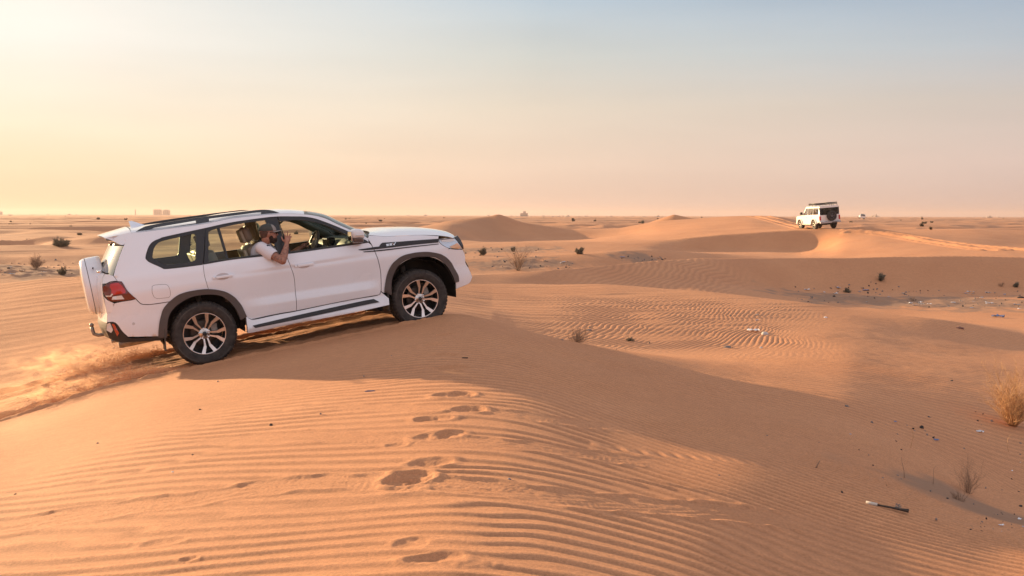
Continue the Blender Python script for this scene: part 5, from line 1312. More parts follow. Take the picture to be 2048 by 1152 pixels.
def make_person():
    P = empty('person')
    SK = skin_mat(); V3 = Vector
    H = V3((0.958, -0.865, 1.524))     # middle of the head
    sh_r = V3((0.845, -0.870, 1.350)); el_r = V3((1.035, -1.125, 1.170)); wr_r = V3((1.132, -1.020, 1.352))
    sh_l = V3((0.96, -0.50, 1.345)); el_l = V3((1.18, -0.32, 1.13)); wr_l = V3((1.46, -0.30, 1.25))
    hip = V3((1.0, -0.46, 0.96)); chest = V3((0.895, -0.690, 1.265))
    S = []
    # torso
    S += [capsule(hip, chest, 0.15, 0.15), capsule(chest + V3((0, 0.12, 0.02)), chest + V3((0, -0.12, 0.02)), 0.12, 0.12), capsule(sh_r, sh_l, 0.070, 0.070)]
    nk = V3((0.908, -0.800, 1.392))
    S += [capsule(nk, H + V3((-0.035, 0.0, -0.07)), 0.062, 0.058)]
    # head: skull, face, jaw, nose, ears, brow
    S += [ellip(H + V3((-0.012, 0, 0.022)), (0.100, 0.077, 0.098)), ellip(H + V3((0.030, 0, -0.035)), (0.066, 0.060, 0.085)), ellip(H + V3((0.052, 0, -0.082)), (0.045, 0.044, 0.036)),
          capsule(H + V3((0.088, 0, 0.005)), H + V3((0.108, 0, -0.028)), 0.010, 0.014), ellip(H + V3((0.078, 0, 0.022)), (0.018, 0.046, 0.014)),
          ellip(H + V3((-0.010, -0.078, -0.012)), (0.018, 0.011, 0.031), Matrix.Rotation(R(12), 3, 'Y')), ellip(H + V3((-0.010, 0.078, -0.012)), (0.018, 0.011, 0.031)),
          ellip(H + V3((0.090, 0, -0.058)), (0.012, 0.024, 0.010))]
    # arms
    S += [capsule(sh_r, el_r, 0.068, 0.046), capsule(el_r, el_r.lerp(wr_r, 0.35), 0.046, 0.050), capsule(el_r.lerp(wr_r, 0.35), wr_r, 0.050, 0.030),
          capsule(sh_l, el_l, 0.066, 0.046), capsule(el_l, wr_l, 0.047, 0.030)]
    # thighs, shins, feet
    for y in (-0.58, -0.36):
        S += [capsule(hip + V3((0, y - hip.y, -0.02)), V3((1.44, y, 1.00)), 0.090, 0.065), capsule(V3((1.44, y, 1.00)), V3((1.72, y, 0.66)), 0.062, 0.042), capsule(V3((1.72, y, 0.64)), V3((1.90, y, 0.64)), 0.040, 0.032)]
    # right hand on the door pillar: palm, then five separate fingers
    pal = wr_r + V3((0.022, 0.022, 0.055))
    S += [capsule(wr_r, pal, 0.028, 0.032), ellip(pal + V3((0.004, 0.002, 0.012)), (0.040, 0.018, 0.042), Matrix.Rotation(R(8), 3, 'Y'))]
    def finger(b, pts, r_):
        q = V3(b); out = []
        for d in pts:
            n_ = q + V3(d); out.append(capsule(q, n_, r_, r_ * 0.92)); q = n_; r_ *= 0.92
        return out
    k = pal + V3((0.006, 0, 0.044))
    S += finger(k + V3((-0.022, 0.0, -0.004)), [(-0.002, 0.004, 0.034), (0.004, 0.012, 0.024), (0.006, 0.012, 0.014)], 0.0100)
    S += finger(k + V3((-0.001, -0.002, 0.0)), [(0.008, 0.004, 0.036), (0.008, 0.014, 0.026), (0.008, 0.014, 0.014)], 0.0095)
    S += finger(k + V3((0.018, -0.002, -0.006)), [(0.014, 0.004, 0.028), (0.013, 0.014, 0.014), (0.006, 0.018, -0.006)], 0.0098)
    S += finger(k + V3((0.032, -0.002, -0.018)), [(0.015, 0.004, 0.020), (0.008, 0.018, 0.004), (0.000, 0.016, -0.012)], 0.0092)
    S += finger(pal + V3((-0.024, 0.0, -0.014)), [(-0.026, -0.002, 0.022), (-0.010, 0.004, 0.028), (-0.002, 0.008, 0.018)], 0.0110)
    # left hand round the steering wheel
    S += [capsule(wr_l, wr_l + V3((0.06, -0.02, 0.035)), 0.028, 0.032)]
    for i in range(4): S += finger(wr_l + V3((0.075 + 0.004 * i, -0.05 + 0.019 * i, 0.050)), [(0.030, 0, 0.012), (0.016, 0, -0.020), (-0.012, 0, -0.018)], 0.0085)
    S += finger(wr_l + V3((0.05, -0.05, 0.02)), [(0.03, -0.01, -0.005), (0.022, 0.005, -0.01)], 0.010)
    body = fuse('body', S, SK, P, voxel=0.0048, smooth=3)
    # shirt with short sleeves
    SW = M('white_shirt_cloth', (0.74, 0.72, 0.76), 0.85, bump=0.35, nscale=14)
    slv = sh_r.lerp(el_r, 0.50)
    sh = [capsule(hip + V3((0, 0, 0.02)), chest, 0.168, 0.166), capsule(chest + V3((0, 0.10, 0.02)), chest + V3((0, -0.10, 0.02)), 0.132, 0.132), capsule(sh_r, sh_l, 0.083, 0.083), capsule(sh_r, slv, 0.082, 0.080), capsule(sh_l, sh_l.lerp(el_l, 0.5), 0.080, 0.076),
          capsule(nk + V3((0, 0, -0.05)), nk + V3((0, 0, 0.012)), 0.090, 0.078)]
    dirv = (el_r - sh_r).normalized()
    so = fuse('shirt', sh, SW, P, voxel=0.008, smooth=5, cut=[(slv + dirv * 0.045, dirv), (nk + V3((0.0, 0, 0.052)), V3((-0.1, 0, 1)))])
    col_ = Mesher(); col_.lathe([(0.070, 0.0), (0.078, 0.004), (0.080, 0.020), (0.072, 0.026), (0.066, 0.022)], 28, 0, axis='z', c=tuple(nk + V3((-0.004, 0, 0.036)))); col_.build('collar', [M('black_collar', (0.02, 0.02, 0.022), 0.8)], P)
    # dark crest on the sleeve
    cr = Mesher(); c0 = sh_r.lerp(el_r, 0.22) + V3((0.032, -0.045, 0.062)); nz_ = V3((0.35, -0.75, 0.55)).normalized(); ux = V3((1, 0.35, -0.16)).normalized(); ux = (ux - nz_ * ux.dot(nz_)).normalized(); uy = nz_.cross(ux)
    shp = [(-0.019, 0.017), (0, 0.021), (0.019, 0.017), (0.018, -0.004), (0.0, -0.024), (-0.018, -0.004)]
    cr.add([c0 + ux * a + uy * b_ for a, b_ in shp] + [c0 + ux * a + uy * b_ - nz_ * 0.012 for a, b_ in shp], [tuple(range(6)), *[(i, (i + 1) % 6, 6 + (i + 1) % 6, 6 + i) for i in range(6)]], 0, False)
    cr.add([c0 + ux * a + uy * b_ + nz_ * 0.001 for a, b_ in ((-0.010, 0.004), (0.000, -0.010), (0.012, 0.010), (0.001, -0.003))], [(0, 1, 2, 3)], 1, False)
    fix_normals(cr.build('sleeve_crest', [M('crest_navy', (0.02, 0.02, 0.035), 0.6), M('crest_thread', (0.6, 0.6, 0.65), 0.6)], P))
    tr_ = []
    for y in (-0.58, -0.36):
        tr_ += [capsule(hip + V3((0, y - hip.y, -0.02)), V3((1.44, y, 1.00)), 0.103, 0.078), capsule(V3((1.44, y, 1.00)), V3((1.70, y, 0.69)), 0.076, 0.056)]
    fuse('trousers', tr_, M('dark_trousers', (0.05, 0.05, 0.06), 0.85), P, voxel=0.012, smooth=3)
    # beard and hair
    BD = M('dark_beard', (0.035, 0.018, 0.012), 0.9, bump=1.0, nscale=160)
    fuse('beard', [ellip(H + V3((0.046, 0, -0.085)), (0.056, 0.056, 0.048)), ellip(H + V3((0.018, -0.030, -0.060)), (0.036, 0.038, 0.055)), ellip(H + V3((0.018, 0.030, -0.060)), (0.036, 0.038, 0.055)), ellip(H + V3((0.085, 0, -0.045)), (0.014, 0.030, 0.009)), ellip(H + V3((0.060, 0, -0.115)), (0.040, 0.035, 0.030))], BD, P, voxel=0.005, smooth=2)
    fuse('hair', [ellip(H + V3((-0.030, 0, 0.012)), (0.085, 0.0795, 0.062)), ellip(H + V3((-0.050, 0, -0.020)), (0.058, 0.066, 0.040))], M('short_hair', (0.10, 0.055, 0.04), 0.9, bump=0.8, nscale=180), P, voxel=0.006, smooth=2)
    # cap
    cap = empty('cap', (0, 0, 0), P)
    CG = M('cap_cloth', (0.055, 0.058, 0.052), 0.85, bump=0.3, nscale=60); CP = M('cap_pale_panel', (0.30, 0.27, 0.25), 0.85)
    tilt = Matrix.Rotation(R(4), 3, 'Y')
    bm = bmesh.new(); bmesh.ops.create_uvsphere(bm, u_segments=36, v_segments=20, radius=1)
    V = []
    for v in bm.verts: V.append(tilt @ Vector((v.co.x * 0.112, v.co.y * 0.088, max(v.co.z, -0.08) * 0.092)) + H + V3((-0.008, 0, 0.035)))
    F = [tuple(v.index for v in f.verts) for f in bm.faces if f.calc_center_median().z > -0.06]; FM = [1 if (bm_c.x > 0.42 and bm_c.z < 0.93) else 0 for bm_c in [f.calc_center_median() for f in bm.faces if f.calc_center_median().z > -0.06]]
    m = Mesher(); b0 = len(m.v); m.v += [tuple(q) for q in V]; m.f += F; m.m += FM; m.s += [True] * len(F); bm.free(); m.build('crown', [CG, CP], cap)
    m = Mesher(); rows = []
    for i in range(9):
        t = i / 8; row = []
        for j in range(13):
            a = R(-62 + 124 * j / 12); rr_ = 1.0 + 0.72 * t * (math.cos(a * 1.25) ** 0.8 if math.cos(a * 1.25) > 0 else 0)
            row.append(tilt @ Vector((0.108 * rr_ * math.cos(a), 0.086 * (1 + 0.08 * t) * math.sin(a), -0.006 - 0.016 * (math.sin(a)) ** 2 * (0.5 + t) + 0.004 * t)) + H + V3((-0.008, 0, 0.037)))
        rows.append(row)
    m.sheet(rows); m.sheet([[q - V3((0, 0, 0.004)) for q in r_] for r_ in rows], flip=True); m.sheet([rows[-1], [q - V3((0, 0, 0.004)) for q in rows[-1]]]); fix_normals(m.build('peak', [CP], cap))
    # glasses
    g = Mesher(); g.tube([H + V3((-0.01, -0.080, 0.012)), H + V3((0.06, -0.076, 0.012)), H + V3((0.092, -0.062, 0.010))], 0.0035, 6); g.tube([H + V3((-0.01, 0.080, 0.012)), H + V3((0.06, 0.076, 0.012)), H + V3((0.092, 0.062, 0.010))], 0.0035, 6); g.tube([H + V3((0.103, -0.02, 0.012)), H + V3((0.103, 0.02, 0.012))], 0.003, 6)
    for s in (-1, 1):
        V, F = ellip(H + V3((0.094, s * 0.037, 0.002)), (0.008, 0.027, 0.021), Matrix.Rotation(R(-s * 22), 3, 'Z')); g.add(V, F)
    g.build('sunglasses', [M('dark_glasses', (0.01, 0.01, 0.012), 0.1, coat=1)], P)
    return P
man = make_person()
man.matrix_world = wagon.matrix_world.copy()
tag(man, 'bearded man in cap and white shirt leaning his tattooed arm out of the near wagon', 'person')
# ------------------------------------------------------------------ the boxy off-roader on the far crest
WHITEF = M('white_paint_plain', (0.80, 0.79, 0.77), 0.32, coat=0.6)
def w2(x, z):
    w = 0.90 if z < 1.22 else 0.90 - 0.17 * (z - 1.22)
    t = min(max((x - 4.0 + 0.0) / 0.55, 0), 1); w -= 0.06 * t * t
    t = min(max((-0.95 - x) / 0.15, 0), 1); w -= 0.05 * t * t
    return w
def make_offroader():
    c = empty('off_road_car')
    def P2(name, outl, mats, holes=(), sides=(-1, 1), parent=None, **k):
        o = None
        for s in sides:
            m = Mesher(); m.panel(outl, holes, side=s, wf=w2, **k); o = m.build(name, mats, parent or c)
        return o
    # x from the rear axle; wheelbase 2.73
    AR = [(x, z) for x, z in arc_circle(0, 0.42, 0.50, 10, 170, 12)]
    lower = [(-1.02, 0.62), (-1.08, 0.90), (-1.08, 1.20), (-0.98, 1.90), (1.45, 1.93), (1.62, 1.88), (2.12, 1.28), (2.25, 1.22), (3.30, 1.14), (3.46, 1.05), (3.50, 0.62), (3.20, 0.58)] + [(2.73 + x, z) for x, z in arc_circle(0, 0.42, 0.49, 12, 168, 12)] + [(2.2, 0.52), (0.55, 0.50)] + [(x, z) for x, z in arc_circle(0, 0.42, 0.50, 12, 168, 12)]
    win1 = [(1.18, 1.26), (1.18, 1.80), (1.55, 1.80), (2.00, 1.26)]; win2 = [(0.22, 1.26), (0.22, 1.80), (1.08, 1.80), (1.08, 1.26)]; win3 = [(-0.92, 1.26), (-0.86, 1.80), (0.12, 1.80), (0.12, 1.26)]
    b = Mesher()
    for s in (-1, 1): b.panel(lower, [win1, win2, win3], side=s, wf=w2, flange=0.05, shrink=0, grid=0.12, step=0.08)
    def cross(pts, drop=0.0, cz=0.03, n=10):
        rows = []
        for x, z in pts:
            w = w2(x, z) ; rows.append([(x, w * u, z + cz * (1 - u ** 4)) for u in np.linspace(-1, 1, n + 1)])
        return rows
    b.sheet(cross([(-0.98, 1.90), (0.3, 1.925), (1.45, 1.93), (1.62, 1.88)]), 0, flip=True)
    b.sheet(cross([(2.12, 1.28), (2.25, 1.22), (3.30, 1.14), (3.46, 1.05), (3.50, 0.62)]), 0, flip=True)
    b.sheet(cross([(-1.08, 1.20), (-1.08, 0.90), (-1.02, 0.62)], cz=0.0), 0, flip=True)
    # rear frame round the glass
    b.box(-1.085, -1.0, -0.80, 0.80, 1.78, 1.92, 0)
    fix_normals(b.build('body', [WHITEF], c))
    # dark rear window frame, see-through glass
    rp = []
    for s in (-1, 1):
        m = Mesher(); m.box(-1.07, -1.00, min(s * 0.70, s * 0.84), max(s * 0.70, s * 0.84), 1.20, 1.84, 0, bev=0.01); m.build('rear_pillar', [GLOSSB], c)
    m = Mesher(); m.box(-1.06, -1.02, 0.18 - 0.42, 0.18 - 0.37, 1.20, 1.80, 0); m.build('rear_window_divider', [GLOSSB], c)
    m = Mesher(); m.box(-1.05, -1.04, -0.72, 0.72, 1.20, 1.82, 0); m.build('rear_window', [glass_mat('smoked_glass', (0.22, 0.24, 0.25), 0.6)], c)
    G2 = glass_mat('sunlit_glass', (0.75, 0.75, 0.70), 1.6)
    for s in (-1, 1):
        for w in (win1, win2, win3):
            m = Mesher(); m.panel(w, side=s, wf=w2, off=-0.03, flange=0, shrink=-0.01, grid=0); m.build('side_window', [G2], c)
        for xx in (1.13, 0.17):
            m = Mesher(); m.panel([(xx - 0.035, 1.26), (xx - 0.035, 1.80), (xx + 0.035, 1.80), (xx + 0.035, 1.26)], side=s, wf=w2, off=0.004, flange=0.0, shrink=0, grid=0); m.build('door_pillar', [M('pillar_dark', (0.05, 0.045, 0.04), 0.6)], c)
        m = Mesher(); m.box(1.28, 1.40, s * 0.90 - 0.012, s * 0.90 + 0.012, 1.02, 1.05, 0); m.build('door_handle', [BLACK], c)
        m = Mesher(); m.box(0.32, 0.44, s * 0.90 - 0.012, s * 0.90 + 0.012, 1.02, 1.05, 0); m.build('door_handle', [BLACK], c)
        m = Mesher(); m.box(0.55, 2.15, min(s * 0.82, s * 0.98), max(s * 0.82, s * 0.98), 0.44, 0.50, 0, bev=0.015); m.build('side_step', [M('pale_step', (0.55, 0.5, 0.45), 0.5)], c)
        m = Mesher(); m.box(-1.105, -1.02, min(s * 0.76, s * 0.895), max(s * 0.76, s * 0.895), 0.78, 1.12, 0, bev=0.02); m.build('tail_light', [REDL], c)
        m = Mesher(); m.box(2.05, 2.19, min(s * 0.92, s * 1.14), max(s * 0.92, s * 1.14), 1.28, 1.50, 0, bev=0.03); m.tube([(2.12, s * 0.86, 1.27), (2.12, s * 0.98, 1.33)], 0.03, 8); m.build('door_mirror', [BLACK], c)
        for cx in (0, 2.73):
            m = Mesher()
            a = arc_circle(cx, 0.42, 0.56, 8, 172, 16) + arc_circle(cx, 0.42, 0.48, 172, 8, 16)
            m.panel(a, side=s, wf=lambda x, z: 0.97, flange=0.09, shrink=0, grid=0); m.build('wheel_arch', [WHITEF], c)
    ub = Mesher(); ub.box(-1.0, 3.4, -0.55, 0.55, 0.42, 0.60, 0)
    for s in (-1, 1):
        for cx in (0, 2.73):
            ub.lathe([(0.52, s * 0.45), (0.52, s * 0.88)], 20, 0, c=(cx, 0, 0.42), arc=(R(-5), R(185)))
    ub.tube([(0, -0.7, 0.42), (0, 0.7, 0.42)], 0.07, 8); ub.tube([(2.73, -0.7, 0.42), (2.73, 0.7, 0.42)], 0.07, 8)
    ub.tube([(-0.9, 0.35, 0.42), (-1.12, 0.35, 0.40)], 0.035, 8)
    ub.build('underbody', [DARK], c)
    m = Mesher(); m.box(-1.24, -1.02, -0.88, 0.88, 0.52, 0.66, 0, bev=0.03); m.box(-1.245, -1.235, -0.55, -0.10, 0.54, 0.60, 1); m.build('rear_bumper', [M('worn_grey_bumper', (0.38, 0.36, 0.36), 0.5), DARK], c)
    m = Mesher(); m.box(3.48, 3.66, -0.86, 0.86, 0.50, 0.70, 0, bev=0.03); m.build('front_bumper', [WHITEF], c)
    m = Mesher(); m.box(3.49, 3.53, -0.60, 0.60, 0.72, 1.02, 0, bev=0.01); m.build('grille', [BLACK], c)
    m = Mesher(); m.sheet([[(1.60, y, 1.84) for y in np.linspace(-0.74, 0.74, 5)], [(2.10, y, 1.27) for y in np.linspace(-0.84, 0.84, 5)]]); m.build('windscreen', [G2], c)
    # snorkel up the pillar
    # wheels
    for x in (0, 2.73):
        for s in (-1, 1):
            w = empty('wheel', (x, s * 0.79, 0.42), c); w.rotation_euler = (0, 0.3, 0 if s < 0 else PI)
            m = Mesher(); m.lathe([(0.20, -0.10), (0.27, -0.125), (0.37, -0.125), (0.41, -0.09), (0.42, 0), (0.41, 0.09), (0.37, 0.125), (0.20, 0.12)], 40, 0, mod=lambda i, k, r_: r_ - (0.015 if (k % 2 and r_ > 0.40) else 0)); m.build('tyre', [RUBBER], w)
            m = Mesher(); m.lathe([(0.0, -0.07), (0.06, -0.075), (0.08, -0.03)], 20, 0); m.lathe([(0.195, -0.115), (0.215, -0.12), (0.20, 0.0), (0.05, 0.02), (0, 0.02)], 30, 1)
            for k in range(5):
                a = R(72 * k); m.tube([(0.05 * math.cos(a), -0.055, 0.05 * math.sin(a)), (0.20 * math.cos(a), -0.10, 0.20 * math.sin(a))], 0.030, 6, 0)
            fix_normals(m.build('rim', [M('pale_rim', (0.68, 0.62, 0.52), 0.4, metal=0.4), RIMDARK], w))
    # spare wheel on the back door, offset to the right
    sp = empty('spare_wheel', (-1.20, -0.12, 1.10), c); sp.rotation_euler = (0, 0, R(-90))
    m = Mesher(); m.lathe([(0.20, -0.10), (0.27, -0.125), (0.37, -0.125), (0.41, -0.09), (0.42, 0), (0.41, 0.09), (0.37, 0.125), (0.20, 0.12)], 40, 0, mod=lambda i, k, r_: r_ - (0.015 if (k % 2 and r_ > 0.40) else 0)); m.build('tyre', [M('spare_rubber', (0.022, 0.020, 0.020), 0.7)], sp)
    m = Mesher(); m.lathe([(0.0, -0.07), (0.06, -0.075), (0.08, -0.03)], 20, 0); m.lathe([(0.195, -0.115), (0.215, -0.12), (0.20, 0.0), (0.05, 0.02), (0, 0.02)], 30, 1)
    for k in range(5):
        a = R(72 * k + 10); m.tube([(0.05 * math.cos(a), -0.055, 0.05 * math.sin(a)), (0.20 * math.cos(a), -0.10, 0.20 * math.sin(a))], 0.030, 6, 0)
    fix_normals(m.build('rim', [M('grey_rim', (0.14, 0.14, 0.16), 0.45, metal=0.3), RIMDARK], sp))
    # roof rack
    m = Mesher()
    zt = 2.16
    rr_ = [(-0.98, 0.72), (1.15, 0.72), (1.45, 0.60), (1.45, -0.60), (1.15, -0.72), (-0.98, -0.72)]
    m.tube([(x, y, zt - (0.08 if x > 1.3 else 0)) for x, y in rr_], 0.040, 8, closed=True)
    m.tube([(x, y, zt - 0.10) for x, y in rr_], 0.026, 8, closed=True)
    for x in (-0.95, -0.25, 0.45, 1.10):
        m.tube([(x, -0.72, zt - 0.10), (x, 0.72, zt - 0.10)], 0.016, 6)
        for s in (-1, 1): m.tube([(x, s * 0.72, zt), (x, s * 0.76, 1.90)], 0.020, 6)
    m.tube([(-0.98, -0.25, zt), (-1.0, -0.25, 1.90)], 0.02, 6)
    m.build('roof_rack', [BLACK], c)
    # seats and the rest seen through the glass
    for x, y in ((1.15, 0.38), (1.15, -0.38), (0.25, 0.38), (0.25, -0.38)):
        m = Mesher(); m.box(x - 0.07, x + 0.07, y - 0.22, y + 0.22, 0.85, 1.45, 0, bev=0.04); m.box(x - 0.05, x + 0.05, y - 0.12, y + 0.12, 1.46, 1.65, 0, bev=0.03); m.build('seat', [M('ochre_seat', (0.36, 0.28, 0.12), 0.7)], c)
    m = Mesher(); m.box(-0.95, 2.1, -0.80, 0.80, 0.62, 0.70, 0); m.box(1.75, 2.15, -0.82, 0.82, 0.7, 1.22, 0); m.build('cabin_floor', [DARK], c)
    return c
off = make_offroader()
pr = sight(1631, 456.5, 83.0)
hd = R(7.5)      # heading, left of straight ahead
ex = Vector((-math.sin(hd), math.cos(hd), 0.0)).normalized(); ey = Vector((-ex.y, ex.x, 0))
def seat_on_ground(o, base, ex, ey, wb, tr, sink=0.03):
    """set the four wheels on the sand"""
    pts = [base, base + ex * wb, base - ey * 0, ]
    zz = lambda p: gz(p.x, p.y)
    a = base - ey * 0; r0 = zz(base + ey * tr); r1 = zz(base - ey * tr); f0 = zz(base + ex * wb + ey * tr); f1 = zz(base + ex * wb - ey * tr)
    zr = (r0 + r1) / 2; zf = (f0 + f1) / 2
    X = (Vector((ex.x * wb, ex.y * wb, zf - zr))).normalized(); Yv = Vector((ey.x * 2 * tr, ey.y * 2 * tr, ((r0 - r1) + (f0 - f1)) / 2)).normalized(); Z = X.cross(Yv).normalized(); Yv = Z.cross(X)
    Mx = Matrix((X, Yv, Z)).transposed().to_4x4()
    o.matrix_world = Matrix.Translation(Vector((base.x, base.y, zr - sink))) @ Mx
basep = Vector((pr.x, pr.y, 0)) - ey * 0.80
seat_on_ground(off, basep, ex, ey, 2.73, 0.79)
print('offroader z', off.location, 'want', pr.z)
tag(off, 'boxy white off road car with black roof rack on the far dune crest', 'off road car')

# ------------------------------------------------------------------ a third car, tiny and far
def make_far_car():
    c = empty('distant_car')
    m = Mesher()
    prof = [(-1.05, 0.5), (-1.08, 1.2), (-0.95, 1.75), (1.3, 1.80), (2.1, 1.25), (3.4, 1.10), (3.5, 0.5)]
    m.prism(prof, -0.93, 0.93); fix_normals(m.build('body', [WHITEF], c))
    m = Mesher(); m.box(-1.10, -0.96, -0.75, 0.75, 1.22, 1.66, 0, rot=Matrix.Rotation(R(10), 3, 'Y')); m.build('rear_window', [GLOSSB], c)
    for s in (-1, 1):
        m = Mesher(); m.box(-0.8, 1.5, s * 0.935 - 0.01, s * 0.935 + 0.01, 1.22, 1.62, 0); m.build('side_window', [GLOSSB], c)
        for x in (0, 2.8): m = Mesher(); m.lathe([(0, s * 0.16), (0.25, s * 0.16), (0.38, s * 0.12), (0.38, -s * 0.12), (0, -s * 0.14)], 20, 0, c=(x, s * 0.8, 0.38)); fix_normals(m.build('wheel', [RUBBER], c))
    m = Mesher(); m.box(-0.7, 1.2, -0.6, 0.6, 1.80, 1.90, 0); m.build('roof_load', [BLACK], c)
    return c
fc = make_far_car(); q = sight(1724, 437.5, 380); 
e1 = Vector((math.sin(R(12)), math.cos(R(12)), 0)); seat_on_ground(fc, Vector((q.x, q.y, 0)), e1, Vector((-e1.y, e1.x, 0)), 2.8, 0.8, 0.0)
fc.location.z = max(fc.location.z, q.z - 0.1)
tag(fc, 'tiny white car driving away far off, right of the off roader', 'car')

# ------------------------------------------------------------------ towers and low houses along the horizon
CONC = M('hazy_concrete', (0.36, 0.31, 0.28), 0.9); WIN = M('tower_windows', (0.10, 0.10, 0.11), 0.4)
def tower(px0, px1, ytop, D, label, steps=(), depth=None):
    a = sight(px0, 434, D); b_ = sight(px1, 434, D); top = sight((px0 + px1) / 2, ytop, D).z
    base = -1.6; w = b_.x - a.x; d = depth or w * 0.8
    t = empty('tower_block', ((a.x + b_.x) / 2, D, base)); H = top - base
    m = Mesher(); m.box(-w / 2, w / 2, 0, d, 0, H, 0)
    for (u0, u1, dh) in steps: m.box(-w / 2 + w * u0, -w / 2 + w * u1, d * .1, d * .9, H, H + dh, 0)
    nf = int(H / 3.2); nw = max(2, int(w / 4.0))
    for f in range(1, nf):
        for k in range(nw):
            cx = -w / 2 + (k + 0.5) * w / nw; m.box(cx - w / nw * 0.3, cx + w / nw * 0.3, -0.12, 0.1, f * 3.2 + 0.6, f * 3.2 + 2.0, 1)
    m.build('wall', [CONC, WIN], t)
    tag(t, label, 'tower block')
tower(307, 320.5, 419.5, 2400, 'left of the two hazy twin tower blocks above the wagon spare wheel', ((0.05, 0.35, 0.9), (0.6, 0.95, 0.9)))
tower(325.5, 337.5, 420.5, 2400, 'right of the two hazy twin tower blocks, with a stepped top', ((0.2, 0.75, 1.4),))
tower(-8, 1.5, 423, 2300, 'hazy tower block cut by the left edge of the photo')
tower(321, 325, 428.5, 2390, 'low slab between the two hazy twin tower blocks')
q = sight(271, 434, 2200); m = Mesher(); m.lathe([(1.3, 0), (1.1, 9), (0.9, 13.5), (0.0, 13.6)], 12, 0, axis='z'); o = m.build('chimney', [CONC]); o.location = (q.x, q.y, -1.5); tag(o, 'slim lone chimney on the horizon left of the twin tower blocks', 'chimney')
rnd = random.Random(3)
def house_mesh(k):
    m = Mesher(); w = 10; m.box(-w / 2, w / 2, -3, 3, 0, 4.5, 0); m.box(-w / 2 - 0.2, w / 2 + 0.2, -3.2, 3.2, 4.5, 4.9, 0)
    if k == 1: m.box(-1, 2.5, -2, 2, 4.9, 7.2, 0)
    if k == 2: m.lathe([(0.5, 4.9), (0.5, 9.0), (0.9, 9.2), (0, 10)], 10, 0, axis='z', c=(3, 0, 0)); m.lathe([(1.8, 4.9), (1.5, 6.2), (0.0, 7.0)], 12, 0, axis='z', c=(-1.5, 0, 0))
    for i in range(4): m.box(-w / 2 + 0.8 + i * 2.4, -w / 2 + 1.9 + i * 2.4, -3.06, -2.9, 1.6, 3.0, 1)
    me = bpy.data.objects
    o = m.build('house', [CONC, WIN]); return o
protos = [house_mesh(k) for k in range(3)]
spots = []
for px0, px1, n in ((5, 250, 9), (345, 420, 5), (720, 870, 8), (955, 1180, 34), (1180, 1330, 9), (1700, 2048, 22)):
    for i in range(n): spots.append(rnd.uniform(px0, px1))
spots += [1046, 1048, 1745, 1751, 1757]
for i, px in enumerate(spots):
    k = rnd.choice((0, 0, 1, 2)) if i < len(spots) - 5 else 1
    o = protos[k] if protos[k].get('used') is None else protos[k].copy()
    if o is protos[k]: o['used'] = 1
    else: COL.objects.link(o)
    D = rnd.uniform(1500, 2600); p_ = sight(px, 434, D)
    s = rnd.uniform(0.30, 0.60) * (2.4 if i >= len(spots) - 5 else 1)
    o.location = (p_.x, D, -1.9 ); o.scale = (s * rnd.uniform(0.7, 1.5), s, s * rnd.uniform(0.7, 1.2)); o.rotation_euler = (0, 0, rnd.uniform(-0.5, 0.5))
    wh = ('left of the wagon roof' if px < 430 else 'between wagon roof and pointed dune' if px < 900 else 'right of the pointed dune' if px < 1400 else 'right of the off roader'); tag(o, 'tiny hazy building on the horizon ' + wh, 'house', 'low buildings on the horizon ' + wh)
for o in bpy.data.objects:
    if 'used' in o: del o['used']
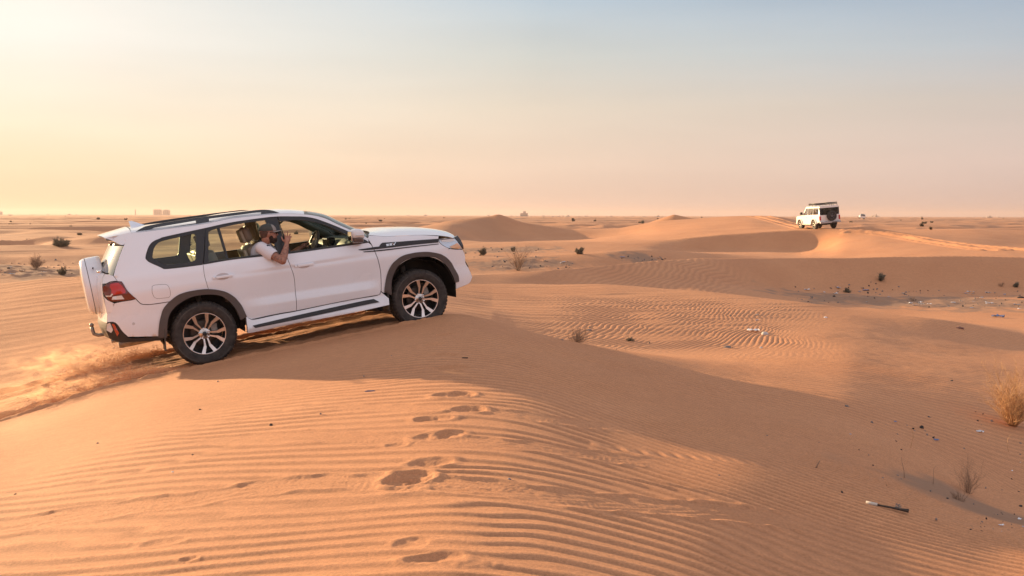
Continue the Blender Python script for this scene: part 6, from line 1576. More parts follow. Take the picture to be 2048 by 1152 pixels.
# ------------------------------------------------------------------ dry shrubs
def twig_mat(name, c0, c1):
    m, nt, b = mat_new(name)
    g = N(nt, 'ShaderNodeNewGeometry'); rp = N(nt, 'ShaderNodeValToRGB'); nt.links.new(g.outputs['Random Per Island'], rp.inputs[0])
    rp.color_ramp.elements[0].color = (*c0, 1); rp.color_ramp.elements[1].color = (*c1, 1); nt.links.new(rp.outputs[0], b.inputs['Base Color']); b.inputs['Roughness'].default_value = 0.8
    return m
DRY = twig_mat('dry_golden_twigs', (0.36, 0.19, 0.085), (0.66, 0.40, 0.20))
BRN = twig_mat('brown_twigs', (0.20, 0.12, 0.075), (0.38, 0.24, 0.15))
GRN = twig_mat('grey_green_leaves', (0.10, 0.085, 0.055), (0.20, 0.155, 0.095))
WOOD = M('grey_wood', (0.20, 0.14, 0.10), 0.8)
def shrub(name, h, w, n, seed, mat, leaf=False, rad=0.004, lean=0.0, parent=None, droop=0.25, leafsize=0.03, nl=8, sc=1.0):
    """trunk pieces from one root, forking into finer twigs"""
    rnd = random.Random(seed); stem = Mesher(); tw = Mesher()
    def grow(p, d, L_, r_, lev, dst):
        pts = [p]; q = p.copy(); dd = d.copy(); k = 4
        for i in range(k):
            dd = (dd + Vector((rnd.uniform(-1, 1), rnd.uniform(-1, 1), rnd.uniform(-0.6, 0.7))) * 0.22).normalized(); q = q + dd * (L_ / k); pts.append(q.copy())
        dst.tube(pts, [r_ * (1 - 0.7 * i / k) for i in range(k + 1)], 4 if lev else 5, 0)
        if lev < 2:
            for i in range(1, k + 1):
                for _ in range(2 if lev == 0 else 3):
                    if rnd.random() < 0.75:
                        nd = (dd + Vector((rnd.uniform(-1, 1), rnd.uniform(-1, 1), rnd.uniform(-0.3, 0.9))) * 0.75).normalized()
                        grow(pts[i], nd, L_ * rnd.uniform(0.35, 0.6), r_ * 0.5, lev + 1, tw)
        if leaf and lev >= 1:
            for _ in range(nl):
                c = pts[rnd.randint(1, k)] + Vector((rnd.uniform(-1, 1), rnd.uniform(-1, 1), rnd.uniform(-1, 1))) * leafsize * 1.6
                a = Vector((rnd.uniform(-1, 1), rnd.uniform(-1, 1), rnd.uniform(-1, 1))).normalized(); b_ = a.orthogonal().normalized()
                s = leafsize * rnd.uniform(0.5, 1.1); tw.add([c - a * s, c + b_ * s * 0.45, c + a * s, c - b_ * s * 0.45], [(0, 1, 2, 3)], 0, False)
    for i in range(n):
        a = rnd.uniform(0, 2 * PI); sp = rnd.uniform(0.05, 1.0)
        d = Vector((math.cos(a) * sp * w / h + lean, math.sin(a) * sp * w / h, 1.0)).normalized()
        grow(Vector((math.cos(a), math.sin(a), 0)) * w * 0.05 * rnd.random() + Vector((0, 0, -0.04)), d, h * rnd.uniform(0.55, 1.0) * (1 - 0.25 * sp), rad, 0, stem)
    root = empty(name)
    root.scale = (sc, sc, sc)
    stem.build('stem', [WOOD if mat is not DRY else DRY], root); tw.build('twigs' if not leaf else 'foliage', [mat], root)
    return root
def place(o, px, py, sink=0.0, rz=0.0, pos=None):
    p = pos or hit(px, py)
    o.location = (p.x, p.y, gz(p.x, p.y) - sink); o.rotation_euler = (0, 0, rz); return o
def tree_copy(o):
    c = o.copy(); COL.objects.link(c)
    for ch in o.children:
        d = ch.copy(); COL.objects.link(d); d.parent = c
    return c
tag(place(shrub('shrub', 0.60, 0.46, 60, 1, DRY, rad=0.0042), 2026, 852), 'large golden dry shrub catching the sun at the right edge', 'shrub')
tag(place(shrub('shrub', 0.26, 0.24, 22, 2, BRN, rad=0.0011), 1934, 985), 'wispy grey brown shrub in the hollow at bottom right', 'shrub')
tag(place(shrub('shrub', 0.10, 0.10, 9, 9, BRN, rad=0.002), 1922, 1001), 'tiny dark shrub just below the wispy one at bottom right', 'shrub')
tag(place(shrub('shrub', 0.22, 0.36, 26, 3, BRN, rad=0.002), 1152, 684), 'brown twiggy shrub at the near rim of the rippled bowl', 'shrub')
tag(place(shrub('shrub', 0.10, 0.16, 12, 4, GRN, leaf=True, rad=0.002, leafsize=0.010, nl=3, sc=0.8), 1259, 682), 'small dark green shrub in the bowl right of the brown one', 'shrub')
tag(place(shrub('shrub', 0.06, 0.12, 8, 5, BRN, rad=0.003), 1250, 700), 'flat low tuft by the near edge of the bowl', 'shrub')
tag(place(shrub('shrub', 1.05, 1.1, 26, 6, BRN, rad=0.008), 1036, 541), 'brown straggly shrub right of the wagon bonnet on a litter mound', 'shrub')
tag(place(shrub('shrub', 0.75, 0.8, 20, 7, GRN, leaf=True, rad=0.008, leafsize=0.035, nl=6, sc=0.6), 967, 511), 'dark bush behind the front of the wagon', 'shrub')
tag(place(shrub('shrub', 0.50, 0.5, 12, 8, GRN, leaf=True, rad=0.008, leafsize=0.05, nl=5, sc=0.55), 1027, 503), 'small round bush above the brown straggly shrub', 'shrub')
tag(place(shrub('shrub', 0.50, 1.0, 14, 10, GRN, leaf=True, rad=0.008, leafsize=0.05, nl=5, sc=0.6), 1160, 508), 'low wide bush at the foot of the lit middle slope', 'shrub')
tag(place(shrub('shrub', 1.1, 3.4, 44, 11, GRN, leaf=True, rad=0.016, leafsize=0.06, nl=7, sc=0.48), 122, 493), 'wide dark bush on the low dune at far left', 'shrub')
tag(place(shrub('shrub', 0.85, 0.8, 20, 12, BRN, leaf=True, rad=0.008, leafsize=0.022, nl=3, sc=0.48), 71, 539), 'upright brown shrub on the flat at far left', 'shrub')
tag(place(shrub('shrub', 0.45, 0.5, 12, 13, GRN, leaf=True, rad=0.008, leafsize=0.03, nl=4, sc=0.5), 124, 551), 'small dark bush peeping over the left dune crest', 'shrub')
tag(place(shrub('shrub', 0.34, 0.4, 12, 14, GRN, leaf=True, rad=0.006, leafsize=0.035, nl=4, sc=0.7), 1760, 562), 'grey green bush on the shaded slope below the off roader', 'shrub')
tag(place(shrub('shrub', 0.22, 0.3, 9, 15, GRN, leaf=True, rad=0.006, leafsize=0.03, nl=4, sc=0.75), 1695, 585), 'low dark tuft left of the litter field', 'shrub')
tag(place(shrub('shrub', 0.20, 0.3, 9, 16, BRN, rad=0.004), 1827, 600), 'small reddish twig bush amid the litter field', 'shrub')
tag(place(shrub('shrub', 0.24, 0.3, 10, 17, BRN, rad=0.005), 2002, 573), 'brown bush, left of the pair near the right edge', 'shrub')
tag(place(shrub('shrub', 0.27, 0.34, 11, 18, GRN, leaf=True, rad=0.005, leafsize=0.03, nl=4, sc=0.65), 2031, 574), 'dark green bush, right of the pair near the right edge', 'shrub')
def sprig(px, py, pts, label, r_=0.003, mat=None):
    m = Mesher(); m.tube([Vector(p) for p in pts], [r_ * (1 - 0.6 * i / (len(pts) - 1)) for i in range(len(pts))], 5)
    o = m.build('dry_stalk', [mat or BRN]); place(o, px, py); tag(o, label, 'dry stalk'); return o
sprig(1821, 895, [(0, 0, -0.01), (0.01, 0, 0.05), (0.025, 0, 0.10), (0.015, 0, 0.15), (0.005, 0, 0.17)], 'pale curved stalk standing on the right flank', 0.003, DRY)
sprig(1809, 955, [(0, 0, -0.01), (-0.005, 0, 0.06), (-0.02, 0, 0.12), (-0.03, 0, 0.17)], 'thin dark upright twig left of the wispy shrub', 0.0028)
sprig(1866, 968, [(0, 0, -0.01), (0.004, 0, 0.06), (0.0, 0, 0.12), (0.02, 0, 0.15)], 'faint upright stalk between dark twig and wispy shrub', 0.002)
sprig(1632, 935, [(0, 0, -0.004), (0.008, 0, 0.015), (0.018, 0, 0.035), (0.026, 0, 0.05)], 'short dark thorn of wood on the lip of the right flank', 0.007)
sprig(2018, 905, [(0.0, 0, -0.01), (-0.02, 0, 0.06), (-0.02, 0, 0.14), (0.01, 0, 0.19), (0.05, 0, 0.20)], 'pale hooked stalk below the golden shrub', 0.0025, DRY)
# far desert scrub, thinly scattered
rnd = random.Random(11)
fars = []
for k in range(4):
    fars.append(shrub('far_shrub', 0.9, 1.2, 7, 30 + k, GRN, leaf=True, rad=0.02, leafsize=0.16, nl=3))
n = 0; used = [False] * 4; tries = 0
while n < 110 and tries < 2000:
    tries += 1
    px = rnd.uniform(0, 2048); D = math.exp(rnd.uniform(math.log(95), math.log(900)))
    q = sight(px, 440, D); z = gz(q.x, q.y)
    if 880 < px < 1660 and D < 125: continue
    k = rnd.randrange(4)
    o = tree_copy(fars[k]) if used[k] else fars[k]; used[k] = True
    s = rnd.uniform(0.15, 0.45) * (1 + D / 450.0)
    o.location = (q.x, q.y, z - 0.05); o.scale = (s, s, s * rnd.uniform(0.7, 1.0)); o.rotation_euler = (0, 0, rnd.uniform(0, 6))
    wh = ('at the left, behind or beyond the wagon' if px < 900 else 'in the middle, beyond the dunes' if px < 1590 else 'at the right, beyond the off roader'); tag(o, 'small dark scrub bush on the far plain ' + wh, 'shrub', 'scrub bushes on the far plain ' + wh); n += 1
# ------------------------------------------------------------------ stones and litter
def lump(name, size, seed, mat, rough=0.35, flat=0.7, sub=2):
    rnd = random.Random(seed); bm = bmesh.new(); bmesh.ops.create_icosphere(bm, subdivisions=sub, radius=1)
    off = Vector((rnd.uniform(0, 50), rnd.uniform(0, 50), rnd.uniform(0, 50)))
    from mathutils import noise
    for v in bm.verts:
        v.co *= 1 + rough * noise.noise(v.co * 1.1 + off) + rough * 0.5 * noise.noise(v.co * 2.7 + off)
        v.co = Vector((v.co.x * size[0], v.co.y * size[1], v.co.z * size[2] * flat))
    return from_bm(name, bm, mat)
def scrap(name, w, d, seed, mat, crump=0.25, n=7):
    """a crumpled sheet with thickness"""
    rnd = random.Random(seed); from mathutils import noise
    off = Vector((rnd.uniform(0, 50), rnd.uniform(0, 50), 0)); rows = []
    for i in range(n + 1):
        row = []
        for j in range(n + 1):
            u = i / n - 0.5; v = j / n - 0.5
            e = 1 + 0.35 * noise.noise(Vector((u * 3, v * 3, 1)) + off)
            z = crump * w * (0.4 + abs(noise.noise(Vector((u * 4, v * 4, 5)) + off)) + 0.5 * noise.noise(Vector((u * 9, v * 9, 8)) + off))
            row.append(Vector((u * w * e, v * d * e, z)))
        rows.append(row)
    m = Mesher(); m.sheet(rows); m.sheet([[p - Vector((0, 0, w * 0.03)) for p in r_] for r_ in rows], flip=True)
    loop = rows[0] + [r_[-1] for r_ in rows[1:]] + rows[-1][::-1][1:] + [r_[0] for r_ in rows[::-1][1:-1]]
    k = len(loop); m.add(loop + [p - Vector((0, 0, w * 0.03)) for p in loop], [(a, (a + 1) % k, k + (a + 1) % k, k + a) for a in range(k)], 0, False)
    return fix_normals(m.build(name, [mat]))
WHT = M('white_plastic', (0.75, 0.76, 0.80), 0.4); PALE = M('pale_stone', (0.55, 0.50, 0.46), 0.8, noise=0.2, nscale=15); GREYS = M('grey_stone', (0.20, 0.17, 0.155), 0.85, noise=0.3, nscale=18)
DKS = M('dark_debris', (0.035, 0.028, 0.026), 0.8); BLU = M('blue_plastic', (0.12, 0.20, 0.42), 0.4); PBL = M('pale_blue_plastic', (0.35, 0.42, 0.55), 0.4); BRS = M('reddish_stone', (0.22, 0.11, 0.08), 0.85, noise=0.3)
def put(o, px, py, w_px, label, cat, lift=0.35, rz=None, group=None):
    p = hit(px, py); s = w_px / 2000.0 * p.y          # width in metres
    o.scale = (s, s, s); o.location = (p.x, p.y, gz(p.x, p.y) + 0.0); o.rotation_euler = (0, 0, rz if rz is not None else (px * 7.3) % 3.1)
    tag(o, label, cat, group); return o
def ST(seed, mat, flat=0.7, sz=(0.5, 0.4, 0.4), rough=0.35): return lump('stone', sz, seed, mat, rough, flat)
put(scrap('plastic_bag', 1.0, 0.7, 1, WHT, 0.30), 1508, 664, 21, 'crumpled white plastic bag in the rippled bowl', 'plastic bag', rz=0.1)
put(ST(2, PALE, 0.9), 1529, 669, 14, 'pale stone beside the white plastic bag', 'stone', rz=0.0)
put(ST(3, WHT, 0.6), 1651, 635, 8, 'small white lump on the slope right of the bowl', 'stone')
put(ST(4, GREYS, 0.6), 1455, 695, 16, 'grey stone below left of the white plastic bag', 'stone', rz=0.2)
put(ST(5, PALE, 0.8), 1522, 696, 7, 'little pale stone straight below the plastic bag', 'stone')
put(ST(6, GREYS, 0.5), 1178, 661, 12, 'grey stone behind the brown shrub at the bowl', 'stone')
put(ST(7, GREYS, 0.7), 1124, 680, 7, 'grey pebble left of the brown shrub at the bowl', 'stone')
put(ST(8, BRS, 0.8), 1920, 657, 15, 'reddish stone on the slope under the litter field', 'stone', rz=0.0)
put(scrap('plastic_scrap', 1.0, 0.5, 9, PBL, 0.2), 1514, 641, 8, 'pale grey scrap above the crumpled plastic bag', 'scrap')
put(scrap('plastic_scrap', 1.0, 0.5, 10, M('beige_scrap', (0.5, 0.4, 0.33), 0.7), 0.2), 1514, 630, 9, 'beige scrap at the top of the rippled bowl', 'scrap')
put(scrap('plastic_scrap', 1.0, 0.6, 11, WHT, 0.3), 1960, 865, 14, 'white scrap left of the golden shrub', 'scrap', rz=-0.5)
put(scrap('plastic_scrap', 1.0, 0.6, 12, BLU, 0.3), 1873, 881, 10, 'blue scrap at the end of the debris line', 'scrap', rz=-0.5)
put(scrap('plastic_scrap', 1.0, 0.6, 13, BLU, 0.3), 1791, 845, 7, 'small blue scrap at the head of the debris line', 'scrap')
put(scrap('plastic_scrap', 1.0, 0.5, 14, PBL, 0.2), 1701, 869, 6, 'pale blue scrap alone left of the debris line', 'scrap')
put(ST(15, WHT, 0.7), 2024, 941, 5, 'white pebble high at the right edge below the golden shrub', 'stone')
put(ST(16, PALE, 0.7), 2041, 925, 4, 'pale pebble touching the right edge of the photo', 'stone')
put(ST(17, M('blue_grey_stone', (0.12, 0.13, 0.17), 0.7), 0.9), 1019, 961, 8, 'blue grey pebble right of the deepest footprint', 'stone')
put(ST(18, M('white_speck', (0.7, 0.68, 0.66), 0.7), 0.9), 345, 945, 6, 'white and dark pebble on the left foreground ripples', 'stone')
put(ST(19, M('violet_stone', (0.13, 0.10, 0.14), 0.8), 0.4, sz=(0.5, 0.3, 0.3)), 741, 782, 24, 'flat grey stone left of the footprints on the ripples', 'stone', rz=0.0)
# black slip of wood by the prints
m = Mesher(); m.box(-0.5, 0.5, -0.12, 0.12, 0.0, 0.18, 0, bev=0.03); put(m.build('wood_chip', [DKS]), 930, 717, 12, 'black chip of wood right of the upper footprints', 'wood chip', rz=0.05)
# the bleached stick with a burnt end
st = empty('bleached_stick'); m = Mesher(); m.tube([(-0.17, 0.010, 0.022), (-0.09, 0.0, 0.020)], [0.013, 0.012], 10); m.build('white_end', [M('bleached_wood', (0.60, 0.54, 0.46), 0.7)], st)
m = Mesher(); m.tube([(-0.09, 0.0, 0.019), (0.0, -0.006, 0.015), (0.07, -0.018, 0.012), (0.125, -0.024, 0.012)], [0.008, 0.008, 0.010, 0.015], 8); m.build('dark_end', [M('charred_wood', (0.06, 0.045, 0.035), 0.85, bump=0.6)], st)
m = Mesher()
for i in range(40):
    a = random.uniform(0, 6.28); q = Vector((0.055, 0.0, 0.02)) + Vector((random.uniform(-1, 1) * 0.020, random.uniform(-1, 1) * 0.012, random.uniform(0, 1) * 0.022)); d = Vector((random.uniform(-1, 1), random.uniform(-1, 1), random.uniform(-1, 1))).normalized() * 0.008
    m.add([q - d, q + d.orthogonal() * 0.6, q + d], [(0, 1, 2)], 0, False)
m.build('dried_tuft', [M('grey_tuft', (0.16, 0.15, 0.15), 0.9)], st)
p = hit(1780, 1019); st.location = (p.x, p.y, gz(p.x, p.y) + 0.004); st.rotation_euler = (0, R(4), R(-14)); st.scale = (0.85, 0.85, 0.85)
tag(st, 'bleached white stick with a dark broken end on the right foreground', 'stick')
# debris line, litter fields: many small pieces
debris = [(1744, 846, 7), (1826, 858, 6), (1829, 861, 5), (1843, 857, 8), (1850, 862, 4), (1854, 871, 6), (1866, 876, 7), (1858, 835, 6), (1955, 842, 4), (1984, 843, 8), (2041, 887, 5), (1718, 900, 4), (1737, 910, 4), (1746, 932, 4), (1766, 956, 5), (1795, 950, 5), (1684, 985, 7), (1694, 813, 8), (1903, 762, 5), (1534, 872, 4), (1638, 885, 3), (1773, 972, 3),
          (1438, 952, 5), (542, 851, 7), (195, 887, 5), (641, 830, 5), (385, 909, 5), (436, 764, 4), (400, 820, 4), (228, 696, 3), (1873, 1041, 7), (1894, 998, 7), (1947, 1008, 4), (2040, 1013, 8), (1971, 977, 5), (1989, 1029, 4), (2017, 1060, 5), (1964, 1045, 5), (2038, 984, 4), (783, 712, 3), (728, 754, 4), (30, 990, 6)]
AREAS = {'near': 'dark stone lying loose on the near dune', 'field': 'dark stone in the left half of the litter field, below the off roader', 'field2': 'dark stone in the litter field by the right edge', 'slope': 'dark stone on the shaded slope above the litter field', 'bush': 'dark stone by the small bushes behind the wagon bonnet',
         'mound': 'dark stone on the mound of the brown straggly shrub', 'mid': 'dark stone by the blue scrap on the middle slope', 'left': 'dark stone among the bushes at far left', 'hollow': 'dark stone in the gravel hollow at the bottom right corner', 'bowl': 'dark stone in or around the rippled bowl', 'flank': 'dark stone on the right flank around the golden shrub'}
debris = [d_ + ('near' if d_[0] < 1640 else 'flank',) for d_ in debris]
rnd = random.Random(21)
for (px0, px1, py0, py1, n_, ar) in ((1590, 1800, 572, 606, 34, 'field'), (1800, 2048, 580, 616, 52, 'field2'), (1660, 1760, 560, 580, 5, 'slope'), (1400, 1700, 575, 640, 6, 'bowl'), (925, 1080, 495, 515, 20, 'bush'), (975, 1150, 520, 540, 26, 'mound'), (1225, 1330, 512, 523, 16, 'mid'), (0, 170, 520, 553, 34, 'left'), (170, 240, 545, 556, 6, 'left'), (1940, 2048, 1025, 1068, 26, 'hollow'), (1100, 1640, 560, 700, 9, 'bowl'), (1700, 2048, 820, 1000, 22, 'flank')):
    for i in range(n_): debris.append((rnd.uniform(px0, px1), rnd.uniform(py0, py1), rnd.choice((2.5, 3, 3.5, 4, 5, 6)) * (0.8 if py0 < 700 else 0.7), ar))
base = {}
for i, (px, py, w, ar) in enumerate(debris):
    k = i % 5
    if k not in base: o = lump('dark_stone', (0.5, 0.38, 0.34), 60 + k, DKS if k % 2 else GREYS, 0.5, 0.8, sub=1); base[k] = o
    else: o = base[k].copy(); COL.objects.link(o)
    put(o, px, py, w * 1.35, 'small ' + AREAS[ar], 'stone', group='small ' + AREAS[ar].replace('stone', 'stones', 1))
    o.rotation_euler = (rnd.uniform(0, 3), rnd.uniform(0, 3), rnd.uniform(0, 3))
bits = []
for (px0, px1, py0, py1, n_) in ((1600, 1800, 572, 606, 9), (1800, 2048, 580, 618, 22), (1080, 1140, 517, 532, 3), (10, 110, 535, 550, 5), (1950, 2048, 1025, 1068, 5), (1300, 1320, 514, 519, 1)):
    wh = 'in the litter field below the off roader' if 1590 < px0 < 1900 else 'in the gravel hollow at bottom right' if py0 > 900 else 'among the bushes at far left' if px0 < 200 else 'on the middle slopes behind the bonnet'
    for i in range(n_): bits.append((rnd.uniform(px0, px1), rnd.uniform(py0, py1), rnd.choice((4, 5, 6, 8)), wh))
proto = {}
for i, (px, py, w, wh) in enumerate(bits):
    k = i % 3; nm, mt, lb = (('white_litter', WHT, 'small white scrap ' + wh), ('blue_litter', PBL, 'small pale blue scrap ' + wh), ('beige_litter', PALE, 'small beige fragment ' + wh))[k]
    if k not in proto: o = scrap(nm, 1.0, 0.55, 80 + k, mt, 0.25, n=4); proto[k] = o
    else: o = proto[k].copy(); COL.objects.link(o)
    put(o, px, py, w * 1.35, lb, 'litter', group=lb.replace('small', 'the').replace('scrap', 'scraps').replace('fragment', 'fragments'))
put(scrap('plastic_bag', 1.0, 0.6, 90, BLU, 0.3), 1996, 635, 22, 'dark blue bag on the lit ground at the right edge', 'plastic bag', rz=0.0)
put(scrap('plastic_bag', 1.0, 0.4, 91, WHT, 0.25), 1979, 608, 13, 'white bag in the litter field near the right edge', 'plastic bag', rz=0.0)
put(scrap('plastic_bag', 1.0, 0.5, 92, BLU, 0.3), 1245, 515, 8, 'blue and white scrap on the middle slope behind the bowl', 'scrap', rz=0.0)
put(lump('rubbish_block', (0.5, 0.3, 0.3), 93, DKS, 0.3, 0.8), 2043, 596, 16, 'black block of rubbish at the right edge', 'rubbish', rz=0.0)
put(scrap('plastic_scrap', 1.0, 0.45, 94, BLU, 0.2), 1732, 581, 12, 'blue scrap at the left of the litter field', 'scrap', rz=0.0)
put(scrap('plastic_scrap', 1.0, 0.45, 95, WHT, 0.2), 1906, 606, 9, 'white scrap in the middle of the litter field', 'scrap', rz=0.0)
# ------------------------------------------------------------------ sand thrown up by the rear wheels
def local(p): return CAR_O + CAR_M @ Vector(p)
def clods(track, name, s0, s1, n_, seed, hmax, label, size=0.016, side=0.0):
    rnd = random.Random(seed); V = []; F = []; m = Mesher()
    tet = [Vector((1, 1, 1)), Vector((-1, -1, 1)), Vector((-1, 1, -1)), Vector((1, -1, -1))]
    a = Vector(track[0]); b_ = Vector(track[1]); L_ = 12.0; u = (b_ - a).normalized(); nrm_ = Vector((-u.y, u.x))
    base0 = {}
    jets = [(rnd.random(), rnd.uniform(0.4, 1.0), rnd.uniform(-0.4, 0.4)) for _ in range(46)]
    for i in range(n_):
        jt = rnd.choice(jets); t = min(max(jt[0] + rnd.gauss(0, 0.012), 0), 1); s = s0 + (s1 - s0) * t
        env = hmax * (0.25 + 0.75 * math.sin(PI * (0.08 + 0.84 * t))) * jt[1]
        h = env * rnd.random() ** 1.7
        off = (rnd.gauss(0, 0.07) + side + jt[2] * 0.1); back = -h * 0.9
        p2 = a + u * (s + back) + nrm_ * off
        key = (int(p2.x * 10), int(p2.y * 10))
        if key not in base0: base0[key] = gz(p2.x, p2.y)
        z = base0[key] + h + 0.004
        r_ = size * rnd.uniform(0.25, 1.0) * (1 - 0.4 * h / hmax)
        rot = Euler((rnd.uniform(0, 6), rnd.uniform(0, 6), rnd.uniform(0, 6))).to_matrix()
        c = Vector((p2.x, p2.y, z)); bs = len(m.v)
        m.v += [tuple(c + rot @ (q * r_ * 0.6)) for q in tet]; m.f += [(bs, bs + 1, bs + 2), (bs, bs + 3, bs + 1), (bs, bs + 2, bs + 3), (bs + 1, bs + 3, bs + 2)]; m.m += [0] * 4; m.s += [False] * 4
    o = m.build(name, [M('thrown_sand', (0.52, 0.28, 0.15), 0.9)]); tag(o, label, 'sand spray', kind='stuff'); return o
# run length along the tracks: rear contact at 9 m
clods(NEAR_TRACK, 'sand_spray', 7.5, 8.85, 14000, 1, 0.075, 'clods of sand flung up behind the near rear wheel', size=0.010)
clods(FAR_TRACK, 'sand_spray', 7.7, 9.0, 15000, 2, 0.12, 'clods of sand flung up behind the far rear wheel', size=0.011)

def grains(track, name, s_src, n_, seed, vmax, label, size=0.0027, lat=0.0):
    """loose grains caught on their arcs behind a spinning wheel"""
    rnd = random.Random(seed); m = Mesher(); V = []; F = []
    a = Vector(track[0]); b_ = Vector(track[1]); u = (b_ - a).normalized(); nrm_ = Vector((-u.y, u.x)); base0 = {}
    jets = [(rnd.uniform(0.55, 1.0), R(rnd.uniform(9, 30)), rnd.gauss(0, 0.10), rnd.uniform(-0.12, 0.10)) for _ in range(70)]
    for i in range(n_):
        v0, el, az, src = rnd.choice(jets); v = vmax * v0 * rnd.uniform(0.92, 1.0); e = el + rnd.gauss(0, 0.025); q = az + rnd.gauss(0, 0.03)
        t = rnd.random() ** 0.8 * 2 * v * math.sin(e) / 9.8
        back = v * math.cos(e) * t; h = v * math.sin(e) * t - 4.9 * t * t; off = lat + back * q + rnd.gauss(0, 0.05)
        p2 = a + u * (s_src + src - back) + nrm_ * off; key = (int(p2.x * 8), int(p2.y * 8))
        if key not in base0: base0[key] = gz(p2.x, p2.y)
        c = Vector((p2.x, p2.y, base0[key] + h)); r_ = size * rnd.uniform(0.4, 1.3)
        d = (Vector((-u.x * 1.0, -u.y * 1.0, (math.tan(e) - 9.8 * t / max(v, 0.1)))).normalized()) * r_ * 3.0
        s1 = Vector((rnd.uniform(-1, 1), rnd.uniform(-1, 1), rnd.uniform(-1, 1))).normalized() * r_; b = len(V)
        V += [tuple(c - d), tuple(c + s1), tuple(c + d), tuple(c - s1)]; F += [(b, b + 1, b + 2), (b, b + 2, b + 3)]
    o = from_py(name, V, F, M('flying_sand', (0.62, 0.36, 0.20), 0.9)); tag(o, label, 'sand spray', kind='stuff'); return o
grains(NEAR_TRACK, 'flying_sand', 8.75, 42000, 5, 5.2, 'fine sand streaming back in arcs from the near rear wheel')
grains(FAR_TRACK, 'flying_sand', 8.9, 42000, 6, 5.6, 'fine sand streaming back in arcs from the far rear wheel')

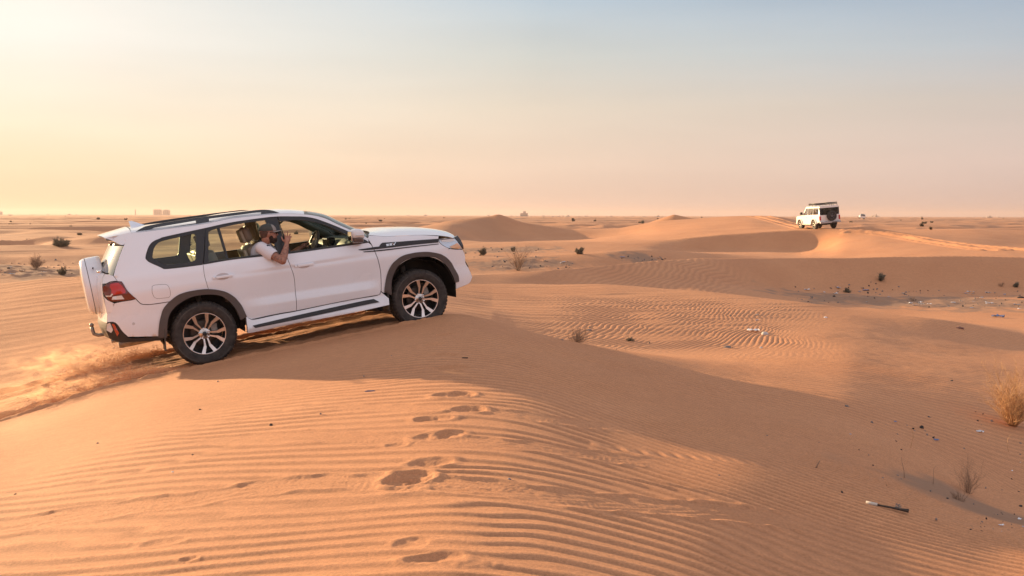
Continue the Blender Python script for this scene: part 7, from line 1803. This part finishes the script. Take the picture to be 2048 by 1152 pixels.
def dust_volume(name, c, size, rz, dens, seed, label, scale=1.4, thr=0.42):
    """one puff: a closed hull holding uneven dusty air"""
    bm = bmesh.new(); bmesh.ops.create_icosphere(bm, subdivisions=3, radius=1)
    for v in bm.verts: v.co = Vector((v.co.x * size[0], v.co.y * size[1], v.co.z * size[2]))
    m = bpy.data.materials.new(name + '_air'); m.use_nodes = True; nt = m.node_tree; nt.nodes.clear(); Lk = nt.links.new
    o_ = N(nt, 'ShaderNodeOutputMaterial'); pv = N(nt, 'ShaderNodeVolumePrincipled'); Lk(pv.outputs[0], o_.inputs['Volume'])
    pv.inputs['Color'].default_value = (0.74, 0.50, 0.35, 1); pv.inputs['Anisotropy'].default_value = 0.45
    tc_ = N(nt, 'ShaderNodeTexCoord')
    # soft shell: density falls to nothing at the hull
    mp_ = N(nt, 'ShaderNodeMapping'); mp_.inputs['Scale'].default_value = (1 / size[0], 1 / size[1], 1 / size[2]); Lk(tc_.outputs['Object'], mp_.inputs[0])
    ln = N(nt, 'ShaderNodeVectorMath', operation='LENGTH'); Lk(mp_.outputs[0], ln.inputs[0])
    fo = N(nt, 'ShaderNodeMapRange', interpolation_type='SMOOTHSTEP'); Lk(ln.outputs['Value'], fo.inputs['Value']); fo.inputs['From Min'].default_value = 1.0; fo.inputs['From Max'].default_value = 0.25
    mp2 = N(nt, 'ShaderNodeMapping'); mp2.inputs['Location'].default_value = (seed * 3.7, seed * 1.3, 0); mp2.inputs['Scale'].default_value = (scale * 0.8, scale * 1.3, scale * 1.9); mp2.inputs['Rotation'].default_value = (0, R(35), 0); Lk(tc_.outputs['Object'], mp2.inputs[0])
    nz_ = N(nt, 'ShaderNodeTexNoise'); nz_.inputs['Scale'].default_value = 2.0; nz_.inputs['Detail'].default_value = 6; nz_.inputs['Roughness'].default_value = 0.68; nz_.inputs['Distortion'].default_value = 0.6; Lk(mp2.outputs[0], nz_.inputs['Vector'])
    nr = N(nt, 'ShaderNodeMapRange'); Lk(nz_.outputs[0], nr.inputs['Value']); nr.inputs['From Min'].default_value = thr; nr.inputs['From Max'].default_value = 0.70
    m1_ = N(nt, 'ShaderNodeMath', operation='MULTIPLY'); Lk(fo.outputs[0], m1_.inputs[0]); Lk(nr.outputs[0], m1_.inputs[1])
    m2_ = N(nt, 'ShaderNodeMath', operation='MULTIPLY'); Lk(m1_.outputs[0], m2_.inputs[0]); m2_.inputs[1].default_value = dens; Lk(m2_.outputs[0], pv.inputs['Density'])
    o = from_bm(name, bm, m); o.location = c; o.rotation_euler = (0, 0, rz); tag(o, label, 'dust cloud', kind='stuff'); return o
rz = math.atan2(FWD.y, FWD.x)
def tp(track, s, dz, lat=0.0):
    a = Vector(track[0]); b_ = Vector(track[1]); u = (b_ - a).normalized(); p2 = a + u * s + Vector((-u.y, u.x)) * lat
    return Vector((p2.x, p2.y, gz(p2.x, p2.y) + dz))
dust_volume('dust_cloud', tp(NEAR_TRACK, 7.45, 0.15), (0.85, 0.26, 0.27), rz, 34.0, 1, 'brown puff of dust hanging over the near wheel track', 2.6, 0.53)
dust_volume('dust_cloud', tp(FAR_TRACK, 7.6, 0.22), (1.05, 0.36, 0.34), rz, 20.0, 2, 'tall pale plume of dust behind the far rear wheel', 2.6, 0.525)
dust_volume('dust_cloud', tp(NEAR_TRACK, 6.4, 0.10, 0.7), (1.5, 1.2, 0.30), rz, 1.2, 3, 'thin veil of dust drifting between the tracks at the left edge', 1.4, 0.42)
dust_volume('dust_cloud', tp(NEAR_TRACK, 10.9, 0.05, 0.8), (1.1, 0.45, 0.20), rz, 8.0, 4, 'dust whirled up under the wagon between the wheels', 2.6, 0.47)

# ------------------------------------------------------------------ dusty air
bm = bmesh.new(); bmesh.ops.create_cube(bm, size=1)
for v in bm.verts: v.co = Vector((v.co.x * 12400, v.co.y * 12400, -4.5 + (v.co.z + 0.5) * 32.5))
hm = bpy.data.materials.new('dusty_air'); hm.use_nodes = True; nt = hm.node_tree; nt.nodes.clear()
o_ = N(nt, 'ShaderNodeOutputMaterial'); pv = N(nt, 'ShaderNodeVolumePrincipled'); nt.links.new(pv.outputs[0], o_.inputs['Volume'])
pv.inputs['Color'].default_value = (0.60, 0.52, 0.50, 1); pv.inputs['Density'].default_value = 0.00021; pv.inputs['Anisotropy'].default_value = 0.3
tag(from_bm('haze', bm, hm), 'warm dusty evening haze over the desert', 'haze', kind='stuff')
